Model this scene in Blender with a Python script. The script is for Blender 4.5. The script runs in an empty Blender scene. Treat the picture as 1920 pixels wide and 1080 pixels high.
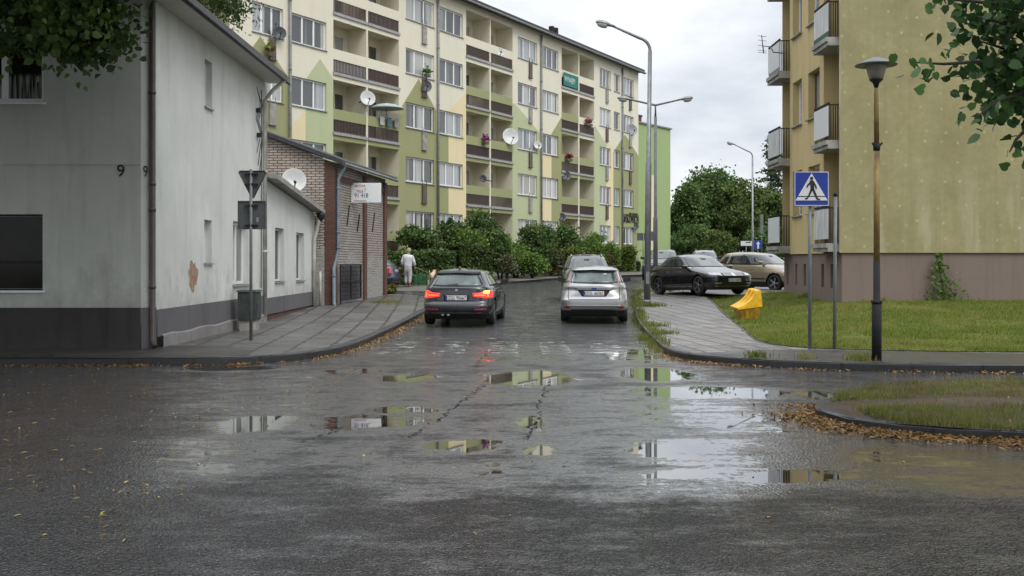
import bpy, bmesh, math, random
import numpy as np
from mathutils import Vector, Matrix, geometry
from mathutils.bvhtree import BVHTree
R = math.radians
random.seed(7); rng = np.random.default_rng(7)
scene = bpy.context.scene
COL = scene.collection

# ---------------------------------------------------------------- camera, sky, sun, exposure
CAMZ = 1.63; F = 2000.0; HX = 960.0; HY = 492.0
cam_d = bpy.data.cameras.new("camera"); cam = bpy.data.objects.new("camera", cam_d); COL.objects.link(cam)
cam.location = (0, 0, CAMZ); cam.rotation_euler = (R(90), 0, 0)
cam_d.sensor_width = 36; cam_d.lens = 36 * F / 1920; cam_d.shift_y = -(540 - HY) / 1920
cam_d.clip_end = 3000; cam_d.clip_start = 0.05
scene.camera = cam
SUN_EL, SUN_AZ = 52, 35          # azimuth measured from behind the camera towards the right
world = bpy.data.worlds.new("World"); scene.world = world; world.use_nodes = True
wn = world.node_tree.nodes; wl = world.node_tree.links; wn.clear()
wo = wn.new("ShaderNodeOutputWorld"); bg = wn.new("ShaderNodeBackground"); bg.inputs[1].default_value = 0.1
wl.new(bg.outputs[0], wo.inputs[0])
sky = wn.new("ShaderNodeTexSky"); sky.sky_type = 'NISHITA'; sky.sun_disc = False
sky.sun_elevation = R(SUN_EL); sky.sun_rotation = R(180 - SUN_AZ)
tc = wn.new("ShaderNodeTexCoord"); sep = wn.new("ShaderNodeSeparateXYZ"); wl.new(tc.outputs['Generated'], sep.inputs[0])
mp = wn.new("ShaderNodeMapping"); mp.inputs['Scale'].default_value = (1.2, 1.2, 3.2); wl.new(tc.outputs['Generated'], mp.inputs[0])
cn = wn.new("ShaderNodeTexNoise"); cn.inputs['Scale'].default_value = 2.3; cn.inputs['Detail'].default_value = 7; cn.inputs['Roughness'].default_value = .55
wl.new(mp.outputs[0], cn.inputs[0])
cr = wn.new("ShaderNodeValToRGB"); cr.color_ramp.elements[0].position = .38; cr.color_ramp.elements[1].position = .58
cr.color_ramp.elements[0].color = (4.9, 5.3, 5.9, 1); cr.color_ramp.elements[1].color = (8.3, 8.45, 8.65, 1)
wl.new(cn.outputs[0], cr.inputs[0])
gr = wn.new("ShaderNodeMapRange"); gr.inputs['From Min'].default_value = .22; gr.inputs['From Max'].default_value = .95
gr.inputs['To Min'].default_value = 1.0; gr.inputs['To Max'].default_value = 2.4; wl.new(sep.outputs[2], gr.inputs[0])
mul = wn.new("ShaderNodeVectorMath"); mul.operation = 'SCALE'; wl.new(cr.outputs[0], mul.inputs[0]); wl.new(gr.outputs[0], mul.inputs['Scale'])
mx = wn.new("ShaderNodeMix"); mx.data_type = 'RGBA'; mx.inputs[0].default_value = .93
wl.new(sky.outputs[0], mx.inputs[6]); wl.new(mul.outputs[0], mx.inputs[7]); wl.new(mx.outputs[2], bg.inputs[0])
sun_d = bpy.data.lights.new("sun", 'SUN'); sun_d.energy = 1.1; sun_d.angle = R(25); sun_d.color = (1, .97, .92)
sun = bpy.data.objects.new("sun", sun_d); COL.objects.link(sun); sun.rotation_euler = (R(90 - SUN_EL), 0, R(SUN_AZ))
sun.location = (8, -12, 30)
scene.view_settings.view_transform = 'Standard'; scene.view_settings.look = 'None'
scene.view_settings.exposure = 0.42; scene.view_settings.gamma = 1.0
scene.cycles.max_bounces = 6; scene.cycles.transparent_max_bounces = 12
scene.cycles.use_denoising = True

# ---------------------------------------------------------------- helpers
def P(x, y, D):
    return Vector(((x - HX) * D / F, D, CAMZ - (y - HY) * D / F))
def sstep(v):
    v = np.clip(v, 0, 1); return v * v * (3 - 2 * v)
def g(Y):
    Y = np.asarray(Y, float)
    r = np.where(Y < 24, 0, np.where(Y < 30, .02 * (Y - 24) ** 2 / 12, .02 * (Y - 27)))
    return np.minimum(r, 1.26)
def pave_h(X, Y):
    X = np.asarray(X, float); Y = np.asarray(Y, float)
    return g(Y) + .12 + .10 * sstep((X - 5) / 2) * sstep((Y - 30) / 5) * (1 - sstep((Y - 42) / 4))
def lawn_h(X, Y):
    X = np.asarray(X, float); Y = np.asarray(Y, float); X = X - np.interp(Y, [17, 18.4, 19.2, 20.5, 26, 36.5, 39], [8.6, 5.9, 4.95, 4.75, 5.55, 6.75, 7.0]) + 4.85
    return pave_h(X, Y) + .015 + .42 * sstep((Y - 18) / 10) * sstep((X - 5.0) / 3.6) * (1 - sstep((Y - 35.2) / 3.4))

def tag(o, label=None, cat=None, group=None, kind=None):
    if label: o['label'] = label
    if cat: o['category'] = cat
    if group: o['group'] = group
    if kind: o['kind'] = kind
    return o
def thing(name, label, cat, loc=(0, 0, 0), rotz=0, group=None, roty=0):
    o = bpy.data.objects.new(name, None); COL.objects.link(o); o.empty_display_size = .2
    o.location = loc; o.rotation_euler = (0, roty, rotz)
    return tag(o, label, cat, group)
def world_mat(o):
    m = Matrix.LocRotScale(o.location, o.rotation_euler.to_quaternion(), o.scale)
    return world_mat(o.parent) @ m if o.parent else m
def box_uv(me):
    uv = me.uv_layers.new(name="UVMap")
    n = len(me.loops)
    co = np.empty(len(me.vertices) * 3); me.vertices.foreach_get('co', co); co = co.reshape(-1, 3)
    vi = np.empty(n, int); me.loops.foreach_get('vertex_index', vi)
    nor = np.empty(len(me.polygons) * 3); me.polygons.foreach_get('normal', nor); nor = nor.reshape(-1, 3)
    tot = np.empty(len(me.polygons), int); me.polygons.foreach_get('loop_total', tot)
    ln = np.repeat(nor, tot, axis=0); lc = co[vi]
    t = np.stack([-ln[:, 1], ln[:, 0]], 1); l = np.linalg.norm(t, axis=1); flat = np.abs(ln[:, 2]) > .75
    t = t / np.maximum(l, 1e-6)[:, None]
    u = np.where(flat, lc[:, 0], (lc[:, :2] * t).sum(1)); v = np.where(flat, lc[:, 1], lc[:, 2])
    uv.data.foreach_set('uv', np.stack([u, v], 1).astype(np.float32).ravel())

class MB:
    def __init__(s): s.v = []; s.f = []; s.m = []; s.sm = []
    def face(s, pts, m=0, smooth=False):
        i = len(s.v); s.v += [tuple(p) for p in pts]; s.f.append(tuple(range(i, i + len(pts)))); s.m.append(m); s.sm.append(smooth)
    def idx(s, f, m=0, smooth=False): s.f.append(tuple(f)); s.m.append(m); s.sm.append(smooth)
    def box(s, c, d, rz=0, m=0, taper=1.0):
        i = len(s.v); cx, cy, cz = c; hx, hy, hz = d[0] / 2, d[1] / 2, d[2] / 2; ca, sa = math.cos(rz), math.sin(rz)
        for z, k in ((-hz, 1), (hz, taper)):
            for x, y in ((-hx, -hy), (hx, -hy), (hx, hy), (-hx, hy)):
                x *= k; y *= k; s.v.append((cx + x * ca - y * sa, cy + x * sa + y * ca, cz + z))
        for f in ((0, 3, 2, 1), (4, 5, 6, 7), (0, 1, 5, 4), (1, 2, 6, 5), (2, 3, 7, 6), (3, 0, 4, 7)):
            s.idx([i + k for k in f], m)
    def bar(s, a, b, w, h=None, m=0):        # square bar between two points
        a = Vector(a); b = Vector(b); d = (b - a).normalized(); h = h or w
        up = Vector((0, 0, 1)) if abs(d.z) < .95 else Vector((0, 1, 0))
        x = d.cross(up).normalized(); y = x.cross(d)
        i = len(s.v)
        for p in (a, b):
            for q, r in ((-1, -1), (1, -1), (1, 1), (-1, 1)): s.v.append(tuple(p + x * q * w / 2 + y * r * h / 2))
        for f in ((0, 1, 2, 3), (7, 6, 5, 4), (0, 4, 5, 1), (1, 5, 6, 2), (2, 6, 7, 3), (3, 7, 4, 0)): s.idx([i + k for k in f], m)
    def tube(s, pts, rad, n=10, m=0, caps=True):
        pts = [Vector(p) for p in pts]
        if not hasattr(rad, '__len__'): rad = [rad] * len(pts)
        i0 = len(s.v); prev = None
        for k, p in enumerate(pts):
            d = (pts[min(k + 1, len(pts) - 1)] - pts[max(k - 1, 0)]).normalized()
            if prev is None: x = d.orthogonal().normalized()
            else: x = (prev - d * prev.dot(d)).normalized()
            prev = x; y = d.cross(x)
            for a in range(n):
                t = 2 * math.pi * a / n; s.v.append(tuple(p + (x * math.cos(t) + y * math.sin(t)) * rad[k]))
        for k in range(len(pts) - 1):
            for a in range(n):
                b = (a + 1) % n; s.idx((i0 + k * n + a, i0 + k * n + b, i0 + (k + 1) * n + b, i0 + (k + 1) * n + a), m, True)
        if caps:
            s.idx([i0 + a for a in range(n)][::-1], m); s.idx([i0 + (len(pts) - 1) * n + a for a in range(n)], m)
    def lathe(s, prof, c=(0, 0, 0), axis=None, n=20, m=0, smooth=True, caps=True):   # prof: (r, h) pairs, axis default z
        ax = Vector(axis or (0, 0, 1)).normalized(); x = ax.orthogonal().normalized(); y = ax.cross(x); c = Vector(c); i0 = len(s.v)
        for r, h in prof:
            for a in range(n):
                t = 2 * math.pi * a / n; s.v.append(tuple(c + ax * h + (x * math.cos(t) + y * math.sin(t)) * r))
        for k in range(len(prof) - 1):
            for a in range(n):
                b = (a + 1) % n; s.idx((i0 + k * n + a, i0 + k * n + b, i0 + (k + 1) * n + b, i0 + (k + 1) * n + a), m, smooth)
        if caps and prof[0][0] > 1e-3: s.idx([i0 + a for a in range(n)][::-1], m)
        if caps and prof[-1][0] > 1e-3: s.idx([i0 + (len(prof) - 1) * n + a for a in range(n)], m)
    def prism(s, pts2, ax, thick, m=0):     # pts2 mapped by ax(u, v, w) with w 0..thick
        n = len(pts2); i0 = len(s.v)
        for w in (0, thick):
            for u, v in pts2: s.v.append(tuple(ax(u, v, w)))
        s.idx([i0 + k for k in range(n)][::-1], m); s.idx([i0 + n + k for k in range(n)], m)
        for k in range(n):
            b = (k + 1) % n; s.idx((i0 + k, i0 + b, i0 + n + b, i0 + n + k), m)
    def build(s, name, mats, parent=None, world=True, fix=True, sharp=None, bevel=0):
        v = s.v
        if parent is not None and world:
            inv = world_mat(parent).inverted(); v = [tuple(inv @ Vector(p)) for p in v]
        me = bpy.data.meshes.new(name); me.from_pydata(v, [], s.f)
        me.polygons.foreach_set('material_index', s.m); me.polygons.foreach_set('use_smooth', s.sm)
        if fix:
            bm = bmesh.new(); bm.from_mesh(me); bmesh.ops.remove_doubles(bm, verts=bm.verts, dist=1e-5)
            bmesh.ops.recalc_face_normals(bm, faces=bm.faces)
            if bevel:
                bmesh.ops.bevel(bm, geom=list(bm.edges), offset=bevel, segments=2, profile=.6, affect='EDGES', clamp_overlap=True)
            bm.to_mesh(me); bm.free()
        if not isinstance(mats, (list, tuple)): mats = [mats]
        for m in mats: me.materials.append(m)
        me.update(); box_uv(me)
        if sharp: me.set_sharp_from_angle(angle=R(sharp))
        o = bpy.data.objects.new(name, me); COL.objects.link(o); o.parent = parent
        return o
def copy_tree(o, parent=None):
    c = o.copy(); COL.objects.link(c); c.parent = parent
    for ch in list(o.children): copy_tree(ch, c)
    return c

# ---------------------------------------------------------------- materials
def srgb(r, gg, b):
    f = lambda c: (c / 255 / 12.92) if c / 255 <= .04045 else ((c / 255 + .055) / 1.055) ** 2.4
    return (f(r), f(gg), f(b))
class NT:
    def __init__(s, name):
        s.mat = bpy.data.materials.new(name); s.mat.use_nodes = True; s.n = s.mat.node_tree.nodes; s.l = s.mat.node_tree.links
        s.n.clear(); s.out = s.n.new("ShaderNodeOutputMaterial"); s.b = s.n.new("ShaderNodeBsdfPrincipled"); s.l.new(s.b.outputs[0], s.out.inputs[0])
    def node(s, t, **kw):
        n = s.n.new("ShaderNode" + t)
        for k, v in kw.items(): setattr(n, k, v)
        return n
    def link(s, a, b): s.l.new(a, b)
    def coord(s, kind='Object', scale=(1, 1, 1)):
        t = s.node('TexCoord'); m = s.node('Mapping'); m.inputs['Scale'].default_value = scale; s.link(t.outputs[kind], m.inputs[0]); return m.outputs[0]
    def noise(s, vec, scale, detail=4, rough=.55, dist=0):
        n = s.node('TexNoise'); n.inputs['Scale'].default_value = scale; n.inputs['Detail'].default_value = detail
        n.inputs['Roughness'].default_value = rough; n.inputs['Distortion'].default_value = dist
        if vec is not None: s.link(vec, n.inputs[0])
        return n.outputs[0]
    def ramp(s, val, stops, interp='LINEAR'):
        r = s.node('ValToRGB'); r.color_ramp.interpolation = interp; e = r.color_ramp.elements
        while len(e) < len(stops): e.new(.5)
        for i, (p, c) in enumerate(stops):
            e[i].position = p; e[i].color = (c[0], c[1], c[2], 1) if hasattr(c, '__len__') else (c, c, c, 1)
        s.link(val, r.inputs[0]); return r.outputs[0]
    def mix(s, fac, a, b, mode='MIX'):
        m = s.node('Mix', data_type='RGBA', blend_type=mode)
        for i, v in ((0, fac), (6, a), (7, b)):
            if isinstance(v, bpy.types.NodeSocket): s.link(v, m.inputs[i])
            elif i == 0: m.inputs[0].default_value = v
            else: m.inputs[i].default_value = (v[0], v[1], v[2], 1)
        return m.outputs[2]
    def math(s, op, a, b=None, c=None, clamp=False):
        m = s.node('Math', operation=op, use_clamp=clamp)
        for i, v in enumerate((a, b, c)):
            if v is None: continue
            if isinstance(v, bpy.types.NodeSocket): s.link(v, m.inputs[i])
            else: m.inputs[i].default_value = v
        return m.outputs[0]
    def set(s, **kw):
        for k, v in kw.items():
            k = {'color': 'Base Color', 'rough': 'Roughness', 'metal': 'Metallic', 'coat': 'Coat Weight', 'coatr': 'Coat Roughness', 'spec': 'Specular IOR Level',
                 'emit': 'Emission Color', 'emits': 'Emission Strength', 'alpha': 'Alpha', 'normal': 'Normal', 'trans': 'Transmission Weight', 'ior': 'IOR'}[k]
            if isinstance(v, bpy.types.NodeSocket): s.link(v, s.b.inputs[k])
            elif hasattr(v, '__len__'): s.b.inputs[k].default_value = (v[0], v[1], v[2], 1)
            else: s.b.inputs[k].default_value = v
    def bump(s, h, strength=.3, dist=.02):
        b = s.node('Bump'); b.inputs['Strength'].default_value = strength; b.inputs['Distance'].default_value = dist
        s.link(h, b.inputs['Height']); s.link(b.outputs[0], s.b.inputs['Normal'])
def M(name, col, rough=.6, var=.15, scale=6, bump=0, bscale=60, metal=0, coat=0, spec=.5, stretch=(1, 1, 1)):
    t = NT(name); v = t.coord('Object', stretch); n = t.noise(v, scale, 5, .6)
    lo = [c * (1 - var) for c in col]; hi = [min(1, c * (1 + var)) for c in col]
    t.set(color=t.ramp(n, [(.3, lo), (.7, hi)]), rough=rough, metal=metal, coat=coat, spec=spec, coatr=.04)
    if bump: t.bump(t.noise(t.coord('Object'), bscale, 3), bump, .01)
    return t.mat
def plaster(name, col, stain=.35, streak=.25, bump=.25, dirt=(.12, .115, .10), rough=.85, damp=0):
    t = NT(name); v = t.coord('UV'); vs = t.coord('UV', (1.3, .12, 1))
    n1 = t.noise(v, .55, 6, .6); n2 = t.noise(vs, 2.2, 5, .65); n3 = t.noise(v, 14, 4, .6)
    c = t.mix(t.ramp(n3, [(.35, 0), (.7, .22)]), col, [k * .82 for k in col])
    c = t.mix(t.math('MULTIPLY', t.ramp(n1, [(.42, 0), (.75, 1)]), stain), c, [k * .62 for k in col])
    c = t.mix(t.math('MULTIPLY', t.ramp(n2, [(.5, 0), (.78, 1)]), streak), c, dirt)
    if damp:
        sp = t.node('SeparateXYZ'); t.link(v, sp.inputs[0]); n5 = t.noise(t.coord('UV', (1, .45, 1)), 2.6, 6, .7); n6 = t.noise(v, .35, 5, .6)
        k = t.math('ADD', t.math('MULTIPLY', t.math('SUBTRACT', damp, sp.outputs[1]), .55), t.math('MULTIPLY', t.math('SUBTRACT', n5, .5), 2.2))
        c = t.mix(t.math('MULTIPLY', t.math('MULTIPLY', k, 1.6, clamp=True), .5), c, dirt)
        c = t.mix(t.ramp(n6, [(.5, 0), (.58, .28)]), c, [min(1, q * 1.22) for q in col])
        cv = t.node('TexVoronoi', feature='DISTANCE_TO_EDGE'); cv.inputs['Scale'].default_value = .55; wv = t.node('VectorMath', operation='MULTIPLY_ADD'); nn = t.node('TexNoise'); nn.inputs['Scale'].default_value = 2.5; nn.inputs['Detail'].default_value = 6; t.link(v, nn.inputs[0]); t.link(nn.outputs['Color'], wv.inputs[0]); wv.inputs[1].default_value = (.9, .9, 0); t.link(v, wv.inputs[2]); t.link(wv.outputs[0], cv.inputs['Vector'])
        ck = t.math('MULTIPLY', t.math('MULTIPLY', t.math('SUBTRACT', .004, cv.outputs['Distance']), 200, clamp=True), t.ramp(n6, [(.36, .45), (.46, 0)])); c = t.mix(ck, c, (.08, .075, .07))
    t.set(color=c, rough=rough, spec=.25); t.bump(t.noise(v, 38, 5, .65), bump, .012)
    return t.mat
def leafmat(name, cols, rough=.5, trans=.25, clump=1.3):
    t = NT(name); gm = t.node('NewGeometry')
    stops = [(i / max(1, len(cols) - 1), c) for i, c in enumerate(cols)]
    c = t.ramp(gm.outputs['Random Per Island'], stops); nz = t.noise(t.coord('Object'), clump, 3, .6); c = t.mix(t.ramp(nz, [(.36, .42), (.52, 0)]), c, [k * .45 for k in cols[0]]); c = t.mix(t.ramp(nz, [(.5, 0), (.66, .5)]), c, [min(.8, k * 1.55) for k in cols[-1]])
    t.set(color=c, rough=rough, spec=.3)
    tr = t.node('BsdfTranslucent'); t.link(c, tr.inputs[0]); ms = t.node('MixShader'); ms.inputs[0].default_value = trans
    t.link(t.b.outputs[0], ms.inputs[1]); t.link(tr.outputs[0], ms.inputs[2]); t.link(ms.outputs[0], t.out.inputs[0])
    return t.mat
def paintmat(name, col, metal=.5, rough=.32, dirt=.15):
    t = NT(name); v = t.coord('Object'); n = t.noise(v, 3, 5, .6); n2 = t.noise(v, 90, 2)
    c = t.mix(t.math('MULTIPLY', t.ramp(n, [(.4, 0), (.75, 1)]), dirt), col, (.10, .095, .085))
    t.set(color=c, metal=metal, coat=1.0, coatr=.03, rough=t.ramp(n2, [(.3, rough * .85), (.7, rough * 1.2)]))
    return t.mat
def glassmat(name, col=(.012, .016, .017), rough=.03, var=.5):
    t = NT(name); n = t.noise(t.coord('Object'), 2.2, 3, .6)
    t.set(color=t.ramp(n, [(.35, [c * (1 - var) for c in col]), (.65, [c * (1 + var) for c in col])]), rough=rough, spec=.5, coat=.6, coatr=.01)
    return t.mat
def emitmat(name, col, s, base=None):
    t = NT(name); t.set(color=base or col, rough=.2, emit=col, emits=s, coat=.5); return t.mat

m_cream = plaster('cream_render', (.72, .68, .55), .12, .10, .12)
m_olive = plaster('olive_render', (.315, .325, .165), .12, .10, .12)
m_lgreen = plaster('light_green_render', (.46, .50, .305), .12, .10, .12)
m_yellow = plaster('pale_yellow_render', (.74, .635, .40), .10, .08, .12)
m_white_pl = plaster('white_house_render', (.62, .63, .595), .38, .28, .3, (.22, .22, .20), damp=1.3)
m_front_pl = plaster('shaded_house_render', (.50, .515, .465), .35, .32, .3, (.17, .17, .15), damp=1.5)  # front-wall copy of the white render, tree shade put into a darker colour
m_plinth = plaster('grey_plinth_paint', (.135, .13, .135), .5, .45, .3, (.05, .048, .046))
m_ledge = plaster('rough_plinth_ledge', (.25, .235, .23), .8, .6, .5, (.05, .05, .05))
m_darkpl = plaster('stained_dark_plinth', (.060, .056, .054), .8, .8, .4, (.02, .02, .02))
m_pvc = M('white_window_plastic', (.78, .79, .79), .35, .05)
m_sill = M('grey_sheet_sill', (.30, .30, .30), .4, .2)
m_darkmetal = M('dark_metal', (.022, .022, .023), .75, .3, spec=.2)
m_galv = M('galvanised_steel', (.23, .245, .25), .42, .22, 5, metal=.55)
m_polegrey = M('grey_painted_pole', (.14, .15, .155), .45, .25, 4, .1)
m_signback = M('grey_sign_back', (.085, .09, .095), .5, .2, 5)
m_brownpipe = M('brown_drainpipe', (.065, .05, .043), .45, .35, 3)
m_bluepipe = M('blue_grey_drainpipe', (.16, .205, .24), .45, .3, 4)
m_creampipe = M('cream_drainpipe', (.42, .42, .38), .55, .25, 4)
m_zincpipe = M('zinc_drainpipe', (.19, .20, .195), .5, .3, 4)
m_roofdark = M('dark_roof_felt', (.035, .036, .04), .6, .35, 5, .3)
m_rooftile = M('dark_roof_tile', (.045, .04, .042), .5, .35, 7, .4)
m_soffit = M('pale_soffit_board', (.46, .45, .41), .6, .1)
m_concrete = M('weathered_concrete', (.28, .27, .25), .8, .35, 3, .4)
m_gutterw = M('pale_gutter', (.48, .48, .47), .45, .2)
m_rail = M('brown_railing_bars', (.075, .05, .043), .6, .35, 8)
m_railpanel = M('brown_panel', (.10, .075, .06), .6, .3, 5)
m_loggia = plaster('loggia_render', (.74, .69, .54), .12, .1, .1)
m_dishw = M('pale_dish', (.60, .61, .60), .5, .1, 4)
m_dishd = M('charcoal_dish', (.05, .055, .06), .5, .2, 4)
m_black = M('black_plastic', (.012, .012, .013), .55, .3)
m_rubber = M('black_tyre_rubber', (.014, .014, .014), .75, .3, 20, .2)
m_alloy = M('silver_alloy', (.36, .37, .38), .3, .15, 8, metal=.8)
m_alloyd = M('dark_alloy', (.20, .20, .21), .35, .2, 8, metal=.7)
m_chrome = M('chrome_trim', (.6, .6, .6), .15, .05, metal=1)
m_carglass = glassmat('tinted_car_glass', (.022, .028, .030))
m_glassgrn = glassmat('pale_car_glass', (.07, .095, .09), .05)
m_windscr = glassmat('windscreen_glass', (.045, .055, .055), .05)
m_darkwin = M('dark_house_glass', (.010, .009, .008), .08, .6, 2, spec=.22)
m_plate = M('white_plate', (.68, .69, .68), .35, .05)
m_blue_eu = M('plate_blue', (.02, .05, .30), .4, .1)
m_ink = M('black_ink', (.015, .015, .015), .5, .1)
m_redlens = M('red_lens', (.35, .01, .012), .15, .2, 20, coat=1)
m_redglow = emitmat('lit_red_lens', (1, .04, .02), .85, (.5, .01, .01))
m_redglow2 = emitmat('bright_brake_bar', (1, .12, .04), 2.0, (.6, .05, .02))
m_amber = emitmat('lit_amber_lens', (1, .45, .07), 3.0, (.8, .4, .05))
m_pinklens = M('clear_tail_lens', (.55, .40, .39), .12, .15, 30, coat=1)
m_headl = M('headlight_lens', (.42, .44, .45), .08, .35, 25, coat=1, metal=.4)
m_bark = M('grey_bark', (.06, .052, .043), .9, .4, 9, .8, 30)
m_redbrick_trim = None
def curtainmat():
    t = NT('curtained_window_glass'); v = t.coord('UV'); oi = t.node('ObjectInfo')
    off = t.node('VectorMath', operation='ADD'); t.link(v, off.inputs[0])
    cb = t.node('CombineXYZ'); t.link(t.math('MULTIPLY', oi.outputs['Random'], 37.0), cb.inputs[0]); t.link(cb.outputs[0], off.inputs[1])
    vs = t.node('Mapping'); vs.inputs['Scale'].default_value = (1, .04, 1); t.link(off.outputs[0], vs.inputs[0])
    fold = t.noise(vs.outputs[0], 13, 2, .5); blk = t.noise(vs.outputs[0], 1.1, 1, .3)
    thr = t.math('MULTIPLY_ADD', oi.outputs['Random'], .18, .37)
    msk = t.math('MULTIPLY', t.math('SUBTRACT', blk, thr), 14, clamp=True)
    cur = t.ramp(fold, [(.3, (.30, .315, .32)), (.7, (.58, .59, .60))])
    tint = t.ramp(t.math('FRACT', t.math('MULTIPLY', oi.outputs['Random'], 7.31)), [(0, (.5, .51, .52)), (.45, (.62, .60, .55)), (.62, (.30, .33, .36)), (.74, (.55, .55, .5)), (.86, (.20, .11, .075)), (.93, (.45, .42, .3))], 'CONSTANT'); cur = t.mix(.75, cur, t.mix(1.0, cur, t.mix(.35, tint, (.6, .6, .6)), 'MULTIPLY')); cur = t.mix(.35, cur, tint)
    c = t.mix(msk, (.075, .08, .08), cur)
    t.set(color=c, rough=.12, coat=.7, coatr=.02); return t.mat
m_curtain = curtainmat()
def brickmat(name, c1, c2, mortar, bw=.25, bh=.075, ms=.012, stain=.4, plaster_low=False):
    t = NT(name); v = t.coord('UV'); b = t.node('TexBrick'); t.link(v, b.inputs[0])
    b.inputs['Scale'].default_value = 1; b.inputs['Brick Width'].default_value = bw; b.inputs['Row Height'].default_value = bh; b.inputs['Mortar Size'].default_value = ms
    b.inputs['Color1'].default_value = (*c1, 1); b.inputs['Color2'].default_value = (*c2, 1); b.inputs['Mortar'].default_value = (*mortar, 1); b.inputs['Mortar Smooth'].default_value = .15
    n = t.noise(v, 1.1, 6, .65); n2 = t.noise(v, 11, 4, .6)
    c = t.mix(t.math('MULTIPLY', t.ramp(n2, [(.35, 0), (.7, 1)]), .3), b.outputs[0], [k * .55 for k in c1])
    c = t.mix(t.math('MULTIPLY', t.ramp(n, [(.45, 0), (.72, 1)]), stain), c, (.10, .085, .075))
    h = t.math('SUBTRACT', 1.0, b.outputs['Fac'])
    if plaster_low:
        sp = t.node('SeparateXYZ'); t.link(v, sp.inputs[0])
        k = t.math('ADD', t.math('MULTIPLY', t.math('SUBTRACT', plaster_low, sp.outputs[1]), .55), t.math('MULTIPLY', t.math('SUBTRACT', n, .5), 3.0))
        k = t.math('MULTIPLY', k, 7, clamp=True)
        c = t.mix(k, c, t.ramp(n2, [(.3, (.20, .19, .175)), (.7, (.40, .385, .36))]))
        h = t.math('MAXIMUM', h, k)
    t.set(color=c, rough=.85, spec=.25); t.bump(h, .6, .012); return t.mat
m_brickpale = brickmat('pale_sand_lime_brick', (.50, .43, .37), (.40, .34, .295), (.06, .05, .045), .27, .085, .014, .5, 2.1)
m_brickside = brickmat('worn_pale_brick', (.45, .41, .365), (.36, .32, .28), (.10, .08, .07), .27, .085, .014, .5, 1.5)
m_brickred = brickmat('red_brick', (.17, .075, .055), (.115, .055, .042), (.075, .058, .05), .25, .08, .012, .4)
# ---------------------------------------------------------------- ground, road, pavements
LK = [(-60, 16.75), (-9, 16.8), (-4.9, 16.85), (-4.1, 17.15), (-3.5, 17.75), (-3.15, 18.7), (-2.98, 20), (-2.88, 22), (-2.8, 26), (-2.6, 32), (-2.2, 40), (-1.6, 47), (-.5, 53.5), (2.7, 60), (7.5, 65), (14, 70), (40, 84)]
RK = [(60, 15.3), (7.5, 15.6), (5.1, 15.95), (4.0, 16.5), (3.2, 17.2), (2.85, 17.8), (2.72, 18.6), (2.8, 20.6), (3.05, 24.5), (3.3, 28), (3.6, 31), (4.2, 36), (4.8, 42), (6.2, 47.5), (9, 52), (16, 56), (40, 66)]
def smooth_poly(p, n=3):
    p = [Vector(q) for q in p]
    for _ in range(n - 1):
        q = [p[0]]
        for a, b in zip(p, p[1:]): q += [a * .75 + b * .25, a * .25 + b * .75]
        p = q + [p[-1]]
    return [(v.x, v.y) for v in p]
LKs, RKs = smooth_poly(LK), smooth_poly(RK)
EL = [(7.0, 39.0), (6.75, 36.5), (5.55, 26), (4.85, 21.4), (4.75, 20.2), (4.95, 19.1), (5.6, 18.5), (8.4, 17.75), (60, 17.2)]   # lawn edge
ELs = smooth_poly(EL)

def sheet(name, poly, zf, mat, dx, dy, label=None, skirt=0):
    tris = geometry.tessellate_polygon([[Vector((x, y, 0)) for x, y in poly]])
    bm = bmesh.new(); vs = [bm.verts.new((x, y, 0)) for x, y in poly]
    for a, b, c in tris:
        try: bm.faces.new((vs[a], vs[b], vs[c]))
        except ValueError: pass
    xs = [p[0] for p in poly]; ys = [p[1] for p in poly]
    for k in np.arange(math.floor(max(min(ys), -5) / dy) * dy, min(max(ys), 95), dy):
        bmesh.ops.bisect_plane(bm, geom=bm.verts[:] + bm.edges[:] + bm.faces[:], plane_co=(0, k, 0), plane_no=(0, 1, 0))
    for k in np.arange(math.floor(max(min(xs), -14) / dx) * dx, min(max(xs), 16), dx):
        bmesh.ops.bisect_plane(bm, geom=bm.verts[:] + bm.edges[:] + bm.faces[:], plane_co=(k, 0, 0), plane_no=(1, 0, 0))
    for v in bm.verts: v.co.z = float(zf(v.co.x, v.co.y))
    bmesh.ops.recalc_face_normals(bm, faces=bm.faces)
    if sum(f.normal.z for f in bm.faces) < 0: bmesh.ops.reverse_faces(bm, faces=bm.faces)
    me = bpy.data.meshes.new(name); bm.to_mesh(me); bm.free(); me.materials.append(mat); box_uv(me)
    o = bpy.data.objects.new(name, me); COL.objects.link(o); o['kind'] = 'structure'; return o

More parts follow.
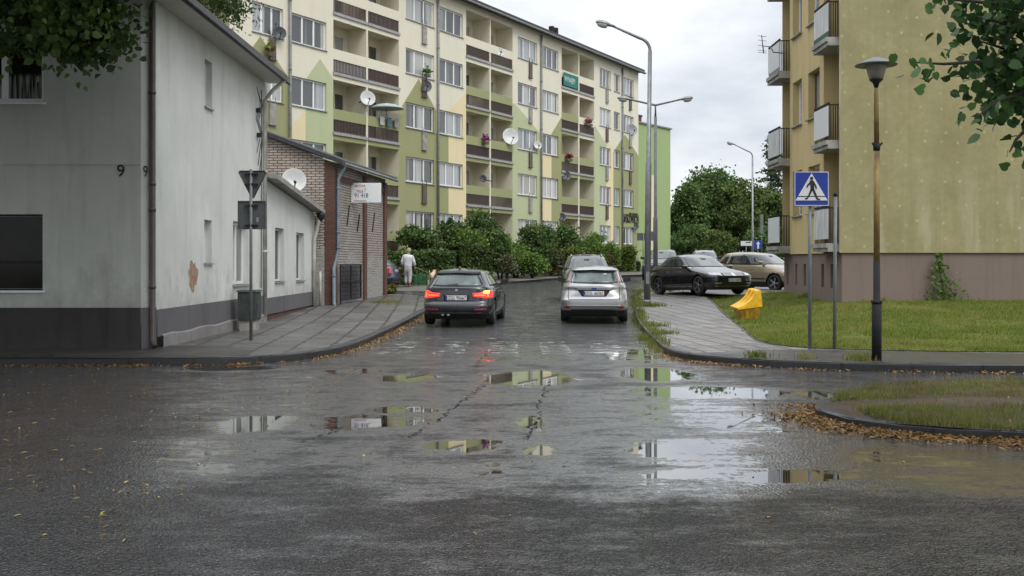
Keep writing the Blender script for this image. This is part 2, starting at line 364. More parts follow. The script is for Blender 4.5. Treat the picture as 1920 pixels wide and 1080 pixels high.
# asphalt
def asphalt():
    t = NT('wet_asphalt'); v = t.coord('Object')
    at = t.node('Attribute', attribute_name='wet'); ad = t.node('Attribute', attribute_name='dirt')
    wet = at.outputs['Fac']; dirt = ad.outputs['Fac']
    edge = t.noise(v, 1.6, 7, .66); edge2 = t.noise(t.coord('Object', (.5, 1.6, 1)), 3.2, 6, .65)
    k = t.math('ADD', wet, t.math('MULTIPLY', t.math('SUBTRACT', edge, .5), 1.25))
    k = t.math('ADD', k, t.math('MULTIPLY', t.math('SUBTRACT', edge2, .5), 1.15)); k = t.math('ADD', k, t.math('MULTIPLY', t.math('SUBTRACT', t.noise(v, 14, 5, .7), .5), 1.0))
    pud = t.math('MULTIPLY', t.math('SUBTRACT', k, .62), 9, clamp=True)
    film = t.math('MULTIPLY', t.math('ADD', k, .02), 1.9, clamp=True)
    agg = t.node('TexVoronoi'); agg.inputs['Scale'].default_value = 46; t.link(v, agg.inputs[0])
    fine = t.noise(v, 75, 4, .72); big = t.noise(v, .7, 6, .6)
    c = t.ramp(fine, [(.36, (.010, .010, .011)), (.50, (.036, .036, .038)), (.60, (.10, .10, .104)), (.70, (.24, .24, .245))])
    c = t.mix(t.ramp(big, [(.4, 0), (.7, .4)]), c, (.026, .025, .025))
    dn = t.math('MULTIPLY', dirt, t.ramp(t.noise(v, 5, 6, .7), [(.38, 0), (.62, 1)]))
    c = t.mix(t.math('MULTIPLY', dn, .75), c, (.085, .046, .024))
    c = t.mix(pud, c, (.012, .012, .011))
    hgt = t.math('ADD', t.math('MULTIPLY', agg.outputs['Distance'], .9), t.math('MULTIPLY', t.noise(v, 42, 2, .5), 1.3))
    hgt = t.math('ADD', hgt, t.math('MULTIPLY', t.noise(v, 12, 4, .6), .7))
    dry = t.math('SUBTRACT', 1.0, pud)
    b = t.node('Bump'); b.inputs['Distance'].default_value = .05
    t.link(t.math('MULTIPLY', t.math('SUBTRACT', 1.0, t.math('MULTIPLY', film, .88)), t.math('MULTIPLY', dry, .95)), b.inputs['Strength'])
    t.link(hgt, b.inputs['Height']); t.link(b.outputs[0], t.b.inputs['Normal'])
    r = t.math('SUBTRACT', .12, t.math('MULTIPLY', film, .05))
    r = t.math('MULTIPLY', r, dry); r = t.math('ADD', r, .015)
    t.b.inputs['Coat IOR'].default_value = 1.5; t.link(t.math('MULTIPLY', film, .85), t.b.inputs['Coat Weight']); t.link(t.math('SUBTRACT', .20, t.math('MULTIPLY', pud, .185)), t.b.inputs['Coat Roughness'])
    cb = t.node('Bump'); cb.inputs['Distance'].default_value = .012; t.link(t.math('MULTIPLY', dry, .35), cb.inputs['Strength']); t.link(hgt, cb.inputs['Height']); t.link(cb.outputs[0], t.b.inputs['Coat Normal'])
    t.set(color=c, rough=r, spec=.5); return t.mat
m_asph = asphalt()
xs = np.concatenate([np.linspace(-60, -13, 12)[:-1], np.arange(-13, 13, .13), np.linspace(13, 60, 12)])
ys = np.concatenate([np.linspace(-12, 4, 6)[:-1], np.arange(4, 12, .10), np.arange(12, 31, .14), np.linspace(31, 96, 60)])
GX, GY = np.meshgrid(xs, ys); nx, ny = len(xs), len(ys)
PUD = [(990, 709, 76, 12, .95), (1230, 702, 62, 11, .9), (660, 696, 52, 5, .7), (770, 709, 66, 6, .7), (700, 791, 130, 15, .5), (485, 795, 66, 16, .75), (865, 836, 66, 11, .7),
       (1010, 845, 28, 8, .8), (1340, 736, 140, 10, .85), (1340, 778, 140, 36, .44), (1320, 855, 160, 28, .42), (1290, 910, 170, 18, .40), (1100, 800, 200, 40, .2), (900, 890, 240, 26, .2), (1222, 845, 46, 10, .9), (1300, 832, 160, 10, .55), (1400, 891, 230, 14, .68), (1250, 925, 190, 12, .35),
       (370, 858, 120, 44, .36), (1760, 880, 210, 44, .36), (745, 769, 64, 6, .7), (420, 691, 100, 5, .8), (1420, 738, 44, 8, .6), (1000, 792, 22, 14, .7), (1545, 742, 40, 8, .8),
       (1000, 665, 160, 14, .3), (1180, 665, 70, 14, .45), (550, 720, 330, 22, .16), (800, 930, 60, 8, .4), (640, 855, 60, 14, .35), (120, 830, 160, 14, .35), (560, 760, 200, 20, .22), (1100, 745, 120, 12, .2), (860, 745, 110, 16, .2), (920, 880, 30, 12, .5), (1850, 715, 100, 8, .4)]
wet = np.full(GX.shape, .02); dirt = np.zeros(GX.shape)
for px, py, rx, ry, amp in PUD:
    D = CAMZ * F / (py - HY); X0 = (px - HX) * D / F; ax = rx * D / F; D1 = CAMZ * F / (py - ry - HY); D2 = CAMZ * F / (py + ry - HY); ay = max((D1 - D2) / 2, .16)
    d = np.sqrt(((GX - X0) / ax) ** 2 + ((GY - D) / ay) ** 2)
    wet = np.maximum(wet, amp * 1.05 * sstep((1.75 - d) / 1.3) + .02)
wet += .24 * sstep((GX + 5.5) / 3) * sstep((5.5 - GX) / 3) * sstep((GY - 6.6) / 2.5) * (1 - .55 * sstep((GY - 19) / 4))
dirt = sstep((-2.2 - GX) / 3) * sstep((GY - 6) / 3) * sstep((15.5 - GY) / 2) * .9
dirt = np.maximum(dirt, .5 * sstep((GX - 2.2) / 1.2) * sstep((GY - 6) / 2) * sstep((12 - GY) / 2))
def roadz(X, Y): return g(Y)
V = np.stack([GX.ravel(), GY.ravel(), g(GY).ravel()], 1)
Fq = [(j * nx + i, j * nx + i + 1, (j + 1) * nx + i + 1, (j + 1) * nx + i) for j in range(ny - 1) for i in range(nx - 1)]
me = bpy.data.meshes.new('road'); me.from_pydata(V.tolist(), [], Fq)
for nm, arr in (('wet', wet), ('dirt', dirt)):
    a = me.attributes.new(nm, 'FLOAT', 'POINT'); a.data.foreach_set('value', arr.ravel().astype(np.float32))
me.materials.append(m_asph); box_uv(me); road = bpy.data.objects.new('road', me); COL.objects.link(road); road['kind'] = 'structure'

m_ground = M('damp_soil_and_grass', (.05, .055, .025), .95, .4, .8, .5)
gys = [-400, -12, 0, 24, 27, 30, 50, 70, 89.9, 96, 200, 900]; gxs = [-900, -200, -60, 0, 60, 200, 900]
b = MB()
for j in range(len(gys) - 1):
    for i in range(len(gxs) - 1):
        b.face([(x, y, float(g(y)) - .05) for x, y in ((gxs[i], gys[j]), (gxs[i + 1], gys[j]), (gxs[i + 1], gys[j + 1]), (gxs[i], gys[j + 1]))])
o = b.build('ground', m_ground); o['kind'] = 'structure'

def slabmat(name, c1, c2, mortar, bw, bh, ms, rot=0, wetness=.5, off=.5):
    t = NT(name); tcx = t.node('TexCoord'); mp = t.node('Mapping'); mp.inputs['Rotation'].default_value = (0, 0, rot); t.link(tcx.outputs['Object'], mp.inputs[0]); v0 = mp.outputs[0]
    wob = t.node('TexNoise'); wob.inputs['Scale'].default_value = 1.3; t.link(v0, wob.inputs[0])
    va = t.node('VectorMath', operation='MULTIPLY_ADD'); t.link(wob.outputs['Color'], va.inputs[0]); va.inputs[1].default_value = (.10, .10, 0); t.link(v0, va.inputs[2]); v = va.outputs[0]
    b = t.node('TexBrick'); b.offset = off; t.link(v, b.inputs[0]); b.inputs['Scale'].default_value = 1; b.inputs['Brick Width'].default_value = bw; b.inputs['Row Height'].default_value = bh; b.inputs['Mortar Size'].default_value = ms
    b.inputs['Mortar Smooth'].default_value = .2; b.inputs['Color1'].default_value = (*c1, 1); b.inputs['Color2'].default_value = (*c2, 1); b.inputs['Mortar'].default_value = (*mortar, 1)
    n = t.noise(v0, .9, 6, .65); n2 = t.noise(v0, 22, 5, .65); n3 = t.noise(v0, 3.5, 5, .6)
    c = t.mix(t.ramp(n2, [(.3, 0), (.7, .45)]), b.outputs[0], [k * .45 for k in c1])
    c = t.mix(t.ramp(n3, [(.52, 0), (.72, .55)]), c, (.045, .038, .028))
    h = t.math('ADD', t.math('SUBTRACT', 1.0, b.outputs['Fac']), t.math('MULTIPLY', n2, .35))
    t.bump(h, .55, .015)
    t.set(color=c, rough=t.ramp(n, [(.35, .55 - .35 * wetness), (.65, .62)]), spec=.5); return t.mat
m_slabL = slabmat('wet_old_paving_slabs', (.155, .148, .138), (.085, .08, .074), (.012, .013, .008), 1.15, .62, .032, R(86), .8)
m_slabR = slabmat('wet_square_paving_slabs', (.25, .23, .21), (.15, .138, .128), (.022, .022, .016), .52, .42, .030, R(83), .5, .0)
m_pavefront = slabmat('damp_front_paving', (.055, .050, .046), (.045, .041, .038), (.03, .028, .024), .7, .7, .008, 0, .8)
m_kerb = slabmat('wet_dark_kerbstone', (.030, .031, .033), (.022, .023, .025), (.012, .012, .012), 1.0, 9, .02, 0, .9)
m_track = M('gravelly_path', (.13, .115, .095), .85, .3, 3, .5)

poly = LKs + [(40, 120), (-60, 120)]
sheet('pavement', poly, pave_h, m_slabL, 1.5, .9)
# right pavement: between kerb and lawn edge, and the paved lot behind the lawn
poly = RKs[:] + [(40, 110), (60, 110), (60, 39.0)] + ELs
sheet('pavement', poly, pave_h, m_slabR, 1.2, .8)
poly = ELs + [(60, 39.0)]
m_lawn = None
def lawnmat():
    t = NT('mown_grass'); v = t.coord('Object'); n = t.noise(v, .8, 6, .65); n2 = t.noise(v, 26, 4, .7)
    c = t.ramp(n, [(.32, (.07, .11, .018)), (.5, (.12, .145, .028)), (.68, (.22, .19, .07))])
    c = t.mix(t.ramp(n2, [(.35, 0), (.7, .6)]), c, (.045, .06, .014)); t.set(color=c, rough=.9, spec=.2); t.bump(n2, .8, .04); return t.mat
m_lawn = lawnmat()
sheet('lawn', poly, lawn_h, m_lawn, .6, .6)
def grassmat():
    t = NT('mown_grass_blades'); gm = t.node('NewGeometry'); v = t.coord('Object'); n1 = t.noise(v, .55, 5, .65); n2 = t.noise(v, 2.4, 4, .65)
    c = t.ramp(gm.outputs['Random Per Island'], [(0, (.085, .135, .016)), (.4, (.16, .225, .03)), (.75, (.23, .27, .05)), (1, (.32, .30, .09))])
    c = t.mix(t.ramp(n1, [(.48, 0), (.68, .75)]), c, (.34, .29, .10)); c = t.mix(t.ramp(n2, [(.5, 0), (.7, .55)]), c, (.055, .085, .016))
    t.set(color=c, rough=.65, spec=.25); tr = t.node('BsdfTranslucent'); t.link(c, tr.inputs[0]); ms = t.node('MixShader'); ms.inputs[0].default_value = .45
    t.link(t.b.outputs[0], ms.inputs[1]); t.link(tr.outputs[0], ms.inputs[2]); t.link(ms.outputs[0], t.out.inputs[0]); return t.mat
m_lawnblade = grassmat()

def kerb(name, line, side, mat, w=.15, drop=.14, zf=None, up=.006, z0=None):
    b = MB(); n = len(line); L = []
    for k in range(n):
        a = Vector(line[max(0, k - 1)]); c = Vector(line[min(n - 1, k + 1)]); d = (c - a).normalized(); nn = Vector((-d.y, d.x)) * side
        p = Vector(line[k]); q = p + nn * w; r = p - nn * .012
        zt = float(zf(*p)) + up + random.uniform(-.006, .006)
        L.append(((r.x, r.y, zt - drop), (r.x, r.y, zt - .02), (p.x + nn.x * .02, p.y + nn.y * .02, zt), (q.x, q.y, zt), (q.x, q.y, zt - drop)))
    for a, c in zip(L, L[1:]):
        for i in range(4): b.face((a[i], c[i], c[i + 1], a[i + 1]))
    o = b.build(name, mat); o['kind'] = 'structure'; return o
kerb('kerb', LKs[:-1], 1, m_kerb, zf=pave_h)
kerb('kerb', RKs[:-1], -1, m_kerb, zf=pave_h)
kerb('lawn_edging', ELs, -1, m_kerb, w=.06, drop=.10, zf=pave_h, up=.012)
# darker front strip of pavement along the cross street, left
sheet('footpath', [(-60, 16.95), (-9, 17.0), (-4.9, 17.05), (-4.3, 17.4), (-4.4, 18.2), (-5.2, 19.2), (-6.6, 19.4), (-60, 19.4)], lambda x, y: pave_h(x, y) + .005, m_pavefront, 4, 1)
sheet('footpath', [(60, 15.5), (7.5, 15.82), (5.1, 16.18), (4.1, 16.72), (3.4, 17.3), (3.1, 17.8), (4.9, 18.5), (8.4, 17.65), (60, 17.0)], lambda x, y: pave_h(x, y) + .004, m_pavefront, 4, 1)
# far pavement soil path and a driveway of asphalt by the parked blue car
sheet('driveway', [(-2.4, 38.6), (-2.1, 42.6), (-9, 46), (-9, 42.0), (-4.4, 41.4)], lambda x, y: pave_h(x, y) + .006, m_asph, 2, 1)
sheet('path', [(-2.1, 43), (-1.5, 47), (-.35, 53.3), (2.8, 59.7), (7.5, 64.7), (14, 69.6), (14, 73.5), (6.5, 69.5), (1.2, 63.5), (-3.2, 55.5), (-4.5, 47.5), (-5, 44)], lambda x, y: pave_h(x, y) + .007, m_track, 2, 1)
sheet('flower_bed', [(-14, 45.9), (-8, 49.6), (-3.9, 52.6), (-3.4, 55.6), (1.0, 63.7), (6.3, 69.8), (10.5, 72.5), (9.5, 80), (-2, 60), (-12, 46)], lambda x, y: pave_h(x, y) + .012, m_ground, 3, 2)

# tar seams and old crossing paint on the road
def strip(name, pts, w, mat, zo, jit=.02):
    b = MB(); pts = smooth_poly(pts, 3); pts = [tuple(Vector(a).lerp(Vector(c), f)) for a, c in zip(pts, pts[1:]) for f in (0, .2, .4, .6, .8)]; pp = []
    for k, p in enumerate(pts):
        a = Vector(pts[max(0, k - 1)]); c = Vector(pts[min(len(pts) - 1, k + 1)]); d = (c - a).normalized(); n = Vector((-d.y, d.x))
        q = Vector(p) + n * random.uniform(-jit, jit); ww = w * random.uniform(.6, 1.3) / 2
        pp.append(((q.x - n.x * ww, q.y - n.y * ww, float(g(q.y)) + zo), (q.x + n.x * ww, q.y + n.y * ww, float(g(q.y)) + zo)))
    for a, c in zip(pp, pp[1:]): b.face((a[0], c[0], c[1], a[1]))
    o = b.build(name, mat); o['kind'] = 'structure'; return o
def seammat():
    t = NT('broken_tar_seam'); v = t.coord('Object'); f = t.math('MULTIPLY', t.math('SUBTRACT', t.noise(v, 4.5, 6, .7), .44), 12, clamp=True); t.set(color=(.012, .012, .012), rough=.7, spec=.1)
    tr = t.node('BsdfTransparent'); ms = t.node('MixShader'); t.link(f, ms.inputs[0]); t.link(tr.outputs[0], ms.inputs[1]); t.link(t.b.outputs[0], ms.inputs[2]); t.link(ms.outputs[0], t.out.inputs[0]); return t.mat
m_seam = seammat()
def gp(x, y):
    D = CAMZ * F / (y - HY); return ((x - HX) * D / F, D)
for pts in ([(920, 712), (880, 742), (838, 778), (800, 800), (760, 830)], [(1035, 705), (1020, 745), (1002, 792), (985, 825)], [(1000, 612), (950, 640), (905, 668), (890, 690)],
            [(560, 830), (620, 812), (640, 800)], [(600, 645), (720, 655), (860, 664), (980, 672)], [(700, 770), (740, 764), (800, 768)], [(640, 690), (760, 700), (900, 704), (1060, 702)]):
    strip('road_seam', [gp(*p) for p in pts], .020, m_seam, .004, .05)
def wornpaint():
    t = NT('worn_road_paint'); v = t.coord('Object'); n = t.noise(v, 3.2, 8, .72); n2 = t.noise(v, 45, 3, .6)
    f = t.math('MULTIPLY', t.math('SUBTRACT', t.math('ADD', n, t.math('MULTIPLY', n2, .25)), .635), 6, clamp=True)
    t.set(color=t.ramp(n2, [(.3, (.42, .42, .40)), (.7, (.62, .62, .60))]), rough=.3)
    tr = t.node('BsdfTransparent'); ms = t.node('MixShader'); t.link(f, ms.inputs[0]); t.link(tr.outputs[0], ms.inputs[1]); t.link(t.b.outputs[0], ms.inputs[2]); t.link(ms.outputs[0], t.out.inputs[0]); return t.mat
m_worn = wornpaint()
for k, x in enumerate(np.arange(-2.4, 2.7, .98)):
    b = MB(); b.face([(x + dx, y, float(g(y)) + .005) for dx, y in ((0, 18.9), (.55, 18.9), (.55, 20.4), (0, 20.4))]); b.face([(x + dx, y, float(g(y)) + .005) for dx, y in ((0, 20.4), (.55, 20.4), (.55, 21.9), (0, 21.9))])
    o = b.build('crossing_stripe', m_worn); o['kind'] = 'structure'
b = MB(); b.face([(x, y, float(g(y)) + .005) for x, y in ((-2.5, 22.6), (-1.3, 22.6), (-1.3, 22.9), (-2.5, 22.9))]); b.face([(x, y, float(g(y)) + .005) for x, y in ((-.7, 22.6), (.3, 22.6), (.3, 22.9), (-.7, 22.9))])
o = b.build('stop_line', m_worn); o['kind'] = 'structure'

# traffic island on the right
isl = [(60, 9.0), (7, 9.35), (4.65, 9.7), (3.76, 10.1), (3.36, 10.55), (3.2, 11.2), (3.36, 11.8), (3.8, 12.35), (4.6, 13.2), (7, 13.9), (60, 14.1)]
isl = smooth_poly(isl)
def ilz(x, y): return .085
m_islsoil = M('brown_island_soil', (.075, .052, .03), .95, .45, 2.2, .6, 40)
sheet('traffic_island', isl, lambda x, y: .085 + .05 * float(sstep((x - 3.5) / 1.0)) * float(sstep((y - 9.7) / .8)), m_islsoil, 1, 1)
kerb('island_kerb', isl, -1, m_kerb, w=.13, zf=ilz, up=.008)

# ---------------------------------------------------------------- scattered small leaves and grass
def card_mesh(name, pts, size, mat, shape='leaf', up=None, parent=None, world=True, aspect=1.0, flat=False, droop=0):
    n = len(pts); pts = np.asarray(pts, float)
    if parent is not None and world: pts = pts - np.array(world_mat(parent).translation)[None]
    if shape == 'quad': tpl = np.array([(-.5, -.5, 0), (.5, -.5, .12), (.5, .5, 0), (-.5, .5, .12)])
    elif shape == 'leaf': tpl = np.array([(0, -.5, 0), (.34, -.22, .08), (.30, .18, .05), (0, .55, -.06), (-.30, .18, .05), (-.34, -.22, .08)])
    elif shape == 'lime': tpl = np.array([(0, -.42, 0), (.22, -.48, .05), (.42, -.20, .09), (.38, .15, .07), (.16, .42, 0), (0, .62, -.08), (-.16, .42, 0), (-.38, .15, .07), (-.42, -.20, .09), (-.22, -.48, .05)])
    elif shape == 'maple': tpl = np.array([(0, -.5, 0), (.18, -.28, .04), (.5, -.34, .1), (.34, -.05, .04), (.52, .2, .1), (.22, .2, .02), (0, .6, -.06), (-.22, .2, .02), (-.52, .2, .1), (-.34, -.05, .04), (-.5, -.34, .1), (-.18, -.28, .04)])
    elif shape == 'blade': tpl = np.array([(-.5, 0, 0), (.5, 0, 0), (0, 1, 0)])
    tpl = tpl * np.array([aspect, 1, 1]); k = len(tpl)
    s = np.broadcast_to(np.asarray(size, float), (n,))
    if shape == 'blade':
        a = rng.uniform(0, 2 * np.pi, n); x = np.stack([np.cos(a), np.sin(a), np.zeros(n)], 1)
        y = np.stack([rng.normal(0, .35, n), rng.normal(0, .35, n), np.ones(n)], 1); z = np.cross(x, y)
        vv = pts[:, None] + x[:, None] * (tpl[None, :, 0:1] * (.022 if up is None else up)) + y[:, None] * (tpl[None, :, 1:2] * s[:, None, None])
    else:
        if flat == 'heap': nz = np.stack([rng.normal(0, .55, n), rng.normal(0, .55, n), np.ones(n)], 1)
        elif flat: nz = np.stack([rng.normal(0, .14, n), rng.normal(0, .14, n), np.ones(n)], 1)
        else: nz = rng.normal(0, 1, (n, 3)); nz[:, 2] += .35
        nz /= np.linalg.norm(nz, axis=1)[:, None]; r = rng.normal(0, 1, (n, 3)); r[:, 2] -= droop
        y = r - nz * (r * nz).sum(1)[:, None]; y /= np.linalg.norm(y, axis=1)[:, None]; x = np.cross(y, nz)
        vv = pts[:, None] + s[:, None, None] * (x[:, None] * tpl[None, :, 0:1] + y[:, None] * tpl[None, :, 1:2] + nz[:, None] * tpl[None, :, 2:3])
    me = bpy.data.meshes.new(name); me.vertices.add(n * k); me.vertices.foreach_set('co', vv.astype(np.float32).ravel())
    me.loops.add(n * k); me.loops.foreach_set('vertex_index', np.arange(n * k, dtype=np.int32))
    me.polygons.add(n); me.polygons.foreach_set('loop_start', (np.arange(n) * k).astype(np.int32)); me.polygons.foreach_set('loop_total', np.full(n, k, np.int32))
    me.materials.append(mat); me.update(calc_edges=True); me.validate()
    o = bpy.data.objects.new(name, me); COL.objects.link(o); o.parent = parent; return o
m_grassblade = leafmat('grass_blades', [(.12, .22, .022), (.19, .30, .035), (.26, .33, .06), (.42, .36, .13), (.08, .15, .018), (.20, .31, .04)], .6, .5)
m_islgrass = leafmat('dry_island_grass', [(.10, .15, .025), (.16, .19, .04), (.26, .23, .08), (.32, .26, .11), (.13, .17, .03)], .6, .4)
m_weed = leafmat('weed_blades', [(.09, .15, .022), (.14, .20, .035), (.20, .23, .055), (.26, .21, .08)], .6, .5)
m_dryleaf = leafmat('fallen_lime_bracts', [(.34, .20, .06), (.22, .11, .04), (.44, .31, .11), (.13, .065, .03), (.26, .14, .05)], .55, .15)
m_yleaf = leafmat('fallen_yellow_leaves', [(.48, .41, .10), (.24, .17, .05), (.56, .47, .16), (.24, .12, .045), (.14, .075, .035), (.20, .11, .04)], .5, .15)
def in_poly(poly, x, y):
    c = np.zeros(x.shape, bool); n = len(poly); j = n - 1
    for i in range(n):
        xi, yi = poly[i]; xj, yj = poly[j]
        c ^= ((yi > y) != (yj > y)) & (x < (xj - xi) * (y - yi) / (yj - yi + 1e-12) + xi); j = i
    return c
lp = ELs + [(60, 39)]
n = 190000; X = rng.uniform(4.6, 16, n); Y = 17.2 + 21.5 * rng.uniform(0, 1, n) ** 1.6
k = in_poly(lp, X + rng.normal(0, .05, n), Y + rng.normal(0, .06, n)) & ~(((X - 6.72) / .42) ** 2 + ((Y - 20.6) / .55) ** 2 < rng.uniform(.5, 1.3, n)) & ~((X > 8.75) & (Y > 28.6)); X, Y = X[k], Y[k]
o = card_mesh('grass', np.stack([X, Y, lawn_h(X, Y) - .005], 1), rng.uniform(.02, .09, len(X)) * (.55 + .6 * (np.sin(X * 1.7 + np.sin(Y * 1.3)) * np.sin(Y * 2.1 + X) > -.1)), m_lawnblade, 'blade', .016); o['kind'] = 'stuff'; o['label'] = 'mown damp lawn grass in front of the yellow apartment block'
n = 90000; X = rng.uniform(3.3, 9, n); Y = rng.uniform(9.2, 14.3, n)
k = in_poly(isl, X, Y) & ((Y > 11.8) | (Y < 11.15) | (rng.uniform(0, 1, n) < .03)) & (rng.uniform(0, 1, n) < .25 + .75 * (np.sin(X * 5) * np.cos(Y * 7 + X) > -.2)) & (X > 3.55); X, Y = X[k], Y[k]
o = card_mesh('grass', np.stack([X, Y, np.full(len(X), .09)], 1), rng.uniform(.05, .15, len(X)) * (.5 + .5 * rng.uniform(0, 1, len(X))), m_islgrass, 'blade', .012); o['kind'] = 'stuff'; o['label'] = 'thin grass growing on the traffic island'
# weeds along the right kerb
pts = []
for a, c in zip(RKs, RKs[1:]):
    if 18.5 < a[1] < 44:
        L = (Vector(c) - Vector(a)).length; nn = Vector((-(c[1] - a[1]), c[0] - a[0])).normalized()
        for _ in range(int(L * 300)):
            t = random.random(); w = math.sin(a[1] * 2.3) + math.sin(a[1] * .9 + 1)
            if random.random() > .45 + .25 * w: continue
            off = random.gauss(.03, .10) - (.10 if a[1] > 23 else 0); q = Vector(a).lerp(Vector(c), t) + nn * off
            pts.append((q.x, q.y, float(g(q.y)) + (.10 if off < -.01 else 0)))
pts = np.array(pts)
o = card_mesh('weeds', pts, rng.uniform(.04, .16, len(pts)), m_weed, 'blade', .022); o['kind'] = 'stuff'; o['label'] = 'green weeds growing along the right kerb'
pts = []
for cx, cy, r, nn in ((4.31, 33.6, .5, 500), (5.9, 43, 1.4, 900), (5.4, 16.5, .28, 260), (3.9, 17.0, .2, 120), (4.6, 16.75, .15, 60), (-4.2, 35.5, .7, 200), (10, 28.75, .12, 40), (8.8, 32, .3, 200), (3.2, 22.5, .3, 160), (3.4, 25.2, .3, 160)):
    for _ in range(nn): x, y = random.gauss(cx, r * .5), random.gauss(cy, r * .5); pts.append((x, y, float(lawn_h(x, y) if x > 8.5 else pave_h(x, y)) + .005))
pts = np.array(pts); o = card_mesh('weeds', pts, rng.uniform(.04, .16, len(pts)), m_weed, 'blade', .022); o['kind'] = 'stuff'; o['label'] = 'tufts of weeds in the paving gaps'
# fallen bracts in the gutters
pts = []
def gutter(line, x0, x1, dens, spread, side, y1=99):
    for a, c in zip(line, line[1:]):
        if not (x0 <= a[0] <= x1 and a[1] < y1): continue
        L = (Vector(c) - Vector(a)).length; d = (Vector(c) - Vector(a)).normalized(); nn = Vector((-d.y, d.x)) * side
        for _ in range(int(L * dens)):
            q = Vector(a).lerp(Vector(c), random.random())
            w = .5 + .5 * math.sin(q.x * 2.1 + q.y) * math.sin(q.x * .7 + 2) * math.cos(q.x * 5.3 + q.y * 3)
            if random.random() > .06 + 1.6 * max(0, w - .38): continue
            q += nn * abs(random.gauss(.05, spread)); pts.append((q.x, q.y, float(g(q.y)) + .004 + abs(random.gauss(0, .012))))
gutter(LKs, -13, -2.5, 420, .12, -1, 31); gutter(RKs, 2.5, 12, 260, .12, 1, 19)
gutter(isl, 3.1, 9, 1000, .14, 1, 11.4); gutter(isl, 3.1, 4.8, 1400, .22, 1, 11.9)
pts = np.array(pts); o = card_mesh('fallen_leaves', pts, rng.uniform(.03, .08, len(pts)), m_dryleaf, 'leaf', flat='heap', aspect=.38); o['kind'] = 'stuff'; o['label'] = 'orange brown fallen bracts lying in the gutters'
pts = []
for _ in range(800):
    x = -2.2 - abs(random.gauss(0, 3.0)); y = random.uniform(6.2, 16.6); pts.append((x, y, .006))
for _ in range(70): pts.append((random.uniform(-3, 5), random.uniform(6, 16), .006))
for _ in range(500): x, y = random.uniform(3.4, 8.5), random.uniform(9.5, 14.0); pts.append((x, y, .14))
pts = np.array(pts); pts = pts[(pts[:, 2] < .1) | in_poly(isl, pts[:, 0], pts[:, 1])]
o = card_mesh('fallen_leaves', pts, rng.uniform(.022, .068, len(pts)), m_yleaf, 'leaf', flat=True, aspect=.42); o['kind'] = 'stuff'; o['label'] = 'yellow leaves scattered over the wet asphalt'
# ---------------------------------------------------------------- wall builder
def split_poly(poly, n, c):          # keep sides n.p<=c and n.p>c
    a, b = [], []
    m = len(poly)
    for i in range(m):
        p, q = poly[i], poly[(i + 1) % m]; dp = n[0] * p[0] + n[1] * p[1] - c; dq = n[0] * q[0] + n[1] * q[1] - c
        if abs(dp) < 1e-9: a.append(p); b.append(p)
        elif dp < 0: a.append(p)
        else: b.append(p)
        if (dp < -1e-9 and dq > 1e-9) or (dp > 1e-9 and dq < -1e-9):
            t = dp / (dp - dq); r = (p[0] + (q[0] - p[0]) * t, p[1] + (q[1] - p[1]) * t); a.append(r); b.append(r)
        
    area = lambda P_: abs(sum(P_[i][0] * P_[(i + 1) % len(P_)][1] - P_[(i + 1) % len(P_)][0] * P_[i][1] for i in range(len(P_)))) / 2 if len(P_) > 2 else 0
    return (a if area(a) > 1e-7 else None), (b if area(b) > 1e-7 else None)
def paint_polys(polys, region, m):   # region: convex polygon, counter-clockwise
    out = []
    for poly, pm in polys:
        cur = poly
        for i in range(len(region)):
            p, q = region[i], region[(i + 1) % len(region)]
            n = (q[1] - p[1], -(q[0] - p[0])); c = n[0] * p[0] + n[1] * p[1]
            inside, outside = split_poly(cur, n, c)
            if outside: out.append((outside, pm))
            cur = inside
            if cur is None: break
        if cur: out.append((cur, m))
    return out
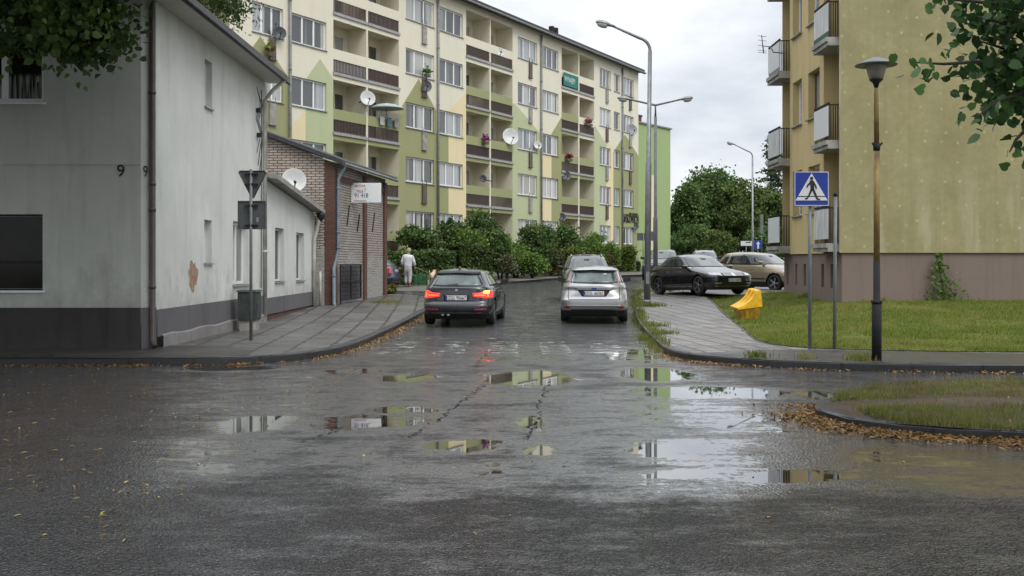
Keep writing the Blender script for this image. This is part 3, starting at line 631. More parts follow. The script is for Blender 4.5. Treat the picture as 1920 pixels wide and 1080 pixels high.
def wall(b, P0, P1, z0, z1, holes=(), depth=.2, m=0, mr=None, paints=(), z1b=None, off=0.0, u0=0.0, u1=None, mfun=None):
    """vertical wall from P0 to P1 (seen from outside left to right); holes (u0,u1,z0,z1); real reveals going inwards"""
    P0 = Vector(P0); P1 = Vector(P1); L = (P1 - P0).length; d = (P1 - P0) / L; n = Vector((d.y, -d.x)); mr = m if mr is None else mr
    if u1 is None: u1 = L
    def W(u, z, w=0.0): p = P0 + d * u + n * (off - w); return (p.x, p.y, z)
    us = sorted({u0, u1} | {h[0] for h in holes} | {h[1] for h in holes}); zs = sorted({z0, z1} | {h[2] for h in holes} | {h[3] for h in holes})
    us = [u for u in us if u0 - 1e-9 <= u <= u1 + 1e-9]; zs = [z for z in zs if z0 - 1e-9 <= z <= z1 + 1e-9]
    for i in range(len(us) - 1):
        for j in range(len(zs) - 1):
            cu, cz = (us[i] + us[i + 1]) / 2, (zs[j] + zs[j + 1]) / 2
            if any(h[0] < cu < h[1] and h[2] < cz < h[3] for h in holes): continue
            polys = [([(us[i], zs[j]), (us[i + 1], zs[j]), (us[i + 1], zs[j + 1]), (us[i], zs[j + 1])], m)]
            for reg, pm in paints: polys = paint_polys(polys, reg, pm)
            for poly, pm in polys:
                if z1b is not None: poly = [(u, z if z < z1 - 1e-6 else z1 + (z1b - z1) * (u - u0) / (u1 - u0)) for u, z in poly]
                b.face([W(u, z) for u, z in poly], pm)
    for h in holes:
        a, c, e, f = h[:4]; rm = mr
        if paints:
            for reg, pm in paints:
                if all(((reg[(k + 1) % len(reg)][1] - reg[k][1]) * (c + .02 - reg[k][0]) - (reg[(k + 1) % len(reg)][0] - reg[k][0]) * ((e + f) / 2 - reg[k][1])) <= 0 for k in range(len(reg))): rm = pm
        dd = h[4] if len(h) > 4 else depth
        b.face([W(a, e), W(a, f), W(a, f, dd), W(a, e, dd)], rm); b.face([W(c, e), W(c, e, dd), W(c, f, dd), W(c, f)], rm)
        b.face([W(a, f), W(c, f), W(c, f, dd), W(a, f, dd)], rm); b.face([W(a, e), W(a, e, dd), W(c, e, dd), W(c, e)], rm)
    return W
def window(parent, W, a, c, e, f, depth=.16, mull=(1 / 3., 2 / 3.), fw=.06, glass=None, framem=None, sillm=None, sill=True, transom=None, proud=.05):
    """window in a hole: frame mesh, pane child, sill child"""
    b = MB(); t = .05
    def bx(u0, u1, z0, z1, w0, w1, mb=None):
        mb = mb or b; i = len(mb.v)
        for w in (w0, w1):
            for u, z in ((u0, z0), (u1, z0), (u1, z1), (u0, z1)): mb.v.append(tuple(W(u, z, w)))
        for q in ((0, 1, 2, 3), (4, 7, 6, 5), (0, 4, 5, 1), (1, 5, 6, 2), (2, 6, 7, 3), (3, 7, 4, 0)): mb.idx([i + k for k in q])
    d0 = depth - t
    a2, c2, e2, f2 = a + .004, c - .004, e + .004, f - .004
    bx(a2, a2 + fw, e2, f2, d0, depth); bx(c2 - fw, c2, e2, f2, d0, depth); bx(a2 + fw, c2 - fw, e2, e2 + fw, d0, depth); bx(a2 + fw, c2 - fw, f2 - fw, f2, d0, depth)
    wd = c2 - a2
    for k in mull: bx(a2 + wd * k - fw * .7, a2 + wd * k + fw * .7, e2 + fw, f2 - fw, d0 - .008, depth)
    if transom: bx(a2 + fw, c2 - fw, e2 + (f2 - e2) * transom - .025, e2 + (f2 - e2) * transom + .025, d0 + .006, depth - .004)
    fr = b.build('window', framem or m_pvc, parent)
    p = MB(); p.face([W(a2 + .03, e2 + .03, depth - .02), W(c2 - .03, e2 + .03, depth - .02), W(c2 - .03, f2 - .03, depth - .02), W(a2 + .03, f2 - .03, depth - .02)])
    p.build('pane', glass or m_curtain, fr)
    if sill:
        s = MB(); bx(a - .04, c + .04, e - .035, e + .0, -proud, d0 - .004, s); s.build('sill', sillm or m_sill, fr)
    return fr
def boxw(b, W, u0, u1, z0, z1, w0, w1, m=0):
    i = len(b.v)
    for w in (w0, w1):
        for u, z in ((u0, z0), (u1, z0), (u1, z1), (u0, z1)): b.v.append(tuple(W(u, z, w)))
    for q in ((0, 1, 2, 3), (4, 7, 6, 5), (0, 4, 5, 1), (1, 5, 6, 2), (2, 6, 7, 3), (3, 7, 4, 0)): b.idx([i + k for k in q], m)
def text_part(s, size, W, u, z, w, mat, name, parent, squash=1.0, extrude=.004, align='LEFT', bold=0):
    cu = bpy.data.curves.new(name, 'FONT'); cu.body = s; cu.size = size; cu.extrude = extrude; cu.align_x = align; cu.offset = bold
    o = bpy.data.objects.new(name, cu); COL.objects.link(o)
    dg = bpy.context.evaluated_depsgraph_get(); me = bpy.data.meshes.new_from_object(o.evaluated_get(dg)); bpy.data.objects.remove(o)
    inv = world_mat(parent).inverted() if parent else Matrix()
    for v in me.vertices: v.co = inv @ Vector(W(u + v.co.x * squash, z + v.co.y, w - v.co.z))
    me.materials.clear(); me.materials.append(mat); o = bpy.data.objects.new(name, me); COL.objects.link(o); o.parent = parent; return o

# ---------------------------------------------------------------- white corner house, left
hs = thing('corner_house', 'white rendered two-storey house with grey plinth and number 9 at its corner', 'house', (-6.25, 18.6, .1))
FY = 18.6; CX = -6.47
b = MB(); PR = 0
Wf = lambda u, z, w=0.0: (-26 + u, FY + w, z)
fu = lambda x: (x - HX) * FY / F + 26
wins_f = [(fu(82) - 1.45, fu(82), 4.42, 5.72), (fu(80) - 2.1, fu(80), 1.14, 2.47), (6, 7.5, 4.42, 5.72), (9.5, 11, 4.42, 5.72)]
wall(b, (-26, FY), (CX, FY), .84, 6.3, wins_f, .16, 0)
b.face([(-26, FY, 6.3), (CX, FY, 6.3), (-11.5, FY, 10.2), (-26, FY, 10.2)], 0)
C2 = (-6.25, 18.74)
wall(b, (CX, FY), C2, .84, 6.3, (), .1, 1)
SY = 26.95; su = lambda x: 6.25 * F / (HX - x) - C2[1]
wins_s = [(su(384), su(397.5), 4.82, 5.78), (su(383), su(397), 1.62, 2.5), (su(437), su(466), 1.12, 2.56)]
Ws = wall(b, C2, (-6.25, SY), .80, 6.22, wins_s, .20, 1)
b.face([(-6.25, SY, .8), (-6.25, SY, 6.22), (-11, SY, 9.4), (-16, SY, 6.22), (-16, SY, .8)], 1)
b.build('wall', [m_front_pl, m_white_pl], hs)
# string-course crease
b = MB(); boxw(b, Wf, 12, 26 + CX - .004, 3.335, 3.36, -.012, .01); b.build('string_course', m_front_pl, hs)
b = MB(); wall(b, (-26, FY), (CX, FY), -.05, .84, (), .1, 0, off=.02); wall(b, (CX, FY), C2, .1, .84, (), .1, 1, off=.022)
wall(b, C2, (-6.25, SY), .32, .80, (), .1, 1, off=.02)
b.face([(-26, FY - .02, .84), (CX, FY - .02, .84), (CX, FY, .84), (-26, FY, .84)], 0)
b.face([(-6.23, 18.74, .80), (-6.23, SY, .80), (-6.25, SY, .80), (-6.25, 18.74, .80)], 1)
b.build('plinth', [m_darkpl, m_plinth], hs)
b = MB(); i0 = None
for k in range(14):
    y0 = 18.95 + (SY - 18.95) * k / 14; y1 = 18.95 + (SY - 18.95) * (k + 1) / 14; 
    def lz(y): return .34 + .02 * math.sin(y * 3) + .012 * math.sin(y * 11)
    b.face([(-6.19, y0, -.02), (-6.19, y1, -.02), (-6.19, y1, lz(y1) - .03), (-6.19, y0, lz(y0) - .03)]); b.face([(-6.19, y0, lz(y0) - .03), (-6.19, y1, lz(y1) - .03), (-6.24, y1, lz(y1)), (-6.24, y0, lz(y0))])
b.build('plinth_ledge', m_ledge, hs)
def lacemat():
    t = NT('lace_curtain_window_glass'); v = t.coord('UV', (1, .05, 1)); sp = t.node('SeparateXYZ'); t.link(t.coord('UV'), sp.inputs[0])
    low = t.math('MULTIPLY', t.math('SUBTRACT', 4.85, sp.outputs[1]), 12, clamp=True)
    f = t.math('MULTIPLY', low, t.ramp(t.noise(v, 22, 2), [(.4, 0), (.6, 1)]))
    t.set(color=t.mix(f, (.012, .013, .012), (.28, .29, .27)), rough=.06, coat=.4); return t.mat
m_lace = lacemat()
window(hs, Wf, *wins_f[0], depth=.15, mull=(.5,), fw=.075, glass=m_lace, sillm=m_pvc)
window(hs, Wf, *wins_f[1], depth=.15, mull=(), fw=.02, glass=m_darkwin, framem=m_darkmetal, sillm=m_pvc, transom=.37)
for q in wins_f[2:]: window(hs, Wf, *q, depth=.15, mull=(.5,), fw=.075, glass=m_darkwin, sillm=m_pvc)
window(hs, Ws, *wins_s[0], depth=.18, mull=(), fw=.05, glass=m_darkwin)
window(hs, Ws, *wins_s[1], depth=.18, mull=(), fw=.05, glass=m_curtain)
window(hs, Ws, *wins_s[2], depth=.18, mull=(.5,), fw=.07, glass=m_curtain)
# roof: two slopes, overhanging eave with soffit and gutter along the street side
b = MB(); ez = 6.22; ex = -5.74; rx, rz = -11.5, 10.45; t = .16
for sgn in (1, -1):
    e = Vector((rx + (ex - rx) * sgn, 0, ez)); r = Vector((rx, 0, rz)); dn = Vector((-(rz - ez) * sgn, 0, (ex - rx))).normalized() * t
    if dn.z < 0: dn = -dn
    for y0, y1 in ((18.15, 27.3),):
        q = [(e.x, y0, e.z), (e.x, y1, e.z), (r.x, y1, r.z), (r.x, y0, r.z)]; qt = [(x + dn.x, y, z + dn.z) for x, y, z in q]
        b.face(q, 0); b.face(qt, 0)
        for k in range(4): b.face([q[k], q[(k + 1) % 4], qt[(k + 1) % 4], qt[k]], 0)
rf = b.build('roof', [m_rooftile], hs)
b = MB(); b.face([(-6.25, 18.2, 6.20), (-6.25, 27.25, 6.20), (-5.76, 27.25, 6.205), (-5.76, 18.2, 6.205)]); b.build('soffit', m_soffit, rf)
b = MB(); b.box((-5.755, 22.73, 6.30), (.03, 9.15, .20)); b.build('tile_edge', m_rooftile, rf)
b = MB(); b.tube([(-5.70, 18.1, 6.22), (-5.70, 27.3, 6.20)], .036, 8); b.build('gutter', m_roofdark, rf)
b = MB(); b.tube([(-5.9, 18.66, 6.35), (-6.29, 18.655, 6.22), (-6.29, 18.655, 6.0), (-6.29, 18.655, .28), (-6.22, 18.58, .16)], .052, 10)
for z in (1.2, 2.55, 3.0, 4.6): b.lathe([(.06, -.03), (.066, 0), (.06, .03)], (-6.29, 18.655, z), n=10)
b.build('drainpipe', m_brownpipe, hs)
b = MB(); b.tube([(-5.7, 26.75, 6.2), (-6.0, 26.75, 5.95), (-6.19, 26.75, 5.7), (-6.19, 26.75, .3)], .05, 10)
for z in (1.9, 3.9): b.lathe([(.058, -.03), (.064, 0), (.058, .03)], (-6.19, 26.75, z), n=10)
b.build('drainpipe', m_creampipe, hs)
b = MB()
for k in range(3):
    y = 25.9 + k * .12; b.tube([(-6.2, y, 5.9 - .1 * k), (-6.13, y + .1, 5.5), (-6.2, y - .06, 5.1), (-6.12, y + .08, 4.75), (-6.2, y + .02, 4.3 - .3 * k)], .009, 5)
b.box((-6.19, 26.1, 5.35), (.1, .14, .1)); b.box((-6.19, 26.15, 4.75), (.1, .14, .1)); b.tube([(-6.2, 26.4, 5.9), (-6.21, 26.4, 1.0)], .012, 5)
b.build('cable_bundle', m_black, hs)
text_part('9', .30, Wf, fu(227), CAMZ + (HY - 331) * FY / F, -.012, m_black, 'house_number', hs, align='CENTER')
def Wc(u, z, w=0.0):
    a = Vector((CX, FY)); d = (Vector(C2) - a).normalized(); n = Vector((d.y, -d.x)); p = a + d * u - n * w; return (p.x, p.y, z)
text_part('9', .28, Wc, .075, CAMZ + (HY - 331) * FY / F, -.012, m_black, 'house_number', hs, .62, align='CENTER')
# broken-off render showing brick
def patchmat():
    t = NT('bare_orange_brick'); n = t.noise(t.coord('Object'), 7, 6, .65); n2 = t.noise(t.coord('Object'), 30, 3)
    t.set(color=t.mix(t.ramp(n2, [(.35, 0), (.7, .5)]), t.ramp(n, [(.36, (.35, .33, .29)), (.5, (.40, .25, .17)), (.66, (.33, .13, .07))]), (.13, .07, .05)), rough=.9); t.bump(n, .6, .02); return t.mat
b = MB(); pts = []
for k in range(40):
    a = 2 * math.pi * k / 40; r = 1 + .14 * math.sin(3 * a + 1) + .10 * math.sin(7 * a) + random.uniform(-.06, .06); pts.append((su(362) + .17 * 1.15 * r * math.cos(a) * 1.45, 1.37 + .27 * r * math.sin(a) * 1.05))
b.prism(pts, lambda u, v, w: Ws(u, v, -.001 - w), .004); b.build('bare_patch', patchmat(), hs)

# ---------------------------------------------------------------- low annex
an = thing('low_annex', 'low white rendered annex with sloping concrete roof beside the brick shed', 'house', (-6.25, 30, .1))
b = MB(); AY0, AY1 = 26.96, 33.75; au = lambda x: 6.25 * F / (HX - x) - AY0
wins_a = [(au(515.7), au(532.5), 1.12, 2.55), (au(555.5), au(570), 1.10, 2.5)]
Wa = wall(b, (-6.25, AY0), (-6.25, AY1), .72, 3.74, wins_a, .2, 0, z1b=3.18)
b.build('wall', [m_white_pl], an)
b = MB(); wall(b, (-6.25, AY0), (-6.25, AY1), .3, .72, (), off=.015); b.face([(-6.235, AY0, .72), (-6.235, AY1, .72), (-6.25, AY1, .72), (-6.25, AY0, .72)]); b.build('plinth', m_plinth, an)
b = MB(); wall(b, (-6.25, AY0), (-6.25, AY1), -.02, .3, (), off=-.02); b.build('brick_footing', m_brickred, an)
for q in wins_a: window(an, Wa, *q, depth=.18, mull=(), fw=.05, glass=m_darkwin)
b = MB(); q = [(-5.92, AY0 - .0, 3.74), (-5.92, AY1 + .1, 3.17), (-11, AY1 + .1, 3.9), (-11, AY0, 4.5)]
b.face([(x, y, z) for x, y, z in q]); b.face([(x, y, z + .13) for x, y, z in q])
for k in range(4): b.face([q[k], q[(k + 1) % 4], (q[(k + 1) % 4][0], q[(k + 1) % 4][1], q[(k + 1) % 4][2] + .13), (q[k][0], q[k][1], q[k][2] + .13)])
b.build('roof', m_concrete, an)
b = MB(); b.tube([(-6.0, 33.35, 3.1), (-6.03, 33.35, 2.95), (-6.17, 33.3, 2.35), (-6.18, 33.3, 1.9), (-6.18, 33.3, .3)], .06, 10); b.build('drainpipe', m_creampipe, an)
b = MB(); b.lathe([(.05, -.16), (.13, 0), (.14, .1)], (-5.98, 33.35, 3.08), n=10); b.build('rain_hopper', m_black, an)
b = MB(); b.tube([(-6.05, 33.65, .2), (-6.05, 33.66, 1.35)], .04, 8); b.build('standpipe', m_creampipe, an)

# ---------------------------------------------------------------- brick shed
SH0, SH1 = Vector((-5.72, 34.0)), Vector((-4.83, 40.7)); SL = (SH1 - SH0).length
sd = thing('brick_shed', 'old two-tone brick outbuilding with a lean-to felt roof and dark gate', 'shed', (-5.72, 34, .2))
b = MB()
wall(b, (-12, 34.0), (SH0.x - .26, 34.0), 0, 7.25, (), z1b=4.92)
b2 = wall(b, (SH0.x - .26, 34.0), (SH0.x, 34.0), 0, 4.92, (), m=1, z1b=4.80)
Wb = wall(b, SH0, SH1, 0, 4.78, (), m=2)
b.face([(SH1.x, SH1.y, 0), (SH1.x, SH1.y, 4.8), (-12, 41.6, 7.2), (-12, 41.6, 0)], 2)
b.build('wall', [m_brickpale, m_brickred, m_brickside], sd)
for u0, u1 in ((0.0, .30), (3.55, 3.9), (SL - .38, SL)):
    b = MB(); boxw(b, Wb, u0 + .002, u1, 0, 4.65, -.07, -.002); b.build('pilaster', m_brickred, sd)
b = MB(); boxw(b, Wb, .304, SL - .384, 4.25, 4.45, -.05, -.002); b.build('brick_course', m_brickred, sd)
b = MB()
for u, z, s in ((1.75, 3.2, .35), (3.0, 3.0, .3), (5.0, 3.1, .35)): b.bar(Wb(u - .2, z - s, -.02), Wb(u + .1, z + s, -.02), .03)
b.bar((-7.1, 33.985, 3.9), (-6.75, 33.985, 4.25), .035)
b.build('wall_anchor', m_darkmetal, sd)
b = MB(); t = .14
A = [(-12.2, 33.78, 7.28), (-5.36, 33.78, 4.74), (-4.42, 40.95, 4.74), (-12.2, 41.9, 7.28)]
b.face(A); b.face([(x, y, z + t) for x, y, z in A])
for k in range(4):
    p, q = A[k], A[(k + 1) % 4]; b.face([p, q, (q[0], q[1], q[2] + t), (p[0], p[1], p[2] + t)])
b.build('roof', m_roofdark, sd)
b = MB(); b.tube([(-5.34, 34.05, 4.78), (-4.4, 40.9, 4.76)], .055, 8); b.build('gutter', m_zincpipe, sd)
b = MB(); b.tube([(-5.36, 34.2, 4.72), (-5.48, 34.2, 4.5), (-5.56, 34.14, 4.3), (-5.56, 34.14, 2.05), (-5.62, 34.1, 1.75), (-5.66, 33.9, 1.45), (-5.66, 33.9, .35), (-5.6, 33.8, .2)], .058, 10)
for z in (4.0, 2.6, 2.1, 1.2): b.lathe([(.066, -.03), (.072, 0), (.066, .03)], (-5.56 if z > 2 else -5.66, 34.14 if z > 2 else 33.9, z), n=10)
b.build('drainpipe', m_bluepipe, sd)
gt = thing('metal_gate', 'dark iron mesh gate standing against the brick shed by the blue drainpipe', 'gate', tuple(Wb(1.3, .25, -.2)))
b = MB(); gw = lambda u, z, w=0: Wb(u, z, w - .16)
for a_, c_ in (((.35, .3), (.35, 1.55)), ((2.75, .4), (2.75, 1.55)), ((.35, 1.55), (2.75, 1.55)), ((.35, .42), (2.75, .42)), ((1.55, .42), (1.55, 1.55)), ((.35, 1.0), (2.75, 1.0))): b.bar(gw(*a_), gw(*c_), .05)
b.build('frame', m_darkmetal, gt)
b = MB()
for k in range(24): u = .43 + k * .1; b.bar(gw(u, .45, .004), gw(u, 1.52, .004), .018)
for k in range(8): z = .55 + k * .13; b.bar(gw(.38, z, .016), gw(2.72, z, .016), .014)
b.build('mesh_infill', m_darkmetal, gt)
# light-box sign sticking out from the shed
sg = thing('signboard', 'white projecting signboard with faded red and blue lettering on the brick shed', 'sign', tuple(P(657, 380, 36.1)))
b = MB(); sx0, sx1 = (657 - HX) * 36.1 / F, (714 - HX) * 36.1 / F; sz0, sz1 = CAMZ + (HY - 380) * 36.1 / F, CAMZ + (HY - 343) * 36.1 / F
b.box(((sx0 + sx1) / 2, 36.18, (sz0 + sz1) / 2), (sx1 - sx0, .14, sz1 - sz0)); b.build('board', m_pvc, sg, bevel=.012)
Wg = lambda u, z, w=0.0: (sx0 + u, 36.11 + w, z)
m_redink = M('faded_red_ink', (.36, .07, .08), .5, .3, 5); m_blueink = M('blue_ink', (.03, .09, .24), .5, .3, 5)
text_part('AKTUA', .10, Wg, .13, sz1 - .13, -.003, m_redink, 'lettering', sg, 1.15); text_part('TELE', .12, Wg, .19, sz1 - .32, -.003, m_redink, 'lettering', sg, 1.0)
text_part('7', .17, Wg, .46, sz1 - .30, -.003, M('pale_blue_ink', (.25, .40, .52), .5), 'lettering', sg); text_part('91 418', .21, Wg, .13, sz1 - .49, -.003, m_blueink, 'lettering', sg, .82)
text_part('DORADCA', .075, Wg, .13, sz0 + .04, -.003, m_redink, 'lettering', sg, 1.1)
b = MB(); b.bar((sx0 - .1, 36.2, sz1 - .1), (sx0 + .02, 36.2, sz1 - .1), .04); b.bar((sx0 - .1, 36.2, sz0 + .1), (sx0 + .02, 36.2, sz0 + .1), .04); b.build('bracket', m_darkmetal, sg)

# ---------------------------------------------------------------- five-storey apartment block
P0 = Vector((-8.21, 49.0)); DV = Vector((.486, .874)); DV.normalize(); NV = Vector((DV.y, -DV.x))
def T(x):
    k = (x - HX) / F; return (k * P0.y - P0.x) / (DV.x - DV.y * k)
def TD(x): return P0.y + DV.y * T(x)
def TZ(x, y): return CAMZ + (HY - y) * TD(x) / F
ap = thing('apartment_block', 'long five-storey cream apartment block painted with green and yellow gables', 'apartment block', (P0.x, P0.y, .6))
FH = 2.76; Z0 = 2.08
t0, t1 = T(430), T(1197); Q = P0 + DV * t0; Lf = t1 - t0
def Wp(u, z, w=0.0): p = P0 + DV * u - NV * w; return (p.x, p.y, z)
WB = MB()
MAT = {'c': 0, 'o': 1, 'l': 2, 'y': 3, 'g': 4, 'p': 5}
def wallseg(x0, x1, holes, paints=()):
    u0, u1 = T(x0), T(x1); pts = []
    for reg, m in paints:
        r = [(T(x), TZ(x, y)) if y is not None else None for x, y in reg]
        pts.append((r, MAT[m]))
    wall(WB, P0, P0 + DV * 100, 1.95, 16.05, holes, .17, 0, paints=pts, u0=u0, u1=u1)
    wall(WB, P0, P0 + DV * 100, .4, 1.95, (), .1, 5, u0=u0, u1=u1, off=-.03)
def ccw(pts):
    s = sum(pts[i][0] * pts[(i + 1) % len(pts)][1] - pts[(i + 1) % len(pts)][0] * pts[i][1] for i in range(len(pts)))
    return pts if s > 0 else pts[::-1]
def R_(pts): return pts
def house_region(xl, xr, xa, ya, yl, yr):      # gable outline: apex (xa,ya), shoulders at the edges, down to the ground
    zb = 1.9
    return (xl, xr, xa, ya, yl, yr)
SEG = [  # kind, x0, x1, windows (px of hole), paints: (poly in px at the facade, material)
    ('w', 430, 541, [(473, 531)], [([(478, 900), (541, 900), (541, 145), (488, 68), (478, 82)], 'o'), ([(430, 900), (478, 900), (478, 82), (430, 150)], 'o')]),
    ('w', 541, 625, [(547, 612)], [([(573, 900), (625, 900), (625, 148), (600, 110), (573, 149)], 'l'), ([(541, 900), (573, 900), (573, 207), (541, 242)], 'y')]),
    ('l', 625, 687), ('l', 690, 748),
    ('w', 748, 818, [(761, 814)], [([(748, 900), (818, 900), (818, 207), (785, 148), (748, 208)], 'o')]),
    ('w', 818, 874, [(823, 868)], [([(841, 900), (874, 900), (874, 173), (841, 208)], 'y'), ([(818, 900), (841, 900), (841, 230), (818, 250)], 'o')]),
    ('l', 874, 918), ('l', 920.5, 961),
    ('w', 961, 1013, [(971, 1007)], [([(961, 900), (1013, 900), (1013, 250), (965, 194), (961, 194)], 'l')]),
    ('w', 1013, 1053, [(1016.5, 1047)], [([(1034, 900), (1053, 900), (1053, 219), (1034, 251)], 'o'), ([(1013, 900), (1034, 900), (1034, 265), (1013, 285)], 'y')]),
    ('l', 1053, 1084.5), ('l', 1086.5, 1114),
    ('w', 1114, 1165, [(1124.5, 1145), (1151, 1162)], [([(1114, 900), (1137, 900), (1137, 272), (1116, 236), (1114, 236)], 'l'), ([(1137, 900), (1150, 900), (1150, 285), (1143, 268), (1137, 280)], 'y'), ([(1150, 900), (1165, 900), (1165, 262), (1150, 285)], 'o')]),
    ('w', 1165, 1197, [(1169.5, 1188)], [([(1165, 900), (1197, 900), (1197, 292), (1172, 252), (1165, 262)], 'o')]),
]
wingl = []; logs = []
lg = 0
for sgm in SEG:
    u0, u1 = T(sgm[1]), T(sgm[2])
    if sgm[0] == 'w':
        holes = []
        for wi, (a, c) in enumerate(sgm[3]):
            for k in range(5):
                zf = Z0 + FH * k; h = (T(a), T(c), zf + .90, zf + 2.18); holes.append(h); wingl.append((h, k, c - a < 13, sgm[1]))
        pts = []
        for reg, m in sgm[4]:
            rr = [(T(x), (1.9 if y == 900 else TZ(x, y))) for x, y in reg]; pts.append((ccw(rr), MAT[m]))
        wall(WB, P0, P0 + DV * 100, 1.95, 16.05, holes, .17, 0, paints=pts, u0=u0, u1=u1)
        wall(WB, P0, P0 + DV * 100, .4, 1.95, (), .1, 5, u0=u0, u1=u1, off=-.03)
    else:
        lg += 1
        DP = 1.15
        for k in range(5):
            zf = Z0 + FH * k; zt = zf + FH - .22
            logs.append((u0, u1, k, zf, lg))
            hs_ = [(u1 - .95, u1 - .22, zf + .12, zf + 2.15), (u0 + .2, u1 - 1.02, zf + .8, zf + 2.15)]
            back = lambda u, z, w=0.0: Wp(u, z, w + DP)
            # side walls, back wall, floor, ceiling of the loggia
            WB.face([Wp(u0, zf), Wp(u0, zt), Wp(u0, zt, DP), Wp(u0, zf, DP)], 4); WB.face([Wp(u1, zf), Wp(u1, zf, DP), Wp(u1, zt, DP), Wp(u1, zt)], 4)
            WB.face([Wp(u0, zf), Wp(u0, zf, DP), Wp(u1, zf, DP), Wp(u1, zf)], 6); WB.face([Wp(u0, zt), Wp(u1, zt), Wp(u1, zt, DP), Wp(u0, zt, DP)], 4)
            wall(WB, P0, P0 + DV * 100, zf, zt, hs_, .1, 4, u0=u0, u1=u1, off=-DP)
        wall(WB, P0, P0 + DV * 100, .4, Z0 - .22, (), .1, 5, u0=u0, u1=u1, off=-.03)
        wall(WB, P0, P0 + DV * 100, Z0 + 5 * FH - .22, 16.05, (), .1, 0, u0=u0, u1=u1)
# pillars between the paired loggias
for x0, x1 in ((687, 690), (918, 920.5), (1084.5, 1086.5)):
    wall(WB, P0, P0 + DV * 100, .4, 16.05, (), .1, 0, u0=T(x0), u1=T(x1), off=.0)
# gable ends and back
e0, e1 = t0, t1
for u in (e0, e1): WB.face([Wp(u, .4), Wp(u, 16.05), Wp(u, 16.05, 10), Wp(u, .4, 10)], 1)
WB.face([Wp(e0, .4, 10), Wp(e1, .4, 10), Wp(e1, 16.05, 10), Wp(e0, 16.05, 10)], 0)
WB.build('wall', [m_cream, m_olive, m_lgreen, m_yellow, m_loggia, m_concrete, m_concrete], ap)
for h, k, small, sx in wingl:
    fl = window(ap, Wp, *h, depth=.15, mull=() if small else ((1 / 3., 2 / 3.) if (h[1] - h[0]) > 1.7 else (.5,)), fw=.07, proud=.06)
m_cloth = leafmat('green_banner', [(.02, .16, .13)], .6, .1)
bandm = {0: m_olive, 1: m_olive, 2: m_olive, 3: m_cream, 4: m_cream}
pmats = [m_railpanel, M('dark_brown_mat', (.05, .032, .028), .8, .3), M('faded_grey_brown_panel', (.16, .13, .115), .7, .3), M('dark_green_mat', (.02, .06, .045), .8), M('white_slat_panel', (.5, .5, .5), .6, .1, 4, stretch=(20, 20, .2))]
for u0, u1, k, zf, lg in logs:
    green = k <= (2 if lg <= 2 else (3 if lg in (3, 4) else 3)); 
    if lg in (3, 4, 5, 6): green = k <= 3 
    if lg in (1, 2): green = k <= 2
    if lg in (5, 6) and k == 3: green = lg == 5
    b = MB(); boxw(b, Wp, u0 + .003, u1 - .003, zf + .62, zf + 1.10, .0, .09); b.build('parapet_band', m_olive if green else m_cream, ap)
    b = MB(); nb = max(10, int((u1 - u0) / .11))
    for i in range(nb + 1): u = u0 + .05 + (u1 - u0 - .1) * i / nb; boxw(b, Wp, u - .022, u + .022, zf + .10, zf + .615, .02, .045)
    boxw(b, Wp, u0 + .01, u1 - .01, zf + .06, zf + .10, .01, .055)
    b.build('railing', m_rail, ap)
    if (lg * 7 + k * 5) % 3:
        b = MB(); boxw(b, Wp, u0 + .02, u1 - .02, zf + .105, zf + .61, .05, .06)
        b.build('railing_panel', pmats[3] if (lg == 4 and k == 4) else pmats[4] if (lg == 1 and k == 3) else pmats[(lg * 3 + k * 2) % 3], ap)
    b = MB(); boxw(b, Wp, u0 - .04, u1 + .04, zf - .10, zf + .03, -.07, .09, 0); boxw(b, Wp, u0 + .003, u1 - .003, zf - .32, zf - .103, .0, .09, 1)
    b.build('balcony_slab', [m_sill, m_olive if (green or (lg <= 2 and k == 2)) else m_cream], ap)
    back = lambda u, z, w=0.0: Wp(u, z, w + 1.15)
    window(ap, back, u1 - .95, u1 - .22, zf + .12, zf + 2.15, depth=.09, mull=(), fw=.05, sill=False, glass=m_curtain)['label'] = 'balcony door with glass'
    window(ap, back, u0 + .2, u1 - 1.02, zf + .8, zf + 2.15, depth=.09, mull=(.5,), fw=.045, sill=False)
# drainpipes, vents below windows, roof
for x in (541, 819, 1013, 1165.5):
    b = MB(); u = T(x); b.tube([Wp(u, 15.9, -.1), Wp(u, .7, -.1)], .065, 10)
    for z in (4, 7, 10, 13): b.lathe([(.075, -.04), (.08, 0), (.075, .04)], Wp(u, z, -.1), n=10)
    b.build('drainpipe', m_zincpipe, ap)
for h, k, small, sx in wingl:
    if small or k == 0 or sx in (541, 818, 1013): continue
    if (k == 4 and sx == 430) or (k == 1 and sx == 1165): continue
    b = MB(); um = h[0] + (h[1] - h[0]) * .62; zz = h[2]
    boxw(b, Wp, um - .19, um + .19, zz - 1.0, zz - .12, -.09, -.02); boxw(b, Wp, um - .24, um + .24, zz - 1.04, zz - 1.002, -.11, -.01)
    for q in (-.17, .17): boxw(b, Wp, um + q - .012, um + q + .012, zz - .118, zz + .18, -.08, -.05)
    b.build('window_grille', m_railpanel if (k + int(sx)) % 2 else m_concrete, ap)
b = MB(); boxw(b, Wp, e0 - .2, e1 + .25, 16.05, 16.25, -.42, 10.3); boxw(b, Wp, e0 - .2, e1 + .25, 15.93, 16.045, -.46, -.36, 0)
rf = b.build('roof', m_roofdark, ap)
b = MB(); b.tube([Wp(e0, 15.98, -.52), Wp(e1 + .2, 15.98, -.52)], .06, 8); b.build('gutter', m_zincpipe, rf)
for x in (1078, 1085):
    b = MB(); u = T(x); boxw(b, Wp, u - .14, u + .14, 16.25, 17.6, 1.6, 1.9); b.build('chimney', m_darkmetal, rf)
text_part('PIASKOWA 24', .95, Wp, T(1166.5), TZ(1180, 418), -.02, m_black, 'lettering', ap, .52, .02)
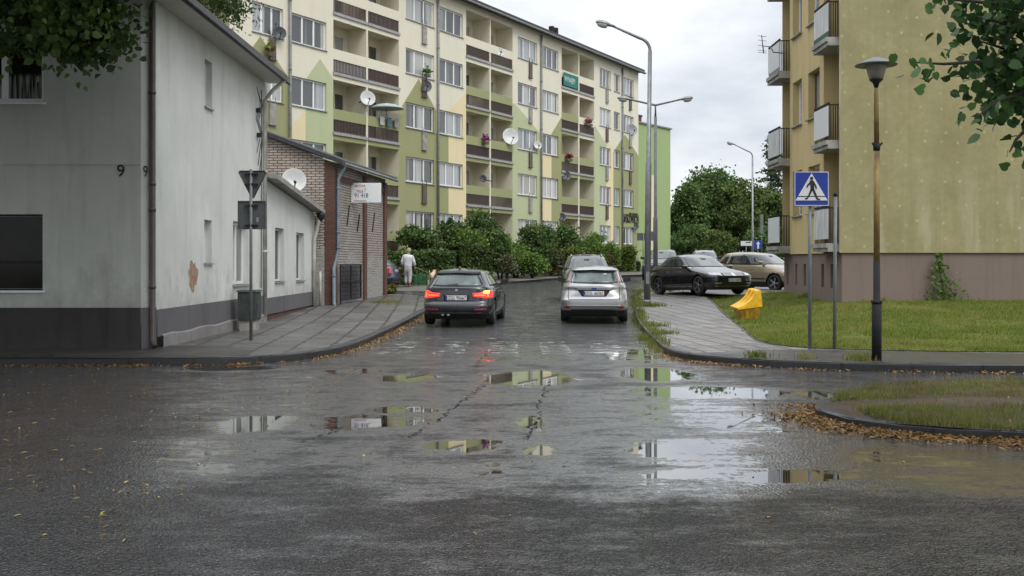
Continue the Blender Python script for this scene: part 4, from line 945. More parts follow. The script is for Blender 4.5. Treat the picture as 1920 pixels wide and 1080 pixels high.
text_part('TEN. ZIELONY', .52, Wp, T(1179), TZ(1185, 408), -.02, M('dark_green_ink', (.03, .05, .02), .6), 'lettering', ap, .5, .02)
# green gable block behind the far end
gb = thing('green_block', 'bright green painted block with a pale yellow stripe beyond the long apartment block', 'apartment block', tuple(P(1210, 492, 87)))
gd = Vector((.595, .804)).normalized(); ga = Vector(((1200 - HX) * 86 / F, 86.0)) - gd * 5; gn = Vector((gd.y, -gd.x)); 
gk = (1257 - HX) / F; gl = (gk * ga.y - ga.x) / (gd.x - gd.y * gk)
def Wgb(u, z, w=0.0): p = ga + gd * u - gn * w; return (p.x, p.y, z)
m_bgreen = plaster('bright_green_render', (.32, .42, .19), .08, .06, .1)
def gu(x): k = (x - HX) / F; return (k * ga.y - ga.x) / (gd.x - gd.y * k)
gz = 12.85
b = MB(); wall(b, ga, ga + gd * gl, .6, gz, (), paints=[([(gu(1211), .5), (gu(1226), .5), (gu(1226), 8.8), (gu(1211), 8.8)], 1)])
b.face([Wgb(gl, .6), Wgb(gl, gz), Wgb(gl, gz, 9), Wgb(gl, .6, 9)]); b.face([Wgb(0, .6), Wgb(0, gz), Wgb(0, gz, 9), Wgb(0, .6, 9)]); b.face([Wgb(0, .6, 9), Wgb(gl, .6, 9), Wgb(gl, gz, 9), Wgb(0, gz, 9)])
b.build('wall', [m_bgreen, m_yellow], gb)
b = MB(); boxw(b, Wgb, -.1, gl + .1, gz, gz + .12, -.12, 9.1); rf = b.build('roof', m_zincpipe, gb)
b = MB(); boxw(b, Wgb, gu(1206), gu(1219), gz + .12, gz + .75, .8, 1.6); boxw(b, Wgb, gu(1205), gu(1220), gz + .753, gz + .9, .75, 1.65); b.build('chimney', m_brickred, rf)

# ---------------------------------------------------------------- yellow apartment block, right
rb = thing('yellow_block', 'mustard yellow apartment block with brown plinth and small panelled balconies', 'apartment block', (8.87, 28.8, .5))
def mustard():
    t = NT('mottled_mustard_insulation'); v = t.coord('UV'); n = t.noise(v, .8, 6, .62); n3 = t.noise(t.coord('UV', (1.4, .13, 1)), 1.8, 5, .6); n4 = t.noise(v, 6, 5, .6)
    c = t.ramp(n, [(.3, (.255, .225, .115)), (.7, (.365, .325, .175))]); c = t.mix(t.ramp(n3, [(.42, 0), (.72, .3)]), c, (.315, .29, .16)); c = t.mix(t.ramp(n4, [(.4, 0), (.7, .3)]), c, (.20, .18, .085))
    vv = t.node('TexVoronoi'); vv.voronoi_dimensions = '2D'; vv.inputs['Scale'].default_value = 1.95; vv.inputs['Randomness'].default_value = .62; t.link(v, vv.inputs[0])
    d = t.math('MULTIPLY', t.math('SUBTRACT', .10, vv.outputs['Distance']), 14, clamp=True)
    d = t.math('MULTIPLY', d, t.ramp(t.noise(v, 1.7, 3), [(.35, .05), (.65, .55)]))
    c = t.mix(d, c, (.60, .55, .33))
    sp = t.node('SeparateXYZ'); t.link(v, sp.inputs[0]); lowk = t.math('MULTIPLY', t.math('SUBTRACT', 3.9, sp.outputs[1]), .6, clamp=True)
    st = t.math('MULTIPLY', lowk, t.ramp(t.noise(t.coord('UV', (1, .12, 1)), 1.5, 3), [(.50, 0), (.60, .5)])); c = t.mix(st, c, (.43, .41, .28))
    ds = t.math('MULTIPLY', t.ramp(t.noise(t.coord('UV', (2.2, .05, 1)), 2.0, 6, .7), [(.50, 0), (.72, .36)]), t.ramp(n, [(.3, .3), (.7, 1)])); c = t.mix(ds, c, (.13, .125, .06))
    pj = t.node('TexBrick'); pj.inputs['Scale'].default_value = 1; pj.inputs['Brick Width'].default_value = 1.0; pj.inputs['Row Height'].default_value = .5; pj.inputs['Mortar Size'].default_value = .006; pj.inputs['Mortar Smooth'].default_value = .6; t.link(v, pj.inputs[0]); c = t.mix(t.math('MULTIPLY', pj.outputs['Fac'], .16), c, (.16, .15, .075))
    t.set(color=c, rough=.85, spec=.2); t.bump(n4, .15, .01); return t.mat
m_must = mustard(); m_sand = plaster('sandy_yellow_render', (.54, .43, .22), .25, .35, .15, (.16, .13, .09)); m_brownpl = plaster('brown_plinth_render', (.205, .158, .135), .35, .35, .2, (.08, .06, .05))
m_trimc = M('cream_corner_trim', (.55, .50, .34), .7, .1)
b = MB(); RX, RY0, RY1 = 8.87, 28.8, 35.0; RT = 19.0
wall(b, (RX, RY0), (26, RY0), 1.89, RT, (), m=0)
# side wall seen from outside runs from far to near
rv = lambda x, X=RX: X * F / (x - HX)          # distance along the side wall at a pixel column
sv = lambda D: RY1 - D
L0, L1 = sv(34.05), sv(30.35)                      # solid part between the two recessed loggias
wcols = [(sv(rv(1486.5)), sv(rv(1503.5))), (sv(rv(1515.5)), sv(rv(1537)))]
ZF = [2.2 + 2.8 * k for k in range(6)]
holes = []
for k, zf in enumerate(ZF):
    for a, c in wcols: holes.append((a, c, zf + .88, zf + 2.28))
Wr = wall(b, (RX, RY1), (RX, RY0), 1.89, RT, holes, .26, 1, u0=L0, u1=L1)
for (a, c) in ((0.0, L0), (L1, RY1 - RY0 - .12)):
    wall(b, (RX, RY1), (RX, RY0), 1.89, RT, [(a + .12, a + .8, z + .05, z + 2.15) for z in ZF], .1, 3, u0=a, u1=c, off=-.75)
    b.face([Wr(a, 1.89), Wr(a, RT), Wr(a, RT, .75), Wr(a, 1.89, .75)], 1); b.face([Wr(c, 1.89), Wr(c, 1.89, .75), Wr(c, RT, .75), Wr(c, RT)], 1)
wall(b, (RX, RY1), (RX, RY0), 1.89, RT, (), u0=RY1 - RY0 - .12, u1=RY1 - RY0, m=2)
b.face([(RX + .76, RY1 + .003, 1.89), (RX + .76, RY1 + .003, RT), (26, RY1 + .003, RT), (26, RY1 + .003, 1.89)], 1)
b.build('wall', [m_must, m_sand, m_trimc, m_sand], rb)
b = MB(); pw = [(sv(rv(x0)), sv(rv(x1)), .92, 1.58, .12) for x0, x1 in ((1471.5, 1475), (1487.5, 1491), (1503, 1507.5), (1536, 1541), (1553, 1561))]
Wpl = wall(b, (RX + .06, RY1), (RX + .06, RY0 + .06), -.1, 1.888, pw, .12, 0); wall(b, (RX + .06, RY0 + .06), (26, RY0 + .06), -.1, 1.888, (), m=0)
b.face([(RX, RY0, 1.889), (26, RY0, 1.889), (26, RY0 + .06, 1.889), (RX + .06, RY0 + .06, 1.889), ], 0); b.face([(RX, RY0, 1.8885), (RX + .06, RY0 + .06, 1.8885), (RX + .06, RY1, 1.8885), (RX, RY1, 1.8885)], 0)
b.build('plinth', m_brownpl, rb)
for a, c, e, f, dd in pw:
    b = MB(); b.face([Wpl(a, e, dd - .002), Wpl(c, e, dd - .002), Wpl(c, f, dd - .002), Wpl(a, f, dd - .002)]); b.build('cellar_window', m_darkmetal, rb)
for i, h in enumerate(holes):
    window(rb, Wr, *h, depth=.25, mull=(.5,), fw=.06, sillm=m_concrete, proud=.09, framem=(M('brown_window_wood', (.10, .055, .035), .5) if i == 3 else m_pvc))
for (a, c) in ((0.0, L0), (L1, RY1 - RY0 - .12)):
    for z in ZF: window(rb, lambda u, zz, w=0.0: Wr(u, zz, w + .75), a + .12, a + .8, z + .05, z + 2.15, depth=.09, mull=(), fw=.06, sill=False)
m_corr = M('pale_corrugated_panel', (.60, .615, .62), .5, .1, 5, stretch=(6, 6, .4)); m_dirtypanel = M('stained_pale_panel', (.50, .505, .50), .6, .3, 3, stretch=(5, 5, .5)); m_greenpanel = M('dark_green_skirt', (.03, .09, .06), .7)
for (a, c, far) in ((-.55, L0 - .02, True), (L1 + .02, RY1 - RY0 - .16, False)):
    pr = .30 if far else .25
    for k, z in enumerate(ZF):
        b = MB(); boxw(b, Wr, a - .04, c + .03, z - .28, z - .17, -pr - .05, .74); boxw(b, Wr, a - .02, c + .02, z - .168, z - .05, -pr - .10, .74); b.build('balcony_slab', m_concrete, rb)
        b = MB(); boxw(b, Wr, a, c, z + .93, z + .98, -pr - .03, -pr + .01)
        n = int((c - a) / .12)
        for q in range(n + 1): u = a + (c - a - .03) * q / n; boxw(b, Wr, u, u + .025, z - .048, z + .929, -pr - .012, -pr + .006)
        for q in range(4): w = -pr + .03 + (pr - .06) * q / 3; boxw(b, Wr, c - .022, c, z - .048, z + .90, w, w + .02)
        boxw(b, Wr, c - .03, c + .006, z + .90, z + .93, -pr + .012, .0)
        b.build('railing', m_darkmetal, rb)
        b = MB(); boxw(b, Wr, a + .02, c - .03, z + .07, z + .89, -pr - .04, -pr - .016); b.build('balcony_panel', m_dirtypanel if (k + far) % 2 == 0 else m_corr, rb)
        if k == 2 and not far: b = MB(); boxw(b, Wr, a + .02, c - .02, z - .045, z + .115, -pr - .045, -pr - .02); b.build('skirt_panel', m_greenpanel, rb)
b = MB(); b.box((17.4, 32, RT + .15), (17.6, 7, .3)); b.build('roof', m_roofdark, rb)
# roof aerial sticking out from the far balcony
ae = thing('tv_aerial', 'thin television aerial sticking out from the far balcony of the yellow block', 'aerial', tuple(P(1468, 100, 33.8)))
b = MB(); q = lambda x, y, D=33.8: P(x, y, D)
b.tube([q(1472, 100), q(1450, 98), q(1445, 88)], .02, 6); b.tube([q(1446, 88), q(1428, 86)], .015, 5); b.tube([q(1428, 66), q(1432, 100)], .018, 5)
for yy in (68, 76, 86, 95, 99): b.tube([q(1421, yy - 1, 33.7), q(1437, yy + 1, 33.9)], .008, 4)
b.build('aerial_rods', m_galv, ae)
# ---------------------------------------------------------------- cars
def car(name, label, spec, paint, loc, head, pitch=0.0, group='parked cars', cat='car'):
    L, W, H = spec['L'], spec['W'], spec['H']
    t = bpy.data.objects.new(name, None); COL.objects.link(t); t.location = loc
    t.rotation_euler = (0, -pitch, head); tag(t, label, cat, group)
    zs = sorted(set(np.round(np.concatenate([np.arange(spec.get('zmin', .19), H - .10, .03), np.linspace(H - .10, H, 7)]), 4)))
    rp, fp, wp = np.array(spec['rear']), np.array(spec['front']), np.array(spec['width'])
    nr = spec.get('n', 5.0); NA = 72
    def smooth_interp(z, p):
        return float(np.mean([np.interp(z + dz, p[:, 0], p[:, 1]) for dz in (-.02, -.01, 0, .01, .02)]))
    b = MB(); rings = []
    for z in zs:
        xr, xf, w = smooth_interp(z, rp), smooth_interp(z, fp), smooth_interp(z, wp)
        top = (z - (H - .10)) / .10
        if top > 0:      # roof crown: pull every ring inwards towards the top
            s = math.sqrt(max(0, 1 - top ** 2)); s = .12 + .88 * s
            cx = (xr + xf) / 2; ln = (xf - xr) / 2; xr, xf, w = cx - ln * (.25 + .75 * s), cx + ln * (.25 + .75 * s), w * s
        cx, a = (xr + xf) / 2, (xf - xr) / 2; ring = []
        for k in range(NA):
            th = 2 * math.pi * (k + .5) / NA; c, s_ = math.cos(th), math.sin(th); n = np.interp(z, [.62, .86, H * .62, H * .72], [spec.get('nl', 7.5), nr, nr, spec.get('ng', 4.2)])
            x = cx + a * math.copysign(abs(c) ** (2 / n), c); y = w * math.copysign(abs(s_) ** (2 / n), s_)
            ring.append(len(b.v)); b.v.append((x, y, z))
        rings.append(ring)
    for r0, r1 in zip(rings, rings[1:]):
        for k in range(NA): q = (k + 1) % NA; b.idx((r0[k], r0[q], r1[q], r1[k]), 0, True)
    b.idx(rings[0][::-1], 0); b.idx(rings[-1], 0, True)
    body = b.build('body', [paint, m_black], t, world=False)
    # wheel arches
    cb = MB(); wr = spec['wr']
    for x in spec['wx']:
        for sgn in (1, -1): cb.lathe([(wr + .055, 0), (wr + .055, .34)], (x, sgn * (W / 2 - .27), wr + .005), (0, sgn, 0), 28, smooth=False)
    cut = cb.build('cutter', [m_black], None, world=False)
    cut.parent = t
    md = body.modifiers.new('arches', 'BOOLEAN'); md.operation = 'DIFFERENCE'; md.object = cut; md.solver = 'EXACT'
    dg = bpy.context.evaluated_depsgraph_get(); me = bpy.data.meshes.new_from_object(body.evaluated_get(dg)); body.modifiers.clear(); body.data = me
    bpy.data.objects.remove(cut)
    sill = spec.get('sill', .27)
    for p in me.polygons:
        c = p.center
        for x in spec['wx']:
            if abs(math.hypot(c.x - x, c.z - wr - .005) - (wr + .055)) < .012 and abs(c.y) > W / 2 - .30: p.material_index = 1
            if math.hypot(c.x - x, c.z - wr) < wr + .05 and abs(abs(c.y) - (W / 2 - .27)) < .01: p.material_index = 1
        if c.z < sill: p.material_index = 1
    me.set_sharp_from_angle(angle=R(38))
    bm = bmesh.new(); bm.from_mesh(me); bv = BVHTree.FromBMesh(bm); bm.free()
    DIR = {'rear': Vector((1, 0, 0)), 'front': Vector((-1, 0, 0)), 'left': Vector((0, -1, 0)), 'right': Vector((0, 1, 0))}
    def proj(axis, a, z, off):
        if isinstance(axis, tuple): d = Vector((axis[0], axis[1], 0)).normalized(); side = Vector((-d.y, d.x, 0)); o = side * a - d * 4 + Vector((0, 0, z))
        else:
            d = DIR[axis]; o = Vector((-4, a, z)) if axis == 'rear' else Vector((4, a, z)) if axis == 'front' else Vector((a, 3, z)) if axis == 'left' else Vector((a, -3, z))
        hit, nrm, _, _ = bv.ray_cast(o, d)
        if hit is None:
            hit, nrm, _, _ = bv.find_nearest(o + d * (4 - L / 2 + .1 if axis in ('rear', 'front') else 2.3))
        return hit - d * off, nrm
    def patch(nm, mats, top, bot, axis, off=.006, nu=14, nv=6, thick=.012, parent=None):
        """surface patch between two polylines given in (a, z), wrapped onto the body"""
        def at(pl, u):
            u *= len(pl) - 1; i = min(int(u), len(pl) - 2); f = u - i; return (pl[i][0] + (pl[i + 1][0] - pl[i][0]) * f, pl[i][1] + (pl[i + 1][1] - pl[i][1]) * f)
        b = MB(); gridv = []
        for j in range(nv + 1):
            row = []
            for i in range(nu + 1):
                p, q = at(top, i / nu), at(bot, i / nu); v = j / nv; h, _ = proj(axis, p[0] + (q[0] - p[0]) * v, p[1] + (q[1] - p[1]) * v, off); row.append(len(b.v)); b.v.append(tuple(h))
            gridv.append(row)
        for j in range(nv):
            for i in range(nu): b.idx((gridv[j][i], gridv[j][i + 1], gridv[j + 1][i + 1], gridv[j + 1][i]), 0, True)
        # rim back to the body so that the patch has thickness
        d = DIR.get(axis) if not isinstance(axis, tuple) else Vector((axis[0], axis[1], 0)).normalized()
        loop = gridv[0] + [r[-1] for r in gridv[1:]] + gridv[-1][-2::-1] + [r[0] for r in gridv[-2:0:-1]]
        back = []
        for v in loop: back.append(len(b.v)); b.v.append(tuple(Vector(b.v[v]) + d * (off + thick)))
        for k in range(len(loop)): q = (k + 1) % len(loop); b.idx((loop[k], loop[q], back[q], back[k]), 0)
        return b.build(nm, mats, parent or t, world=False)
    def mir(nm, mats, top, bot, axis, **kw):
        r = []
        for s in (1, -1): r.append(patch(nm, mats, [(a * s, z) for a, z in top], [(a * s, z) for a, z in bot], axis, **kw))
        return r
    # wheels
    for x in spec['wx']:
        for sgn in (1, -1):
            y = sgn * (W / 2 - .125); b = MB()
            ri = wr * .66
            b.lathe([(ri, -.10), (wr * .93, -.105), (wr, -.06), (wr, .06), (wr * .93, .105), (ri, .10), (ri, -.10)], (x, y, wr), (0, 1, 0), 32, caps=False)
            wh = b.build('wheel', m_rubber, t, world=False)
            b = MB(); b.lathe([(.001, .02), (ri * .9, .02), (ri + .004, .095), (ri + .004, .06), (ri * .85, -.05), (.001, -.05)], (x, y, wr), (0, sgn, 0), 28, m=1)
            for k in range(spec.get('spokes', 5)):
                for dk in (-.13, .13):
                    a = 2 * math.pi * k / spec.get('spokes', 5) + dk
                    b.bar((x + .03 * math.cos(a), y + sgn * .075, wr + .03 * math.sin(a)), (x + ri * .95 * math.cos(a - dk * .3), y + sgn * .085, wr + ri * .95 * math.sin(a - dk * .3)), .035, .03, 0)
            b.lathe([(.05, .05), (.055, .09), (.02, .1)], (x, y, wr), (0, sgn, 0), 12, 0)
            b.build('rim', [spec.get('alloy', m_alloy), m_black], wh, world=False)
    # mirrors
    for sgn in (1, -1):
        mxx, mz = spec['mirror']; b = MB(); w0 = W / 2 - .06
        i = len(b.v)
        for xx, ky, kz in ((-.035, 1, 1), (.02, 1.05, 1.05), (.07, .85, .8), (.095, .5, .45)):
            for q in range(16):
                th = 2 * math.pi * (q + .5) / 16; cy = math.copysign(abs(math.cos(th)) ** .5, math.cos(th)); cz = math.copysign(abs(math.sin(th)) ** .5, math.sin(th))
                b.v.append((mxx + xx, sgn * (w0 + .10) + .105 * ky * cy, mz + .068 * kz * cz + (.012 * sgn * cy)))
        for r_ in range(3):
            for q in range(16): b.idx((i + r_ * 16 + q, i + r_ * 16 + (q + 1) % 16, i + r_ * 16 + 16 + (q + 1) % 16, i + r_ * 16 + 16 + q), 0, True)
        b.idx([i + q for q in range(16)][::-1], 0); b.idx([i + 48 + q for q in range(16)], 0)
        b.bar((mxx + .03, sgn * (w0 - .12), mz - .075), (mxx + .03, sgn * (w0 + .06), mz - .05), .06, .045)
        b.build('wing_mirror', spec.get('mirmat', paint), t, world=False, sharp=35)
    # underside
    b = MB(); b.box((0, 0, .24), (L * .84, W * .72, .14)); b.build('underbody', m_black, t, world=False)
    def plate(s, axis, z, a0=0.0, hw=.26, h=.115):
        sg = 1 if axis == 'front' else -1
        x = sg * max(sg * proj(axis, a0 + q * hw, z + r * h / 2, .02)[0].x for q in (-1, 0, 1) for r in (-1, 1))
        # u runs left to right as seen by someone facing the plate
        uy = (1 if axis == 'front' else -1)
        Wl = lambda u, zz, w=0.0: (x - sg * w, a0 + uy * u, zz)
        b = MB(); boxw(b, Wl, -hw, hw, z - h / 2, z + h / 2, 0, .012); pl = b.build('number_plate', m_plate, t, world=False)
        b = MB(); boxw(b, Wl, -hw + .004, -hw + .04, z - h / 2 + .006, z + h / 2 - .006, -.004, -.001); b.build('plate_band', m_blue_eu, pl, world=False)
        b = MB(); boxw(b, Wl, -hw - .012, hw + .012, z - h / 2 - .012, z + h / 2 + .012, .004, .06); b.build('plate_frame', m_black, pl, world=False)
        cu = bpy.data.curves.new('plate_text', 'FONT'); cu.body = s; cu.size = .125; cu.extrude = .001; cu.align_x = 'CENTER'
        o = bpy.data.objects.new('plate_text', cu); COL.objects.link(o); dg = bpy.context.evaluated_depsgraph_get(); me = bpy.data.meshes.new_from_object(o.evaluated_get(dg)); bpy.data.objects.remove(o)
        k = (2 * hw - .075) / max(.01, max(v.co.x for v in me.vertices) - min(v.co.x for v in me.vertices))
        for v in me.vertices: v.co = Vector(Wl(.02 + v.co.x * k, z - .043 + v.co.y, -.004 - v.co.z))
        me.materials.clear(); me.materials.append(m_ink); o = bpy.data.objects.new('plate_text', me); COL.objects.link(o); o.parent = pl
    return t, patch, mir, plate

def at_px(x, D, z): return ((x - HX) * D / F, D, z)

# --- dark grey estate driving away, brake lights lit
BM = dict(L=4.62, W=1.81, H=1.44, wr=.33, wx=(-1.40, 1.41), mirror=(.75, 1.06), spokes=5, alloy=m_alloyd, sill=.30, mirmat=m_black,
          rear=[(.19, -2.12), (.32, -2.24), (.40, -2.30), (.52, -2.31), (.56, -2.29), (.60, -2.22), (.93, -2.20), (.96, -2.20), (1.0, -2.16), (1.34, -1.86), (1.44, -1.72)],
          front=[(.19, 2.15), (.45, 2.31), (.62, 2.30), (.72, 2.2), (.80, 1.95), (.88, 1.55), (.96, 1.0), (1.36, .2), (1.44, -.15)],
          width=[(.19, .82), (.40, .895), (.70, .905), (.88, .885), (.95, .86), (1.0, .83), (1.34, .63), (1.44, .57)], n=5.5, ng=4.6)
p_bmw = paintmat('dark_grey_car_paint', (.035, .037, .043), .6, .3, .25)
bx, by, _ = at_px(866, 27.0, 0)
t, patch, mir, plate = car('estate_car', 'dark grey estate car driving away in the left lane with its tail lights lit', BM, p_bmw, (bx + .06, by + 1.7, float(g(by + 1.7))), R(90 - 4.5), 0, 'cars on the road')
patch('rear_window', m_glassgrn, [(.53, 1.30), (0, 1.315), (-.53, 1.30)], [(.69, 1.005), (0, .99), (-.69, 1.005)], 'rear')
patch('spoiler', m_black, [(.55, 1.365), (0, 1.38), (-.55, 1.365)], [(.56, 1.305), (0, 1.325), (-.56, 1.305)], 'rear', off=.06, thick=.06)
patch('wiper', m_black, [(.33, 1.03), (-.02, 1.075)], [(.36, 1.005), (-.05, 1.02)], 'rear', off=.02)
for s in (1, -1):
    patch('tail_light', m_redglow, [(.40 * s, .83), (.60 * s, .84), (.74 * s, .90), (.86 * s, .89)], [(.42 * s, .745), (.62 * s, .715), (.74 * s, .70), (.87 * s, .71)], 'rear', off=.012)
    patch('light_bar', m_redglow2, [(.45 * s, .79), (.72 * s, .79)], [(.45 * s, .765), (.72 * s, .765)], 'rear', off=.02)
    patch('light_bar', m_redglow2, [(.755 * s, .85), (.79 * s, .85)], [(.755 * s, .735), (.80 * s, .735)], 'rear', off=.02)
    patch('bumper_reflector', m_redlens, [(.45 * s, .435), (.76 * s, .445)], [(.45 * s, .40), (.76 * s, .41)], 'rear', off=.008)
patch('indicator', m_amber, [(-.68, .885), (-.80, .90)], [(-.66, .825), (-.80, .82)], 'rear', off=.022)
patch('tailgate_gap', m_black, [(.64, .565), (-.64, .565)], [(.60, .555), (-.60, .555)], 'rear')
patch('plate_recess', m_black, [(.33, .80), (-.33, .80)], [(.31, .635), (-.31, .635)], 'rear')
patch('diffuser', m_black, [(.8, .34), (-.8, .34)], [(.72, .20), (-.72, .20)], 'rear', off=.012)
patch('bumper_strip', m_alloyd, [(.62, .345), (-.62, .345)], [(.62, .325), (-.62, .325)], 'rear', off=.018)
patch('emblem', m_alloy, [(.03, .925), (-.03, .925)], [(.03, .865), (-.03, .865)], 'rear', off=.01)
plate('ZGL 95667', 'rear', .715)
b = MB(); b.lathe([(.035, 0), (.04, .06), (.03, .06)], (-2.18, .2, .30), (-1, 0, 0), 12); b.lathe([(.035, 0), (.04, .06), (.03, .06)], (-2.18, .34, .30), (-1, 0, 0), 12); b.build('exhaust_pipe', m_chrome, t, world=False)
for ax in ('left', 'right'):
    patch('side_window', m_carglass, [(-1.45, 1.33), (-.4, 1.36), (.22, 1.35)], [(-1.75, 1.0), (-.4, .985), (.88, .97)], ax, nu=20)
    patch('window_trim', m_black, [(-.42, 1.36), (-.36, 1.36)], [(-.42, .98), (-.32, .98)], ax, off=.009)
    patch('door_handle', m_alloyd, [(-.55, .86), (-.35, .86)], [(-.55, .83), (-.35, .83)], ax, off=.015); patch('door_handle', m_alloyd, [(.45, .84), (.25, .84)], [(.45, .81), (.25, .81)], ax, off=.015)
patch('windscreen', m_windscr, [(-.55, 1.36), (0, 1.38), (.55, 1.36)], [(-.72, .99), (0, .99), (.72, .99)], 'front')
b = MB(); b.lathe([(.05, 0), (.03, .04), (.001, .07)], (-1.55, 0, 1.43), n=10); b.build('roof_aerial', p_bmw, t, world=False)

# --- silver hatchback parked on the right
FO = dict(L=4.34, W=1.80, H=1.50, wr=.315, wx=(-1.32, 1.32), mirror=(.85, 1.08), alloy=m_alloy, mirmat=m_black, sill=.34,
          rear=[(.19, -1.98), (.36, -2.10), (.48, -2.17), (.62, -2.17), (.66, -2.10), (.90, -2.06), (.97, -2.08), (1.0, -2.04), (1.33, -1.80), (1.40, -1.78), (1.50, -1.55)],
          front=[(.19, 2.0), (.45, 2.17), (.62, 2.15), (.74, 2.05), (.84, 1.75), (.92, 1.35), (1.0, 1.05), (1.40, .25), (1.50, -.15)],
          width=[(.19, .80), (.40, .90), (.70, .90), (.92, .88), (1.0, .84), (1.36, .665), (1.5, .56)], n=3.8, ng=3.3)
p_ford = paintmat('silver_car_paint', (.385, .39, .39), .55, .33, .18)
t, patch, mir, plate = car('hatchback', 'silver hatchback parked at the right kerb with its rear to the viewer', FO, p_ford, (at_px(1114, 27.6, 0)[0] + .17, 29.8, float(g(29.8))), R(85.5), R(.4))
patch('rear_window', m_glassgrn, [(.55, 1.33), (0, 1.36), (-.55, 1.33)], [(.62, 1.05), (0, 1.03), (-.62, 1.05)], 'rear')
patch('spoiler', p_ford, [(.62, 1.42), (0, 1.44), (-.62, 1.42)], [(.63, 1.37), (0, 1.395), (-.63, 1.37)], 'rear', off=.09, thick=.09)
patch('spoiler_shade', m_black, [(.58, 1.37), (0, 1.395), (-.58, 1.37)], [(.56, 1.335), (0, 1.365), (-.56, 1.335)], 'rear', off=.03)
for s in (1, -1):
    patch('tail_light', m_pinklens, [(.595 * s, 1.33), (.665 * s, 1.32)], [(.645 * s, 1.075), (.76 * s, 1.085)], 'rear', off=.014)
    patch('tail_light_rim', m_redlens, [(.645 * s, 1.075), (.76 * s, 1.085)], [(.66 * s, 1.055), (.76 * s, 1.065)], 'rear', off=.015)
    patch('bumper_reflector', m_redlens, [(.62 * s, .455), (.80 * s, .455)], [(.64 * s, .40), (.76 * s, .40)], 'rear', off=.01)
patch('wiper', m_black, [(.02, 1.085), (-.5, 1.055)], [(.04, 1.045), (-.5, 1.04)], 'rear', off=.02)
patch('plate_recess', m_darkmetal, [(.43, .87), (-.43, .87)], [(.31, .70), (-.31, .70)], 'rear', off=.002)
patch('boot_lip', p_ford, [(.52, .93), (0, .945), (-.52, .93)], [(.48, .875), (0, .88), (-.48, .875)], 'rear', off=.03, thick=.035)
patch('tailgate_gap', m_darkmetal, [(.66, .63), (-.66, .63)], [(.66, .618), (-.66, .618)], 'rear'); 
for s in (1, -1): patch('tailgate_gap', m_darkmetal, [(.655 * s, 1.0), (.668 * s, 1.0)], [(.655 * s, .63), (.668 * s, .63)], 'rear')
patch('bumper_crease', m_pvc, [(.78, .485), (-.78, .485)], [(.78, .468), (-.78, .468)], 'rear', off=.006)
patch('valance', m_black, [(.58, .37), (0, .385), (-.58, .37)], [(.66, .20), (0, .20), (-.66, .20)], 'rear', off=.012)
patch('emblem', m_blue_eu, [(.07, .925), (-.07, .925)], [(.07, .885), (-.07, .885)], 'rear', off=.036, thick=.03)
plate('ZGL 66362', 'rear', .785)
for ax in ('left', 'right'):
    patch('side_window', m_carglass, [(-1.35, 1.36), (-.4, 1.41), (.28, 1.39)], [(-1.6, 1.05), (-.4, 1.02), (.9, 1.0)], ax, nu=20)
    patch('window_trim', m_black, [(-.42, 1.41), (-.36, 1.41)], [(-.42, 1.02), (-.32, 1.02)], ax, off=.009)
patch('windscreen', m_windscr, [(-.58, 1.40), (0, 1.42), (.58, 1.40)], [(-.76, 1.03), (0, 1.03), (.76, 1.03)], 'front')

# --- dark SUV facing the viewer behind the hatchback
SU = dict(L=4.5, W=1.86, H=1.68, wr=.35, wx=(-1.33, 1.33), mirror=(.82, 1.20), alloy=m_alloyd, mirmat=m_black, sill=.40,
          rear=[(.25, -2.1), (.5, -2.25), (.75, -2.24), (1.05, -2.2), (1.12, -2.15), (1.55, -1.85), (1.68, -1.7)], zmin=.22,
          front=[(.22, 2.1), (.5, 2.25), (.85, 2.23), (.95, 2.1), (1.02, 1.75), (1.10, 1.2), (1.14, 1.0), (1.58, .3), (1.68, -.1)],
          width=[(.22, .82), (.45, .92), (.80, .93), (1.05, .90), (1.15, .86), (1.56, .68), (1.68, .62)], n=5, ng=4.4)
def front_dress(patch, mir, plate, s, grille=m_black, lights=True):
    zc, zt = s['cowl'], s['wtop']
    patch('windscreen', m_windscr, [(-s['wt'], zt), (0, zt + .03), (s['wt'], zt)], [(-s['wb'], zc), (0, zc - .01), (s['wb'], zc)], 'front', off=.008, nu=20, nv=10)
    patch('mirror_shade', m_black, [(-.10, zt - .03), (.10, zt - .03)], [(-.09, zt - .09), (.09, zt - .09)], 'front', off=.014)
    patch('grille', grille, [(-s['gw'], s['gz'] + s['gh']), (s['gw'], s['gz'] + s['gh'])], [(-s['gw'] * .9, s['gz'] - s['gh']), (s['gw'] * .9, s['gz'] - s['gh'])], 'front', off=.012)
    for q in (-.5, 0, .5): patch('grille_slat', m_chrome, [(-s['gw'] * .9, s['gz'] + q * s['gh'] + .008), (s['gw'] * .9, s['gz'] + q * s['gh'] + .008)], [(-s['gw'] * .9, s['gz'] + q * s['gh'] - .006), (s['gw'] * .9, s['gz'] + q * s['gh'] - .006)], 'front', off=.02)
    for sg in (1, -1):
        patch('headlight', m_headl, [(s['gw'] * 1.04 * sg, s['gz'] + s['gh']), (.80 * sg, s['gz'] + s['gh'] * 1.35)], [(s['gw'] * 1.02 * sg, s['gz'] - s['gh'] * .8), (.82 * sg, s['gz'] - .01)], (-1, -.45 * sg), off=.012) if False else patch('headlight', m_headl, [(s['gw'] * 1.04 * sg, s['gz'] + s['gh']), (.80 * sg, s['gz'] + s['gh'] * 1.35)], [(s['gw'] * 1.02 * sg, s['gz'] - s['gh'] * .8), (.82 * sg, s['gz'] - .01)], 'front', off=.012)
    patch('lower_grille', m_black, [(-.62, s['lz'] + .05), (.62, s['lz'] + .05)], [(-.55, s['lz'] - .06), (.55, s['lz'] - .06)], 'front', off=.01)
p_suv = paintmat('graphite_car_paint', (.06, .064, .07), .6, .3, .15)
ys = 38.2
